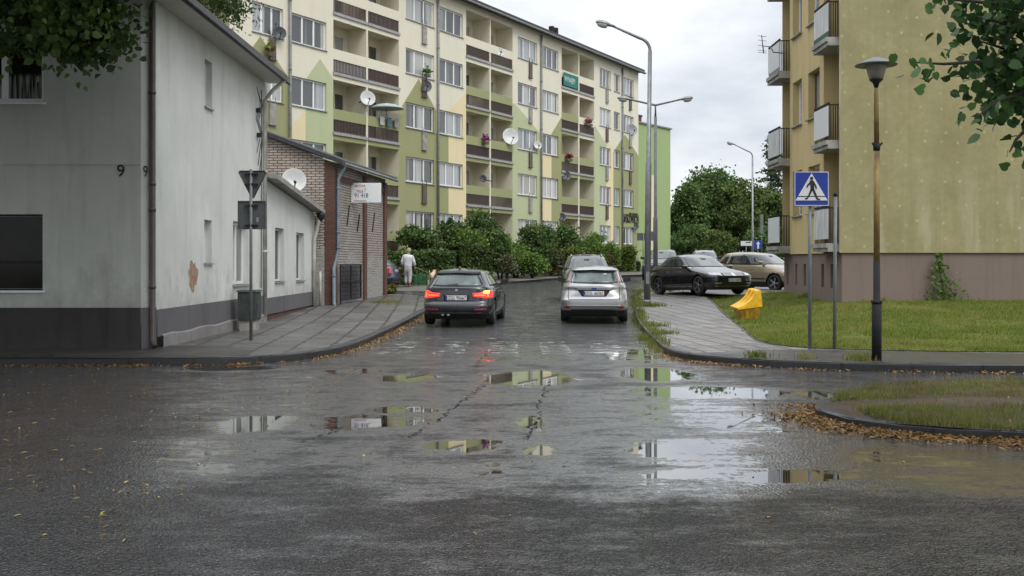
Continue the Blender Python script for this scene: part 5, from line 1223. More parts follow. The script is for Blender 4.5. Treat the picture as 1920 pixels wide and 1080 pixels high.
t, patch, mir, plate = car('suv', 'graphite crossover facing this way, half hidden behind the silver hatchback', SU, p_suv, (at_px(1105, ys, 0)[0], ys + 1.6, float(g(ys + 1.6))), R(-90 - 2), R(-.8))
front_dress(patch, mir, plate, dict(cowl=1.16, wtop=1.54, wt=.62, wb=.80, gw=.55, gz=.80, gh=.09, lz=.45)); plate('ZGL 7K41', 'front', .60)
patch('sticker', m_plate, [(.70, 1.21), (.56, 1.21)], [(.70, 1.17), (.56, 1.17)], 'front', off=.016)
for ax in ('left', 'right'): patch('side_window', m_carglass, [(-1.6, 1.52), (-.4, 1.58), (.32, 1.55)], [(-1.9, 1.16), (-.4, 1.14), (.92, 1.13)], ax, nu=20)
for s in (1, -1):
    b = MB(); b.tube([(-1.45, s * .56, 1.58), (-1.25, s * .56, 1.66), (0, s * .56, 1.67), (.15, s * .56, 1.60)], .02, 6); b.build('roof_rail', m_alloy, t, world=False)
# --- black saloon on the lot
PA = dict(L=4.77, W=1.83, H=1.49, wr=.335, wx=(-1.37, 1.42), mirror=(.68, 1.0), alloy=m_alloyd, spokes=5, sill=.28,
          rear=[(.19, -2.2), (.35, -2.34), (.5, -2.385), (.75, -2.37), (.95, -2.33), (1.0, -2.25), (1.05, -1.95), (1.10, -1.78), (1.38, -1.22), (1.49, -.9)],
          front=[(.19, 2.25), (.45, 2.385), (.66, 2.37), (.76, 2.22), (.85, 1.85), (.93, 1.35), (.99, 1.0), (1.38, .22), (1.47, -.05)],
          width=[(.19, .82), (.40, .90), (.72, .915), (.93, .885), (1.0, .86), (1.36, .69), (1.49, .62)], n=4.2, ng=4.2)
p_pas = paintmat('black_car_paint', (.010, .009, .011), .3, .25, .06)
hd = math.atan2(-.925, .38); px_, py_ = (5.72 + 6.56) / 2 + .72, 39.05 + .35
t, patch, mir, plate = car('saloon_car', 'black saloon with a chrome grille parked at an angle beside the lawn', PA, p_pas, (px_, py_, .445), hd, R(1.6))
front_dress(patch, mir, plate, dict(cowl=1.01, wtop=1.36, wt=.57, wb=.76, gw=.46, gz=.70, gh=.06, lz=.34)); plate('ZGL 4L8M', 'front', .505)
patch('chrome_bar', m_chrome, [(-.78, .775), (.78, .775)], [(-.78, .765), (.78, .765)], 'front', off=.016); patch('chrome_bar', m_chrome, [(-.72, .30), (.72, .30)], [(-.72, .29), (.72, .29)], 'front', off=.02)
patch('emblem', m_chrome, [(-.06, .76), (.06, .76)], [(-.06, .645), (.06, .645)], 'front', off=.026)
for s in (1, -1): patch('fog_light', m_headl, [(.50 * s, .41), (.74 * s, .41)], [(.52 * s, .37), (.74 * s, .37)], 'front', off=.014)
for ax in ('left', 'right'):
    patch('side_window', m_carglass, [(-1.22, 1.34), (-.4, 1.395), (.18, 1.38)], [(-1.72, 1.03), (-.4, 1.01), (.82, .99)], ax, nu=20)
    patch('window_trim', m_chrome, [(-1.72, 1.028), (.82, .986)], [(-1.72, 1.004), (.82, .962)], ax, off=.012, nu=20); patch('window_trim', m_chrome, [(-1.75, 1.05), (-1.24, 1.362), (-.4, 1.415), (.2, 1.40)], [(-1.72, 1.03), (-1.22, 1.338), (-.4, 1.391), (.18, 1.376)], ax, off=.012, nu=24, nv=1)
    patch('pillar', m_black, [(-.45, 1.39), (-.38, 1.39)], [(-.46, 1.01), (-.34, 1.01)], ax, off=.010)
    patch('door_handle', m_chrome, [(-.75, .85), (-.55, .85)], [(-.75, .825), (-.55, .825)], ax, off=.014); patch('door_handle', m_chrome, [(.35, .84), (.15, .84)], [(.35, .815), (.15, .815)], ax, off=.014)
    patch('sill_trim', m_chrome, [(-1.0, .30), (1.0, .29)], [(-1.0, .285), (1.0, .275)], ax, off=.012)
patch('rear_window', m_carglass, [(.55, 1.36), (-.55, 1.36)], [(.68, 1.10), (-.68, 1.10)], 'rear')
# --- gold crossover
QA = dict(L=4.32, W=1.80, H=1.61, wr=.345, wx=(-1.30, 1.33), mirror=(.72, 1.16), alloy=m_alloy, spokes=5, sill=.40,
          rear=[(.22, -1.95), (.45, -2.14), (.70, -2.16), (1.0, -2.08), (1.08, -2.03), (1.50, -1.62), (1.61, -1.4)], zmin=.22,
          front=[(.22, 2.0), (.5, 2.16), (.80, 2.12), (.90, 1.95), (1.0, 1.5), (1.08, 1.05), (1.50, .35), (1.61, -.05)],
          width=[(.22, .80), (.45, .88), (.78, .90), (1.0, .88), (1.08, .85), (1.50, .67), (1.61, .6)], n=4.4, ng=4.2)
p_qa = paintmat('beige_gold_car_paint', (.30, .245, .165), .45, .34, .1)
hq = math.atan2(-.80, .62)
t, patch, mir, plate = car('crossover_car', 'beige gold crossover parked half behind the corner of the yellow block', QA, p_qa, (10.15 - .62 * 1.33 + 1.05, 43.0 + .80 * 1.33 + .3, .455), hq, 0)
front_dress(patch, mir, plate, dict(cowl=1.10, wtop=1.49, wt=.58, wb=.74, gw=.45, gz=.78, gh=.08, lz=.45))
for ax in ('left', 'right'):
    patch('side_window', m_carglass, [(-1.35, 1.44), (-1.0, 1.48), (-.35, 1.51), (.32, 1.49)], [(-1.62, 1.17), (-1.2, 1.10), (-.35, 1.08), (.85, 1.07)], ax, nu=24)
    patch('pillar', p_qa, [(-1.08, 1.48), (-1.0, 1.48)], [(-1.20, 1.10), (-1.08, 1.10)], ax, off=.010); patch('pillar', m_black, [(-.38, 1.51), (-.32, 1.51)], [(-.38, 1.08), (-.28, 1.08)], ax, off=.010)
    patch('side_trim', m_black, [(-.92, .56), (.88, .54)], [(-.92, .50), (.88, .48)], ax, off=.016); patch('sill_cladding', m_black, [(-.92, .40), (.92, .40)], [(-.92, .25), (.92, .25)], ax, off=.012)
    patch('door_handle', p_qa, [(-.72, .94), (-.52, .94)], [(-.72, .90), (-.52, .90)], ax, off=.02); patch('door_handle', p_qa, [(.30, .93), (.10, .93)], [(.30, .89), (.10, .89)], ax, off=.02)
patch('rear_window', m_carglass, [(.55, 1.46), (-.55, 1.46)], [(.66, 1.12), (-.66, 1.12)], 'rear')
# --- two cars further back, facing this way
SU2 = dict(SU); SU2['mirmat'] = m_black
p_s2 = paintmat('dark_blue_grey_car_paint', (.05, .056, .066), .6, .3, .12)
t, patch, mir, plate = car('suv', 'dark blue grey SUV behind the twin-armed lamp post, facing this way', SU2, p_s2, (at_px(1244, 56, 0)[0] + .15, 57.6, float(g(57.6)) + .06), math.atan2(-.97, -.22), 0)
front_dress(patch, mir, plate, dict(cowl=1.16, wtop=1.54, wt=.62, wb=.80, gw=.55, gz=.80, gh=.09, lz=.45))
for ax in ('left', 'right'): patch('side_window', m_carglass, [(-1.6, 1.52), (-.4, 1.58), (.32, 1.55)], [(-1.9, 1.16), (-.4, 1.14), (.92, 1.13)], ax, nu=20)
ES = dict(BM); ES.update(H=1.52, L=4.5, alloy=m_alloy)
ES['front'] = [(.19, 2.1), (.45, 2.25), (.66, 2.24), (.78, 2.1), (.88, 1.75), (.98, 1.1), (1.42, .25), (1.52, -.15)]; ES['width'] = [(.19, .80), (.40, .88), (.72, .895), (.95, .86), (1.0, .84), (1.42, .63), (1.52, .57)]
p_es = paintmat('pale_grey_car_paint', (.26, .27, .28), .5, .32, .12)
t, patch, mir, plate = car('estate_car', 'pale grey estate car with roof rails half hidden behind the black saloon', ES, p_es, (at_px(1328, 63, 0)[0], 64.4, float(g(64.4)) + .12), math.atan2(-.97, -.24), 0)
front_dress(patch, mir, plate, dict(cowl=1.0, wtop=1.40, wt=.57, wb=.74, gw=.45, gz=.68, gh=.06, lz=.36))
for ax in ('left', 'right'): patch('side_window', m_carglass, [(-1.6, 1.40), (-.4, 1.43), (.24, 1.41)], [(-1.8, 1.02), (-.4, 1.0), (.88, .99)], ax, nu=20)
for s in (1, -1): b = MB(); b.tube([(-1.45, s * .5, 1.42), (-1.25, s * .5, 1.50), (-.2, s * .5, 1.51), (0, s * .5, 1.44)], .02, 6); b.build('roof_rail', m_alloy, t, world=False)
# --- dark blue estate reversing out by the shed
GO = dict(BM); GO.update(L=4.4, W=1.74, mirror=(.75, 1.06), H=1.46, wr=.31, alloy=m_alloy, mirmat=m_black, sill=.28)
GO['rear'] = [(.19, -2.05), (.34, -2.2), (.5, -2.22), (.54, -2.17), (.95, -2.10), (1.0, -2.06), (1.36, -1.62), (1.46, -1.45)]; GO['width'] = [(.19, .78), (.40, .86), (.70, .87), (.92, .85), (1.0, .82), (1.36, .62), (1.46, .56)]
p_go = paintmat('navy_car_paint', (.012, .017, .05), .3, .28, .08)
hg = math.atan2(.22, -.975)
t, patch, mir, plate = car('estate_car', 'navy estate car poking out from behind the brick shed, red tail light towards us', GO, p_go, (-5.12 - .975 * 2.15, 46.6 + .22 * 2.15 + .62, float(pave_h(-5, 47)) - .06), hg, 0)
patch('rear_window', m_glassgrn, [(.55, 1.34), (-.55, 1.34)], [(.68, 1.02), (-.68, 1.02)], 'rear', off=.01)
for s in (1, -1):
    patch('tail_light', m_redlens, [(.62 * s, .95), (.80 * s, .95)], [(.62 * s, .66), (.80 * s, .66)], 'rear', off=.014)
    patch('tail_light', m_redlens, [(-2.13, .95), (-1.9, .95)] , [(-2.13, .66), (-1.95, .66)], 'left' if s > 0 else 'right', off=.012)
plate('ZGL 3A27', 'rear', .80)
patch('bumper', m_black, [(.80, .54), (-.80, .54)], [(.78, .36), (-.78, .36)], 'rear', off=.02)
for ax in ('left', 'right'):
    patch('side_window', m_glassgrn, [(-1.55, 1.33), (-1.0, 1.36)], [(-1.75, 1.02), (-1.0, 1.0)], ax); patch('side_window', m_glassgrn, [(-.92, 1.36), (.2, 1.36)], [(-.92, 1.0), (.85, .98)], ax, nu=16)
# ---------------------------------------------------------------- street lamps, signs, poles
def lamp_head(b, gb_, c, d, L=.62):     # cobra head: c = back end, d = direction
    d = Vector(d).normalized(); c = Vector(c)
    i = len(b.v); b.lathe([(.045, -.02), (.07, .08), (.085, .16), (.12, .26), (.135, .38), (.12, .52), (.06, L - .02), (.001, L)], c, d, 16)
    for k in range(i, len(b.v)):
        v = Vector(b.v[k]); h = (v - c).dot(d); ax = c + d * h; off = v - ax
        b.v[k] = tuple(ax + Vector((off.x, off.y, off.z * (.75 if off.z > 0 else .45))))
    i = len(gb_.v); gb_.lathe([(.08, .22), (.115, .28), (.125, .38), (.11, .50), (.05, L - .05)], c - Vector((0, 0, .02)), d, 14)
    for k in range(i, len(gb_.v)):
        v = Vector(gb_.v[k]); h = (v - c).dot(d); ax = c + d * h; off = v - ax; gb_.v[k] = tuple(ax + Vector((off.x, off.y, (off.z * .4 - .0) if off.z > 0 else off.z * 1.0)))
m_lampglass = M('frosted_lamp_bowl', (.42, .42, .40), .2, .1, coat=1)
def street_lamp(label, x, D, zb, ytop, heads, tilt=0.0, step=2.9, base_r=.10, top_r=.062, mat=None):
    X = (x - HX) * D / F; o = thing('street_lamp', label, 'street lamp', (X, D, zb), group='tall street lamps'); zt = CAMZ + (HY - ytop) * D / F; mat = mat or m_galv
    dx = tilt; b = MB()
    b.tube([(X, D, zb), (X + dx * step / zt, D, zb + step), (X + dx * step / zt, D, zb + step + .06), (X + dx, D, zt - .5)], [base_r, base_r * .92, top_r + .008, top_r], 14)
    b.lathe([(base_r + .02, 0), (base_r + .02, .12), (base_r, .16)], (X, D, zb), n=14); b.box((X, D - base_r * .9, zb + .85), (.11, .05, .36))
    b.build('pole', mat, o)
    for hx, hy, bend in heads:
        p = P(hx, hy, D); b = MB(); sg = 1 if p.x > X else -1
        pts = [Vector((X + dx, D, zt - .52))]; 
        if bend:
            for k in range(7):
                a = k / 6 * R(78); pts.append(Vector((X + dx + sg * .42 * (1 - math.cos(a)), D, zt - .5 + .42 * math.sin(a))))
        else: pts.append(Vector((X + dx, D, zt - .03)))
        pts.append(p); b.tube(pts, [top_r * .8] * (len(pts) - 1) + [.036], 10); arm = b.build('arm', mat, o)
        d = (p - pts[-2]).normalized(); d = Vector((d.x, d.y, d.z * .6)).normalized(); b = MB(); gb_ = MB(); lamp_head(b, gb_, p - d * .05, d); h = b.build('lamp_head', m_galv, arm); gb_.build('lamp_bowl', m_lampglass, o)
street_lamp('tall grey single-arm street lamp on the right kerb behind the silver hatchback', 1213.5, 34, .28, 66, [(1149, 49, True)], .09, 4.5, .105, .065)
street_lamp('twin-armed street lamp rising behind the black saloon', 1229, 44, .46, 196, [(1183, 187, False), (1274, 187, False)], 0, 3, .10, .06, m_polegrey)
street_lamp('distant single-arm street lamp against the far trees', 1411, 76, 1.1, 281, [(1377, 271, True)], 0, 3, .10, .06)

# park lamp, right
LX, LY = 5.59, 16.35; o = thing('park_lamp', 'short park lamp with a wide hat shade on a rusty yellowed post by the kerb', 'lamp post', (LX, LY, .12))
t_ = NT('yellowed_rusty_post'); n = t_.noise(t_.coord('Object', (1, 1, .35)), 6, 6, .65); t_.set(color=t_.ramp(n, [(.33, (.05, .028, .014)), (.48, (.20, .13, .035)), (.62, (.27, .20, .06)), (.75, (.13, .075, .03))]), rough=.6); m_ypost = t_.mat
zs = lambda y: CAMZ + (HY - y) * LY / F
b = MB(); b.tube([(LX, LY, .10), (LX, LY, zs(566)), (LX - .0, LY, zs(565)), (LX, LY, zs(490))], [.073, .073, .052, .050], 16); b.lathe([(.082, -.02), (.086, 0), (.08, .025)], (LX, LY, zs(566)), n=16); b.build('lower_post', m_darkmetal, o)
b = MB(); b.tube([(LX, LY, zs(490)), (LX, LY, zs(284))], [.048, .045], 14); b.tube([(LX, LY, zs(283)), (LX - .008, LY, zs(178)), (LX - .008, LY, zs(160))], [.040, .036, .022], 14); b.build('post', m_ypost, o)
b = MB(); b.lathe([(.05, -.05), (.055, 0), (.052, .06)], (LX, LY, zs(276)), n=14)
for a in (-1, 1): b.bar((LX, LY, zs(280)), (LX + a * .075, LY - .03, zs(268)), .025)
b.build('clamp', m_darkmetal, o)
b = MB(); b.lathe([(.024, -.03), (.05, .05), (.105, .10), (.10, .12)], (LX - .008, LY, zs(162)), n=20)
b.build('lamp_holder', m_black, o)
t_ = NT('smoked_lamp_glass'); t_.set(color=(.62, .60, .52), rough=.25, trans=.55, ior=1.2); m_smoke = t_.mat
b = MB(); b.lathe([(.10, 0), (.135, .12), (.185, .26), (.183, .26), (.13, .12), (.096, .004)], (LX - .008, LY, zs(148.5)), n=24); b.build('lamp_glass', m_smoke, o)
b = MB(); b.lathe([(.05, 0), (.055, .14), (.03, .17), (.001, .175)], (LX - .008, LY, zs(147)), n=14); b.build('lamp_bulb', m_black, o)
b = MB(); b.lathe([(.31, 0), (.315, .015), (.20, .065), (.10, .11), (.06, .125), (.001, .13), ], (LX - .008, LY, zs(123)), n=32); b.lathe([(.30, -.002), (.19, .04), (.001, .09)], (LX - .008, LY, zs(123)), n=32); b.build('lamp_hat', m_polegrey, o)

# pedestrian crossing sign and the bare pole
D = 18.6; X = (1518.5 - HX) * D / F
o = thing('crossing_sign', 'blue square pedestrian crossing sign on a grey pole at the lawn edge', 'road sign', (X, D, .13))
b = MB(); b.tube([(X, D, .1), (X, D, CAMZ + (HY - 335) * D / F)], .030, 12); b.build('pole', m_polegrey, o)
m_signblue = M('sign_blue', (.012, .035, .26), .4, .08); m_signwhite = M('sign_white', (.62, .62, .62), .4, .05)
sx0, sx1, sz0, sz1 = (1487 - HX) * D / F, (1552 - HX) * D / F, CAMZ + (HY - 387) * D / F, CAMZ + (HY - 322) * D / F
b = MB(); b.box(((sx0 + sx1) / 2, D - .055, (sz0 + sz1) / 2), (sx1 - sx0, .03, sz1 - sz0)); pl = b.build('sign_plate', m_signblue, o, bevel=.008)
S = sx1 - sx0; Wsn = lambda u, z, w=0.0: (sx0 + u * S, D - .0715 + w, sz0 + z * S)
b = MB()
for (u0, z0, u1, z1) in ((0.012, .012, .988, .03), (.012, .97, .988, .988), (.012, .03, .03, .97), (.97, .03, .988, .97)): b.prism([(u0, z0), (u1, z0), (u1, z1), (u0, z1)], lambda u, v, w: Wsn(u, v, -.0005 - w), .002)
b.build('white_border', m_signwhite, pl)
b = MB(); b.prism([(.04, .165), (.96, .165), (.5, .95)], lambda u, v, w: Wsn(u, v, -.0005 - w), .003); b.build('white_triangle', m_signwhite, pl)
b = MB(); q = lambda pts: b.prism(pts, lambda u, v, w: Wsn(u, v, -.004 - w), .003)
q([(.10, .27), (.90, .27), (.88, .295), (.12, .295)])
b.build('crossing_line', m_ink, pl)
b = MB(); q = lambda pts: b.prism(pts, lambda u, v, w: Wsn(u, v, -.0075 - w), .003)
q([(.5 + .045 * math.cos(2 * math.pi * k / 14), .80 + .05 * math.sin(2 * math.pi * k / 14)) for k in range(14)])
q([(.44, .73), (.53, .75), (.58, .70), (.57, .50), (.47, .50), (.46, .62)])
q([(.45, .70), (.36, .60), (.35, .53), (.38, .53), (.40, .58), (.46, .63)]); q([(.57, .70), (.63, .60), (.655, .50), (.62, .49), (.59, .59), (.55, .64)])
q([(.47, .505), (.55, .505), (.47, .34), (.38, .20), (.31, .20), (.31, .235), (.36, .24), (.42, .36)]); q([(.50, .505), (.57, .505), (.63, .36), (.68, .23), (.74, .21), (.74, .18), (.65, .18), (.575, .33)])
b.build('walking_figure', m_ink, pl)
X2 = (1564.5 - HX) * D / F
o = thing('bare_pole', 'bare grey metal pole with a cap, right of the crossing sign', 'pole', (X2, D, .13))
b = MB(); b.tube([(X2, D, .1), (X2 + .02, D, CAMZ + (HY - 366) * D / F)], .030, 12); b.build('tube', m_polegrey, o)
b = MB(); b.lathe([(.036, -.02), (.038, .03), (.02, .04)], (X2 + .02, D, CAMZ + (HY - 366) * D / F), n=12); b.build('cap', m_darkmetal, o)

# back of the give-way sign, left
D = 20.7; X = (472 - HX) * D / F
o = thing('give_way_sign', 'grey backs of a triangular and a square road sign on one pole, left pavement', 'road sign', (X, D, .13))
zz = lambda y: CAMZ + (HY - y) * D / F; xx = lambda x: (x - HX) * D / F
b = MB(); b.tube([(X, D - .06, .1), (X, D - .06, zz(318))], .030, 12); b.build('pole', m_polegrey, o)
b = MB(); tri = [(xx(445), zz(320)), (xx(502), zz(320)), (xx(474), zz(376))]
cxx = sum(p[0] for p in tri) / 3; czz = sum(p[1] for p in tri) / 3
rt = []
for k in range(3):
    a, p, c = Vector(tri[k - 1]), Vector(tri[k]), Vector(tri[(k + 1) % 3])
    for s in (a, c): rt.append(tuple(p + (s - p).normalized() * .05))
b.prism(rt, lambda u, v, w: (u, D - .005 + w, v), .02); pl = b.build('triangle_plate', m_signback, o)
b = MB(); rr = [(cxx + (p[0] - cxx) * .88, czz + (p[1] - czz) * .88) for p in rt]
for k in range(len(rt)): q = (k + 1) % len(rt); b.face([(rt[k][0], D - .028, rt[k][1]), (rt[q][0], D - .028, rt[q][1]), (rr[q][0], D - .006, rr[q][1]), (rr[k][0], D - .006, rr[k][1])])
b.build('folded_rim', m_signback, pl)
b = MB(); b.box(((xx(446) + xx(499)) / 2, D + .005, (zz(376.5) + zz(430)) / 2), (xx(499) - xx(446), .02, zz(376.5) - zz(430))); pl = b.build('square_plate', m_signback, o, bevel=.006)
b = MB(); x0, x1, z0, z1 = xx(446), xx(499), zz(430), zz(376.5)
for c_, d_ in (((x0 + .008, D - .015, (z0 + z1) / 2), (.012, .02, z1 - z0)), ((x1 - .008, D - .015, (z0 + z1) / 2), (.012, .02, z1 - z0)), (((x0 + x1) / 2, D - .015, z0 + .008), (x1 - x0 - .03, .02, .012)), (((x0 + x1) / 2, D - .015, z1 - .008), (x1 - x0 - .03, .02, .012))): b.box(c_, d_)
b.build('folded_rim', m_signback, pl)
b = MB(); b.box((xx(483), D - .007, zz(412)), (.05, .003, .09)); b.build('sticker', M('faded_sticker', (.28, .28, .27), .6), pl)
for y in (327, 346, 386, 423):
    b = MB(); b.box((X, D - .035, zz(y)), (.26, .03, .03)); b.box((X, D - .068, zz(y)), (.075, .04, .04)); b.build('bracket', m_darkmetal, o)

# utility box
o = thing('utility_box', 'grey green utility cabinet standing against the white house wall', 'utility box', (-5.86, 23.8, .13))
b = MB(); b.box((-5.86, 23.8, .23), (.34, .44, .24)); b.build('base', m_concrete, o, bevel=.01)
m_util = M('grey_green_cabinet_paint', (.034, .042, .04), .6, .4, 4, .1)
b = MB(); b.box((-5.86, 23.8, .66), (.40, .52, .62)); b.build('cabinet', m_util, o, bevel=.015)
b = MB(); b.box((-5.86, 23.8, .995), (.46, .58, .045), taper=.9); b.build('lid', m_util, o, bevel=.01)
b = MB(); b.box((-5.655, 23.8, .66), (.012, .44, .54)); b.box((-5.645, 23.64, .68), (.02, .03, .1)); b.build('door', m_util, o)

# yellow grit bin, tipped over to the side
bz = float(lawn_h(6.25, 27.6)); o = thing('grit_bin', 'yellow grit bin with a curved lid leaning on the lawn', 'grit bin', ((1402 - HX) * 27.8 / F, 27.8, bz))
o.rotation_euler = (R(4), R(-7), R(8)); o.scale = (.80, .80, .84)
t_ = NT('grimy_yellow_plastic'); v = t_.coord('Object'); n = t_.noise(v, 5, 6, .65); sp = t_.node('SeparateXYZ'); t_.link(v, sp.inputs[0])
t_.set(color=t_.mix(t_.math('MULTIPLY', t_.ramp(n, [(.42, 0), (.66, 1)]), .75), (.50, .28, .022), (.10, .06, .02)), rough=.5); m_gritb = t_.mat
m_grity = M('bright_yellow_plastic', (.72, .40, .012), .45, .22, 5)
b = MB(); n0 = len(b.v)
for z, hx0, hx1, hy in ((-.04, -.27, .27, .26), (.36, -.36, .36, .33)):
    for x, y in ((hx0, -hy), (hx1, -hy), (hx1, hy), (hx0, hy)): b.v.append((x, y, z))
for f in ((0, 3, 2, 1), (4, 5, 6, 7), (0, 1, 5, 4), (1, 2, 6, 5), (2, 3, 7, 6), (3, 0, 4, 7)): b.idx([n0 + k for k in f])
for x in (-.18, 0, .18):
    for y in (-1, 1): b.bar((x * .85, y * .275, -.02), (x, y * .335, .33), .035)
b.build('tub', m_gritb, o, world=False, bevel=.018)
b = MB(); prof = [(-.42, .36), (-.43, .42), (-.30, .455), (-.12, .52), (.06, .63), (.17, .75), (.22, .86), (.25, .88), (.38, .88), (.40, .84), (.40, .36)]
prof = prof[:1] + smooth_poly(prof[1:9], 3) + prof[9:]; b.prism([(x, z) for x, z in prof][::-1], lambda u, v, w: (u, -.36 + w, v), .72); b.build('lid', m_grity, o, world=False, bevel=.009, sharp=30)
b = MB()
for y in (-.14, .14): b.bar((-.1, y, .535), (.24, y, .89), .05, .03)
b.build('lid_rib', m_grity, o, world=False, bevel=.008)

# far signs
def small_sign(label, x, y0, y1, w, D, kind, zb):
    X = (x - HX) * D / F; o = thing('road_sign', label, 'road sign', (X, D, zb)); zt, z0 = CAMZ + (HY - y0) * D / F, CAMZ + (HY - y1) * D / F
    b = MB(); b.tube([(X, D, zb), (X, D, zt)], .035, 8); b.build('pole', m_polegrey, o)
    ww = w * D / F
    if kind == 'arrow':
        b = MB(); b.box((X, D - .06, (zt + z0) / 2), (ww, .03, zt - z0)); pl = b.build('sign_plate', m_signblue, o, bevel=.01)
        b = MB(); c = (zt + z0) / 2; h = (zt - z0) * .4; s = ww * .11
        b.prism([(-s, -h), (s, -h), (s, h * .25), (ww * .28, h * .25), (0, h), (-ww * .28, h * .25), (-s, h * .25)], lambda u, v, w_: (X + u, D - .0765 - w_, c + v), .004); b.build('white_arrow', m_signwhite, pl)
    elif kind == 'white':
        b = MB(); b.box((X, D - .06, (zt + z0) / 2), (ww, .03, zt - z0)); pl = b.build('sign_plate', m_signwhite, o, bevel=.01)
        b = MB(); c = (zt + z0) / 2; b.prism([(-.05, .05), (.22, .05), (.22, .0), (.3, .08), (.22, .16), (.22, .11), (-.05, .11)], lambda u, v, w_: (X + u, D - .0765 - w_, c + v), .004); b.build('black_arrow', m_ink, pl)
    elif kind == 'back':
        b = MB(); b.box((X - .1, D + .06, (zt + z0) / 2), (ww, .03, zt - z0)); b.build('square_plate', m_signback, o)
        b = MB(); b.lathe([(.30, 0), (.31, .015), (.30, .03)], (X + ww * .5 + .30, D + .04, (zt + z0) / 2 + .05), (0, 1, 0), 24); b.build('round_plate', m_signback, o)
    elif kind == 'tall':
        b = MB(); b.box((X, D, (zt + z0) / 2), (ww, .25, zt - z0)); b.build('box_panel', m_polegrey, o)
small_sign('small white direction sign beside the distant street lamp', 1399, 452, 461, 21, 70, 'white', .98)
small_sign('blue square one-way arrow sign beyond the gold crossover', 1421, 451, 468, 15, 69, 'arrow', .96)
small_sign('tall thin grey post box panel beyond the gold crossover', 1428, 402, 438, 5, 72, 'tall', 1.0)
small_sign('backs of a square and a round sign by the apartment block corner', 1206, 437, 451, 17, 70, 'back', .9)

# ---------------------------------------------------------------- satellite dishes, balcony things
def dish(label, x, y, rpx, D, mat, face=(.3, -.9, .25), arm=(.5, .5, -.2)):
    c = P(x, y, D); r = rpx * D / F; o = thing('satellite_dish', label, 'satellite dish', tuple(c), group='satellite dishes'); f = Vector(face).normalized()
    b = MB(); b.lathe([(.001, -.26 * r), (r * .35, -.23 * r), (r * .7, -.13 * r), (r, 0), (r * 1.0, .03), (r * .97, .03), (r * .68, -.09 * r), (.001, -.2 * r)], c, f, 28); b.build('reflector', mat, o)
    b = MB(); lo = c + Vector((0, 0, -r)) ; fp = c + f * r * 1.0 + Vector((0, 0, -r * .45)); b.tube([lo, fp], .018, 6); b.tube([fp, fp - (fp - c).normalized() * .12], .04, 8); b.build('feed_arm', m_darkmetal, o)
    b = MB(); bk = c - f * .22 * r; b.tube([bk, bk - Vector((f.x, f.y, 0)).normalized() * .25, bk + Vector(arm)], .028, 8); b.build('bracket', m_darkmetal, o)
nv = lambda s: (-NV.x * s, -NV.y * s, -.15)
m_dishgrey = M('mid_grey_dish', (.26, .27, .28), .5, .1)
for lab, x, y, r, mat, off in (('dark satellite dish beside a top left apartment window', 524, 62, 13, m_dishd, .5), ('pale satellite dish on a balcony of the third floor, beside the parasol', 689.5, 184, 14.5, m_dishw, .45), ('charcoal satellite dish under the window with the green pot plant', 798, 161, 12, m_dishd, .5),
        ('largest pale satellite dish fixed outside a flowered balcony', 957, 256, 16, m_dishw, .5), ('small pale satellite dish on a top floor balcony above the green mat', 937, 97, 8.5, m_dishw, .3), ('small pale satellite dish at a window beside the third drainpipe', 1008, 272, 8, m_dishw, .45),
        ('grey satellite dish near the far end of the block under the top windows', 1185, 243, 11, m_dishgrey, .5), ('charcoal satellite dish below the red flower box balcony', 1061, 329, 10, m_dishd, .5), ('charcoal satellite dish low behind the bushes', 1054, 407, 8, m_dishd, .5),
        ('charcoal satellite dish over the dark lettering at the far corner', 1191, 424, 7.5, m_dishd, .5), ('dark round dish hanging inside a first floor balcony', 906, 335, 7, m_dishd, -.5)):
    dish(lab, x, y, r, TD(x) - NV.y * 0 - off * .5, mat, (.38, -.88, .22), nv(off * 1.1))
dish('big pale satellite dish on the annex roof against the brick gable', 551, 338, 23, 31.2, m_dishw, (.30, -.92, .2), (.1, .3, -.55))
def flower_box(label, x, y, w, flower, D=None, n=120):
    D = D or TD(x) - .35; c = P(x, y, D); hw = w * D / F / 2; o = thing('flower_box', label, 'flower box', tuple(c), group='balcony flower boxes')
    b = MB(); d = DV * hw; b.bar((c.x - d.x, c.y - d.y, c.z - .1), (c.x + d.x, c.y + d.y, c.z - .1), .18, .16); b.build('box', m_railpanel, o)
    tt = rng.uniform(-1, 1, n); pts = np.stack([c.x + d.x * tt + rng.normal(0, .08, n), c.y + d.y * tt + rng.normal(0, .08, n), c.z + .06 + np.abs(rng.normal(0, .12, n))], 1)
    card_mesh('flowers', pts, rng.uniform(.10, .16, n), flower, 'leaf', parent=o)
m_mag = leafmat('magenta_flowers', [(.38, .03, .20), (.30, .02, .28), (.05, .10, .02), (.45, .08, .30)]); m_redfl = leafmat('red_flowers', [(.40, .02, .03), (.30, .02, .05), (.05, .10, .02), (.45, .06, .10)]); m_potgr = leafmat('pot_plant_leaves', [(.05, .12, .02), (.09, .17, .03), (.13, .20, .05)])
flower_box('magenta flowers spilling from a balcony beside the largest dish', 911, 264, 15, m_mag); flower_box('red flower box on the far balconies, lower row', 1067, 297, 20, m_redfl); flower_box('red and pink flowers along the far balcony, upper row', 1104, 231, 26, m_redfl)
flower_box('green pot plant on a window ledge over a charcoal dish', 801, 138, 12, m_potgr); flower_box('yellowish plants in a grille box by the top left window', 506, 97, 12, leafmat('yellowish_plant', [(.25, .20, .03), (.12, .16, .03)]))
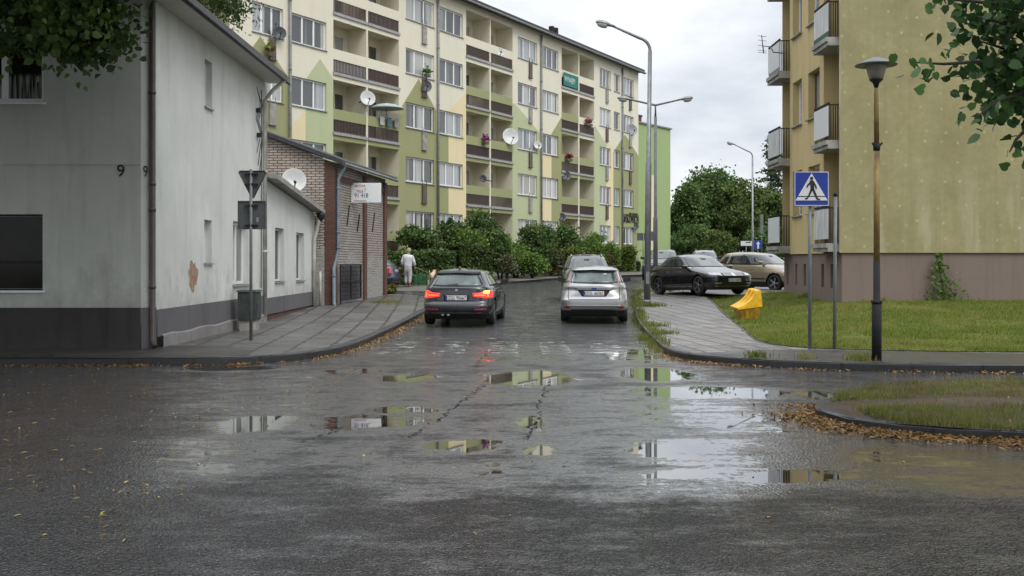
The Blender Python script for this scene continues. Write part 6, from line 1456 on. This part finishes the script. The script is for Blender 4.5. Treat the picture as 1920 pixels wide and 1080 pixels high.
# parasol on a balcony
c = P(725, 203, TD(725) - .1); o = thing('parasol', 'small pale parasol open on a second floor balcony', 'parasol', tuple(c + Vector((0, 0, -1.3))))
b = MB(); b.lathe([(.86, -.02), (.84, .02), (.5, .16), (.001, .26), (.001, .25), (.5, .13), (.86, -.02)], c, n=16, smooth=False); b.build('canopy', M('pale_blue_canvas', (.40, .46, .46), .8), o)
b = MB(); b.tube([c + Vector((0, 0, -1.3)), c + Vector((0, 0, .3))], .022, 8); b.build('post', m_galv, o)
# green banner on the top balcony
c0 = T(1053) + .1; o = thing('banner', 'green banner with pale lettering hung on a top floor balcony', 'banner', Wp(c0 + 1, Z0 + 4 * FH + .6, -.1))
b = MB(); boxw(b, Wp, c0, T(1082), Z0 + 4 * FH + .10, Z0 + 4 * FH + .95, -.10, -.085); b.build('cloth', M('sea_green_cloth', (.018, .17, .135), .75, .15), o)
text_part('WYNAJEM', .48, Wp, c0 + .12, Z0 + 4 * FH + .38, -.105, m_signwhite, 'lettering', o, .72, .003)
# laundry blinds etc: clothes rack with cloths on balcony
o = thing('clothes_rack', 'folding clothes rack with pale cloths on the parasol balcony', 'clothes rack', Wp(T(735), Z0 + 2 * FH + 1.1, -.1)); b = MB()
u = T(700)
for k in range(3): b.bar(Wp(u + .2, Z0 + 2 * FH + 1.15 + .08 * k, -.1 - .12 * k), Wp(u + 2.2, Z0 + 2 * FH + 1.2 + .08 * k, -.1 - .12 * k), .02)
b.build('rack_rods', m_galv, o)
for k in range(3):
    b = MB(); boxw(b, Wp, u + .4 + .6 * k, u + .75 + .6 * k, Z0 + 2 * FH + .75, Z0 + 2 * FH + 1.18, -.13, -.11); b.build('cloth', [M('pale_cloth', (.5, .52, .52), .9), M('blue_cloth', (.12, .24, .30), .9), M('grey_cloth', (.3, .3, .3), .9)][k], o)

# ---------------------------------------------------------------- person with a dog
def skin(name, nodes, edges, mat, parent, sub=2, smooth=True):
    me = bpy.data.meshes.new(name); me.from_pydata([n[0] for n in nodes], edges, []); o = bpy.data.objects.new(name, me); COL.objects.link(o)
    md = o.modifiers.new('s', 'SKIN'); md.use_smooth_shade = True
    for i, n in enumerate(nodes):
        r = n[1]; me.skin_vertices[0].data[i].radius = r if hasattr(r, '__len__') else (r, r); me.skin_vertices[0].data[i].use_root = (i == 0)
    s = o.modifiers.new('d', 'SUBSURF'); s.levels = s.render_levels = sub
    dg = bpy.context.evaluated_depsgraph_get(); m2 = bpy.data.meshes.new_from_object(o.evaluated_get(dg)); bpy.data.objects.remove(o)
    m2.materials.clear(); m2.materials.append(mat); m2.name = name
    for p in m2.polygons: p.use_smooth = True
    o = bpy.data.objects.new(name, m2); COL.objects.link(o); o.parent = parent; return o
m_skin = M('skin', (.42, .25, .18), .55, .05); m_hood = M('white_hoodie_cotton', (.60, .60, .64), .9, .1, 9, .3, 20); m_trous = M('pale_grey_jogging_cotton', (.40, .40, .42), .9, .12, 9, .3, 20); m_redshoe = M('red_shoe', (.42, .03, .04), .6, .1); m_hair = M('fair_grey_hair', (.34, .29, .20), .8, .25, 30)
D = 48.0; pz = float(pave_h(-4.7, D)); o = thing('person', 'person in white hoodie, pale grey jogging trousers and red shoes walking away holding a stick', 'person', ((765 - HX) * D / F, D, pz))
# local frame: x to the right in the picture, y away from the camera
body = skin('body', [((0, 0, .90), (.12, .09)), ((0, .02, 1.10), (.12, .09)), ((0, .03, 1.30), (.15, .10)), ((.01, .06, 1.42), .06), ((.02, .09, 1.50), .055), ((.03, .11, 1.60), (.075, .09)), ((.03, .11, 1.68), (.06, .07)),
    ((-.18, .02, 1.34), .055), ((-.25, .03, 1.12), .042), ((-.24, .12, .95), .032), ((.18, .02, 1.33), .055), ((.25, .03, 1.10), .042), ((.30, .13, .90), .030),
    ((-.09, 0, .84), (.085, .085)), ((-.09, .12, .48), .055), ((-.10, .0, .12), .035), ((.09, 0, .84), (.085, .085)), ((.09, -.02, .47), .055), ((.08, -.12, .10), .035)],
    [(0, 1), (1, 2), (2, 3), (3, 4), (4, 5), (5, 6), (2, 7), (7, 8), (8, 9), (2, 10), (10, 11), (11, 12), (0, 13), (13, 14), (14, 15), (0, 16), (16, 17), (17, 18)], m_skin, o)
skin('hoodie', [((0, .0, .80), (.20, .14)), ((0, .02, 1.00), (.205, .15)), ((0, .03, 1.20), (.215, .155)), ((0, .04, 1.35), (.17, .12)), ((.01, .03, 1.46), (.12, .11)), ((-.19, .02, 1.34), .085), ((-.27, .02, 1.12), .075), ((-.25, .10, .98), .062), ((.19, .02, 1.33), .085), ((.27, .02, 1.10), .075), ((.30, .11, .95), .060)],
    [(0, 1), (1, 2), (2, 3), (3, 4), (3, 5), (5, 6), (6, 7), (3, 8), (8, 9), (9, 10)], m_hood, o)
skin('trousers', [((0, 0, .98), (.165, .125)), ((0, 0, .80), (.17, .13)), ((-.095, .03, .70), .105), ((-.10, .12, .46), .09), ((-.10, .02, .14), .065), ((.095, 0, .70), .105), ((.095, -.02, .46), .09), ((.085, -.11, .14), .065)], [(0, 1), (1, 2), (2, 3), (3, 4), (1, 5), (5, 6), (6, 7)], m_trous, o)
for x, y in ((-.10, .04), (.08, -.09)): skin('shoe', [((x, y - .05, .05), (.042, .045)), ((x, y + .06, .045), (.045, .04)), ((x, y + .17, .035), (.038, .03))], [(0, 1), (1, 2)], m_redshoe, o)
b = MB(); b.lathe([(.045, -.115), (.088, -.075), (.102, -.01), (.098, .05), (.07, .095), (.03, .113), (.001, .117)], (.03, .085, 1.635), (0, .12, 1), 20); b.build('hair', m_hair, o, world=False)
b = MB(); b.lathe([(.03, -.10), (.065, -.07), (.082, 0), (.078, .05), (.001, .09)], (.035, .125, 1.615), (0, .1, 1), 16); b.lathe([(.016, 0), (.006, .03), (.001, .032)], (.035, .195, 1.61), (0, 1, -.2), 8); b.build('face', m_skin, o, world=False)
for sx, hx, hy, hz in ((-1, -.24, .13, .93), (1, .305, .15, .875)):
    f = MB()
    for k in range(4): f.tube([(hx - .025 + .017 * k, hy, hz), (hx - .025 + .017 * k, hy + .03, hz - .05), (hx - .025 + .017 * k, hy + .02, hz - .085 + .008 * abs(k - 1.5))], [.010, .009, .007], 6)
    f.tube([(hx - sx * .03, hy, hz + .01), (hx - sx * .045, hy + .035, hz - .03)], [.011, .008], 6); f.build('hand_fingers', m_skin, o, world=False)
kz = thing('walking_stick', 'thin pale stick held out in the right hand of the walking person', 'stick', tuple(Vector(o.location) + Vector((.33, .18, .85)))); b = MB(); b.tube([Vector(o.location) + Vector(q) for q in ((.26, .13, .90), (.46, .25, .80), (.80, .45, .66))], [.014, .012, .009], 8); b.build('shaft', M('pale_wood', (.35, .30, .12), .6), kz)
# dog, seen standing with its head turned right
D = 48.6; dz = float(pave_h(-3.4, D)); o = thing('dog', 'cream coloured dog standing beside the pavement left of the dark grey car', 'dog', ((815 - HX) * D / F, D, dz)); o.rotation_euler = (0, 0, R(78)); o.location.x -= .12
m_dog = M('cream_fur', (.52, .40, .24), .9, .2, 8, .5, 60)
# local x = forward of the dog
skin('body', [((-.22, 0, .47), (.10, .11)), ((0, 0, .48), (.115, .13)), ((.20, 0, .50), (.11, .14)), ((.32, 0, .60), (.075, .09)), ((.40, 0, .70), (.07, .075)), ((.50, 0, .70), (.04, .04)), ((.57, 0, .685), (.028, .028)),
    ((-.25, .08, .40), (.07, .06)), ((-.20, .085, .27), .042), ((-.30, .085, .16), .026), ((-.28, .085, .03), .026), ((-.25, -.08, .40), (.07, .06)), ((-.20, -.085, .27), .042), ((-.30, -.085, .16), .026), ((-.28, -.085, .03), .026),
    ((.20, .08, .38), .05), ((.19, .08, .20), .030), ((.20, .08, .03), .026), ((.20, -.08, .38), .05), ((.19, -.08, .20), .030), ((.20, -.08, .03), .026), ((-.34, 0, .52), .035), ((-.44, 0, .62), .030), ((-.42, 0, .72), .018)],
    [(0, 1), (1, 2), (2, 3), (3, 4), (4, 5), (5, 6), (0, 7), (7, 8), (8, 9), (9, 10), (0, 11), (11, 12), (12, 13), (13, 14), (2, 15), (15, 16), (16, 17), (2, 18), (18, 19), (19, 20), (0, 21), (21, 22), (22, 23)], m_dog, o)
for s in (1, -1): b = MB(); b.prism([(-.03, .0), (.03, .0), (.01, -.09), (-.02, -.08)], lambda u, v, w: (.38 + u, s * (.065 + w), .76 + v), .015); b.build('ear', M('tan_fur', (.34, .22, .10), .9), o, world=False)

# ---------------------------------------------------------------- plants
def lumps_points(lumps, n, sub=14, sig=.16, shell=.72):
    """leaf positions gathered into clumps on and inside ellipsoids"""
    vol = np.array([r[0] * r[1] * r[2] for c, r in lumps]) ** .67; vol /= vol.sum(); out = []
    for (c, r), w in zip(lumps, vol):
        k = max(4, int(sub * (1 + 6 * w))); d = rng.normal(0, 1, (k, 3)); d /= np.linalg.norm(d, axis=1)[:, None]; rad = shell + (1 - shell) * rng.uniform(-.6, 1.0, (k, 1)); cc = d * rad
        m = int(n * w); i = rng.integers(0, k, m); p = cc[i] + rng.normal(0, 1, (m, 3)) * sig * rng.uniform(.6, 1.5, (k, 1))[i]
        out.append(np.array(c)[None] + p * np.array(r)[None])
    return np.concatenate(out)
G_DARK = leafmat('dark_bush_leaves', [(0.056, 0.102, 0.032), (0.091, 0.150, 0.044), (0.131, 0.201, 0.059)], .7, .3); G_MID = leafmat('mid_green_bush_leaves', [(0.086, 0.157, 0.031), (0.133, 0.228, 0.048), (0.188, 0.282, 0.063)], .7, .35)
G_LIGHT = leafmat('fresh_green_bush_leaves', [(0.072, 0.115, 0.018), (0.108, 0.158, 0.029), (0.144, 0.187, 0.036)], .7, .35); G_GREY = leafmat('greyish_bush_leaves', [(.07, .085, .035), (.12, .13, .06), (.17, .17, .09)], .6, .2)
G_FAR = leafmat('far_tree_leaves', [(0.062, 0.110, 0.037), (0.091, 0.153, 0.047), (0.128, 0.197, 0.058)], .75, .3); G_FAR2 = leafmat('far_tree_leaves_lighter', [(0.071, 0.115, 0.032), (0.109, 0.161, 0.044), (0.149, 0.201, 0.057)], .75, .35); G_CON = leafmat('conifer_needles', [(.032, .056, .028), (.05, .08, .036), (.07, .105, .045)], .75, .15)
def bush(name, label, cat, x, y0, y1, w, D, mat, n=2600, leaf=.15, stems=True, zb=None, dep=.8, sig=.2, group=None):
    X = (x - HX) * D / F; zt = CAMZ + (HY - y0) * D / F; zb = zb if zb is not None else float(pave_h(X, D)); hw = w * D / F / 2; z0 = CAMZ + (HY - y1) * D / F; z0 = max(z0, zb + .05)
    o = thing(name, label, cat, (X, D, zb), group=group); hz = (zt - z0) / 2; cz = (zt + z0) / 2; L = []
    for k in range(5): L.append(((X + random.uniform(-.5, .5) * hw, D + random.uniform(-.4, .4) * hw * dep, cz + random.uniform(-.45, .42) * hz), (hw * random.uniform(.5, .66), hw * dep * random.uniform(.5, .7), hz * random.uniform(.45, .58))))
    L.append(((X, D, cz - hz * .3), (hw * .85, hw * dep * .85, hz * .65)))
    n = int(n * 2.3); leaf *= .8; L.append(((X, D, z0 + hz * .35), (hw * .95, hw * dep * .9, hz * .45)))
    pts = lumps_points(L, n, 22, sig, .68); pts[:, 2] = np.maximum(pts[:, 2], zb + .03)
    card_mesh('foliage' if not stems else 'crown', pts, rng.uniform(.7, 1.4, len(pts)) * leaf, mat, 'leaf', parent=o)
    b = MB()
    for k in range(4):
        a = random.uniform(0, 6.28); b.tube([(X + .08 * math.cos(a), D + .08 * math.sin(a), zb - .05), (X + hw * .25 * math.cos(a), D + hw * .2 * math.sin(a), (zb + z0) / 2 + .2), (X + hw * .45 * math.cos(a), D + hw * .4 * math.sin(a), cz + hz * .2)], [.06, .045, .02], 6)
    b.build('stem' if not stems else 'trunk', m_bark, o); return o
bs = 'shrubs in front of the apartment block'
def hedge(label, x0, D0, x1, D1, zt, w, mat, n):
    A = Vector(((x0 - HX) * D0 / F, D0)); B = Vector(((x1 - HX) * D1 / F, D1)); zb = float(pave_h((A.x + B.x) / 2, (A.y + B.y) / 2)); o = thing('hedge', label, 'hedge', ((A.x + B.x) / 2, (A.y + B.y) / 2, zb)); d = (B - A).normalized(); nn = Vector((d.y, -d.x))
    f = rng.integers(0, 3, n); u = rng.uniform(0, 1, n); v = rng.uniform(-1, 1, n); z = rng.uniform(0, 1, n)
    v = np.where(f == 0, 1 + rng.normal(0, .07, n), np.where(f == 1, v, v)); z = np.where(f == 1, 1 + rng.normal(0, .025, n), z)
    h = zt * (1 + .03 * np.sin(u * 19) + .02 * np.sin(u * 47))
    pts = np.stack([A.x + (B.x - A.x) * u + nn.x * v * w / 2, A.y + (B.y - A.y) * u + nn.y * v * w / 2, zb + z * h], 1)
    card_mesh('foliage', pts, rng.uniform(.09, .17, n), mat, 'leaf', parent=o)
    b = MB()
    for k in range(9): p = A.lerp(B, (k + .5) / 9); b.tube([(p.x, p.y, zb - .05), (p.x + .05, p.y, zb + zt * .7)], [.04, .02], 6)
    b.build('stem', m_bark, o)
hedge('dark clipped hedge behind the walking person', 700, 49.8, 846, 51.5, 1.5, 1.1, G_DARK, 9000)
hedge('lighter clipped hedge right of the dark hedge', 846, 51.6, 905, 53.6, 1.75, 1.2, leafmat('clipped_hedge_leaves', [(.035, .065, .014), (.055, .09, .022), (.08, .115, .03)]), 5000)
bush('shrub', 'leafy green shrub filling the gap behind the greyish bush', 'shrub', 968, 446, 512, 60, 59.5, G_MID, 3000, .14, group=bs)
bush('shrub', 'fresh green shrub between the dark shrubs and the low hedge', 'shrub', 1052, 462, 512, 80, 63.5, G_LIGHT, 3400, .13, False, group=bs)
bush('shrub', 'broad fresh green shrub at the right end of the lighter clipped hedge', 'shrub', 862, 452, 520, 56, 54.0, G_MID, 2600, .13, group=bs)
hedge('low olive hedge along the far path', 1025, 61.5, 1150, 72.0, 1.3, 1.2, leafmat('olive_hedge_leaves', [(.05, .06, .015), (.075, .085, .022), (.09, .07, .03)]), 6000)
bush('small_tree', 'small dark tree with bare crooked stems behind the dark hedge', 'tree', 785, 408, 468, 80, 52.5, G_DARK, 1500, .17, sig=.17, group=bs)
bush('small_tree', 'small dark open tree before the curtained ground floor window', 'tree', 845, 396, 472, 60, 55.5, G_DARK, 1500, .17, sig=.18, group=bs)
bush('shrub', 'tall dark shrub covering the lowest balconies', 'shrub', 912, 388, 490, 84, 56.5, G_DARK, 4200, .16, group=bs)
bush('shrub', 'mid green shrub just above the lighter clipped hedge', 'shrub', 884, 428, 515, 60, 54.5, G_MID, 3000, .15, group=bs)
bush('shrub', 'dense rounded green shrub left of the greyish bush', 'shrub', 938, 434, 505, 46, 57.0, G_MID, 2600, .14, group=bs)
bush('shrub', 'broad dark shrub mass left of the first low window row', 'shrub', 1000, 412, 490, 82, 61, G_DARK, 4200, .16, group=bs)
bush('shrub', 'dark shrub below the charcoal dish of the far balconies', 'shrub', 1056, 412, 490, 66, 64.5, G_DARK, 3600, .16, group=bs)
bush('shrub', 'mid green shrub between dark shrubs and the far corner', 'shrub', 1106, 434, 495, 60, 68, G_MID, 3000, .16, group=bs)
bush('shrub', 'bright green shrub next to the apartment block corner', 'shrub', 1170, 456, 508, 44, 72.5, G_LIGHT, 2600, .16, group=bs)
bush('shrub', 'mid green shrub in front of the far windows', 'shrub', 1142, 452, 505, 40, 71, G_MID, 2200, .16, group=bs)
bush('shrub', 'greyish feathery bush at the edge of the far path', 'shrub', 953, 474, 512, 37, 55.5, G_GREY, 1800, .11, False, group=bs)
bush('shrub', 'low leafy green shrub right of the greyish bush', 'shrub', 1000, 468, 512, 60, 58.5, G_MID, 2800, .13, False, group=bs)
bush('shrub', 'fresh green low bush at the foot of the lighter hedge', 'shrub', 905, 486, 520, 34, 53.2, G_MID, 1500, .12, False, group=bs)
bush('shrub', 'yellowish tuft of shrub at the end of the brick shed', 'shrub', 731, 531, 556, 26, 41.5, leafmat('yellowish_tuft', [(.15, .15, .03), (.22, .20, .05), (.12, .13, .03)]), 900, .09, False)
bush('shrub', 'dark potted conifer by the apartment corner', 'shrub', 1197, 488, 506, 9, 72, G_DARK, 500, .1, False)
# netting and weeds at the dark hedge foot
o = thing('netting_fence', 'low green netting fence at the foot of the dark hedge', 'fence', tuple(P(800, 530, 49.2))); b = MB(); A = P(776, 532, 49.0); B = P(838, 530, 50.0)
A.z = float(pave_h(A.x, A.y)) + .02; B.z = float(pave_h(B.x, B.y)) + .02
for k in range(9): p = A.lerp(B, k / 8); b.tube([p, p + Vector((0, 0, .52))], .015, 5)
b.build('stake', m_darkmetal, o); b = MB()
for k in range(30): p = A.lerp(B, k / 29); b.bar(p, p + Vector((0, 0, .5)), .03, .01)
for k in range(9): z = Vector((0, 0, .04 + .058 * k)); b.bar(A + z, B + z, .03, .01)
b.build('net', M('green_netting', (.03, .16, .07), .7, .2), o)
# vine on the plinth of the yellow block
D = 28.72; n = 420; tt = rng.uniform(0, 1, n) ** 1.4; X = (1770 - 12 * tt + rng.normal(0, 1, n) * (20 * (1 - tt) ** 1.2 + 3) - HX) * D / F; Z = .6 + tt * 1.28
o = thing('climbing_plant', 'green creeper climbing the brown plinth of the yellow block', 'climber', ((1770 - HX) * D / F, D, .58)); card_mesh('leaves', np.stack([X, D - np.abs(rng.normal(0, .06, n)), Z], 1), rng.uniform(.05, .11, n), G_MID, 'leaf', parent=o)
b = MB(); b.tube([((1772 - HX) * D / F, D, .5), ((1766 - HX) * D / F, D, 1.1), ((1756 - HX) * D / F, D + .01, 1.85)], [.02, .014, .006], 6); b.build('stem', m_bark, o)

# far trees
def tree(label, x, y0, w, D, mat, n, leaf, zb=1.0, lumpn=9, name='tree', trunk=.3, sig=.17, low=.12):
    X = (x - HX) * D / F; zt = CAMZ + (HY - y0) * D / F; hw = w * D / F / 2; o = thing(name, label, 'tree', (X, D, zb), group='trees beyond the parked cars'); H = zt - zb; L = []
    for k in range(lumpn):
        a = 2 * math.pi * k / lumpn + random.uniform(-.3, .3); z = zb + H * (low + .12 + (1 - low - .3) * random.random()); s = 1 - .35 * abs((z - zb) / H - .45) * 2
        L.append(((X + hw * .62 * s * math.cos(a), D + hw * .55 * s * math.sin(a), z), (hw * random.uniform(.34, .48), hw * random.uniform(.34, .48), H * random.uniform(.14, .21))))
    L.append(((X, D, zb + H * .78), (hw * .5, hw * .5, H * .2))); L.append(((X, D, zb + H * .5), (hw * .7, hw * .7, H * .33)))
    n = int(n * 1.9); leaf *= .72
    pts = lumps_points(L, n, 34, sig, .75); pts = pts[pts[:, 2] > zb + H * low * .5]
    card_mesh('crown', pts, rng.uniform(.65, 1.4, len(pts)) * leaf, mat, 'leaf', parent=o)
    b = MB(); b.tube([(X, D, zb - .2), (X + .1, D, zb + H * .3), (X, D, zb + H * .75)], [trunk, trunk * .75, trunk * .25], 8)
    for k in range(7): a = random.uniform(0, 6.28); z = zb + H * random.uniform(.22, .5); b.tube([(X, D, z), (X + hw * .3 * math.cos(a), D + hw * .3 * math.sin(a), z + H * .12), (X + hw * .62 * math.cos(a), D + hw * .55 * math.sin(a), z + H * .22)], [trunk * .4, trunk * .25, trunk * .08], 6)
    b.build('trunk', m_bark, o)
tree('broad dark tree beside the green painted block', 1290, 340, 90, 96, G_FAR, 7000, .34)
tree('tallest broad tree in the middle of the far tree group', 1342, 314, 132, 100, G_FAR, 10000, .36)
tree('lighter layered tree left of the conifer', 1400, 338, 110, 97, G_FAR2, 8000, .34)
tree('tree in front of the conifer near the yellow block', 1447, 358, 92, 95, G_FAR2, 7000, .33)
tree('rounded bushy tree low in front of the far trees', 1352, 432, 66, 86, G_FAR2, 4200, .24, low=.03, trunk=.15)
tree('dark tree at the left rear of the far tree group', 1268, 384, 50, 104, G_FAR, 3500, .36)
tree('dark low tree behind the one-way sign', 1452, 420, 110, 90, G_FAR, 6000, .3, low=.03)
tree('dark filling tree behind the pale grey estate car', 1305, 420, 110, 92, G_FAR, 6000, .3, low=.03)
# conifer
X = (1446 - HX) * 102 / F; D = 102; zb = 1.0; zt = CAMZ + (HY - 252) * D / F; o = thing('conifer_tree', 'dark conifer rising above the other trees beside the yellow block', 'tree', (X, D, zb), group='trees beyond the parked cars'); pts = []
for lvl in np.linspace(.18, .985, 24):
    r = (1 - lvl) * 4.2 + .25; nb = int(5 + 6 * (1 - lvl))
    for k in range(nb):
        a = random.uniform(0, 6.28); rr = r * random.uniform(.7, 1.15); m = int(16 + 40 * (1 - lvl)); t = rng.uniform(.12, 1, m)
        pts.append(np.stack([X + rr * t * math.cos(a) + rng.normal(0, .16, m), D + rr * t * math.sin(a) + rng.normal(0, .16, m), zb + (zt - zb) * lvl - .28 * rr * t + .22 * rr * t ** 2 + rng.normal(0, .13, m)], 1))
pts = np.concatenate(pts); card_mesh('crown', pts, rng.uniform(.22, .42, len(pts)), G_CON, 'leaf', parent=o, aspect=.6)
b = MB(); b.tube([(X, D, zb - .2), (X, D, zt - .3)], [.28, .04], 8); b.build('trunk', m_bark, o)

# ---------------------------------------------------------------- the two near street trees whose branches hang into the picture
def branch_tree(label, trunk, top, twigs, D, mat, shape, leaf, canopy, cn, cleaf, n_per, spread, blobs=()):
    o = thing('street_tree', label, 'tree', (trunk[0], trunk[1], 0.0), group='near street trees'); b = MB()
    b.tube([(trunk[0], trunk[1], -.1), (trunk[0] + .05, trunk[1], 1.6), (trunk[0], trunk[1] + .1, 3.2), top], [.26, .22, .19, .13], 12)
    for c, r in canopy:
        b.tube([(trunk[0], trunk[1], 2.8), ((trunk[0] + c[0]) / 2, (trunk[1] + c[1]) / 2, (3.2 + c[2]) / 2 + .3), c], [.12, .08, .03], 8)
    pts = []
    for tw in twigs:
        q = [P(x, y, d) for x, y, d in tw]; b.tube([Vector(top)] + q, [.05] + list(np.linspace(.022, .004, len(q))), 6)
        for a, c in zip(q, q[1:]):
            m = max(2, int((c - a).length * n_per)); t = rng.uniform(0, 1, (m, 1)); pts.append(np.array(a)[None] + t * np.array(c - a)[None] + rng.normal(0, spread, (m, 3)) - np.array([0, 0, spread * .7]))
    for x, y, d, r, m in blobs:
        c = P(x, y, d); pts.append(np.array(c)[None] + rng.normal(0, 1, (m, 3)) * np.array([r * d / F * .55, .35, r * d / F * .5])[None])
    pts = np.concatenate(pts); card_mesh('leaves', pts, rng.uniform(.7, 1.25, len(pts)) * leaf, mat, shape, parent=o, droop=1.1)
    pc = lumps_points(canopy, cn, 26, .2, .7)
    lim = CAMZ + .246 * np.maximum(pc[:, 1], 0) + .45; k = (pc[:, 2] > lim) | (np.abs(pc[:, 0]) > .48 * pc[:, 1] + .6); pc = pc[k]
    card_mesh('crown', pc, rng.uniform(.7, 1.3, len(pc)) * cleaf, mat, shape if shape != 'maple' else 'leaf', parent=o)
    b.build('trunk', m_bark, o)
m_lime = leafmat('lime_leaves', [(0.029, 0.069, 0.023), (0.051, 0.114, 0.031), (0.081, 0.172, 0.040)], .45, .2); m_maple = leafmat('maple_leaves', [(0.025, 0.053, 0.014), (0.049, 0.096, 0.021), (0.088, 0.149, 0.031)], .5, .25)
tw = [[(2010, 110, 7.2), (1900, 118, 7.0), (1830, 116, 6.8), (1770, 120, 6.6), (1716, 117, 6.5)], [(2010, 20, 7.2), (1900, 10, 7.0), (1820, 2, 6.8), (1745, -4, 6.6)], [(2010, 150, 7.2), (1930, 170, 7.0), (1870, 190, 6.8), (1828, 222, 6.7)], [(2020, 190, 7.2), (1940, 225, 7.0), (1905, 262, 6.9), (1893, 285, 6.8)],
      [(2010, 60, 7.1), (1930, 60, 6.9), (1870, 40, 6.8), (1790, 22, 6.7)], [(2010, 90, 7.3), (1930, 96, 7.2), (1880, 90, 7.0), (1830, 75, 6.9)], [(2030, 120, 7.4), (1960, 150, 7.3), (1900, 150, 7.2), (1860, 165, 7.0)]]
branch_tree('lime tree at the right whose leafy twigs hang over the lawn', (5.6, 7.0), (5.4, 7.1, 3.9), tw, 7, m_lime, 'lime', .072, [((5.5, 7, 6.0), (2.4, 2.4, 1.6)), ((4.0, 8.5, 6.6), (2.0, 2.2, 1.3)), ((7.5, 9, 6.5), (2.4, 2.4, 1.8)), ((4.6, 4.5, 5.6), (2.2, 2.2, 1.4)), ((6.2, 7.6, 4.3), (1.5, 1.5, .8))], 9000, .17, 55, .055,
            [(1905, 20, 7.0, 60, 190), (1930, 110, 7.1, 50, 170), (1895, 150, 7.0, 45, 130), (1850, 60, 6.9, 40, 40), (1920, 200, 7.1, 36, 70)])
tw = [[(-60, 20, 12), (40, 30, 12), (130, 70, 12), (190, 78, 12), (232, 70, 12)], [(-60, 40, 12), (-10, 70, 12), (30, 95, 12)], [(-60, -10, 12), (100, 0, 12), (200, 20, 12), (230, 60, 12)], [(-60, 0, 12), (90, 60, 12), (130, 110, 12), (135, 128, 12)], [(-60, 0, 12), (60, 20, 12), (150, 40, 12), (170, 80, 12)]]
branch_tree('dark maple tree at the left hanging over the corner house front', (-8.3, 11.5), (-8.0, 11.6, 4.6), tw, 12, m_maple, 'lime', .085, [((-8, 12, 7.2), (3.2, 3.0, 2.0)), ((-4.8, 13.5, 8.0), (2.6, 2.6, 1.6)), ((-11, 13, 7.0), (3, 3, 2)), ((-7.5, 15.2, 8.3), (3.2, 2.2, 1.9)), ((-6.2, 8.0, 7.0), (3.0, 2.8, 1.7)), ((-12.5, 15, 7.6), (3.0, 2.6, 2)), ((-3.8, 9.8, 7.6), (2.2, 2.4, 1.4)), ((-10, 16.2, 7.6), (3.4, 1.9, 1.8)), ((-6.8, 16.3, 7.5), (2.2, 1.7, 1.3)), ((-9.5, 10, 6.6), (2.6, 2.6, 1.6))], 26000, .27, 60, .09,
            [(148, 45, 12, 66, 800), (105, 15, 12, 75, 500), (195, 58, 12, 34, 260), (10, 80, 12, 28, 110), (120, 66, 12, 42, 230), (30, 22, 12, 45, 200), (60, 10, 12, 90, 330), (140, 100, 12, 22, 80), (190, 5, 12, 50, 260)])
# drooping lighter tree above the eave
m_willow = leafmat('drooping_tree_leaves', [(.02, .045, .010), (.04, .075, .016), (.07, .11, .025)], .5, .25)
o = thing('street_tree', 'tree whose drooping sprays show above the eave of the corner house', 'tree', (-12.5, 31.5, .1), group='near street trees'); b = MB(); D = 31.5; top = P(405, -60, 29.5)
b.tube([(-12.5, 31.5, .1), (-12.3, 31.4, 4), (-11, 30.8, 7.5), top], [.35, .28, .2, .1], 10); pts = []
for k in range(34):
    x0 = random.uniform(350, 458); y0 = random.uniform(-55, 0); d = random.uniform(28, 31); L = random.uniform(25, 60) * (.6 + .7 * (x0 - 350) / 110); p = P(x0, y0, d); q = P(x0 + random.uniform(-4, 10), y0 + L, d); b.tube([top, p, q], [.03, .018, .004], 5)
    m = 60; t = rng.uniform(0, 1, (m, 1)); pts.append(np.array(p)[None] + t * np.array(q - p)[None] + rng.normal(0, .12, (m, 3)))
pts.append(np.array(P(400, -10, 29.5))[None] + rng.normal(0, 1, (1100, 3)) * np.array([.55, .8, .35])); pts.append(np.array(P(430, 15, 29.5))[None] + rng.normal(0, 1, (500, 3)) * np.array([.32, .6, .22]))
pts = np.concatenate(pts); card_mesh('leaves', pts, rng.uniform(.07, .14, len(pts)), m_willow, 'leaf', parent=o, aspect=.6, droop=1.5); b.build('trunk', m_bark, o)
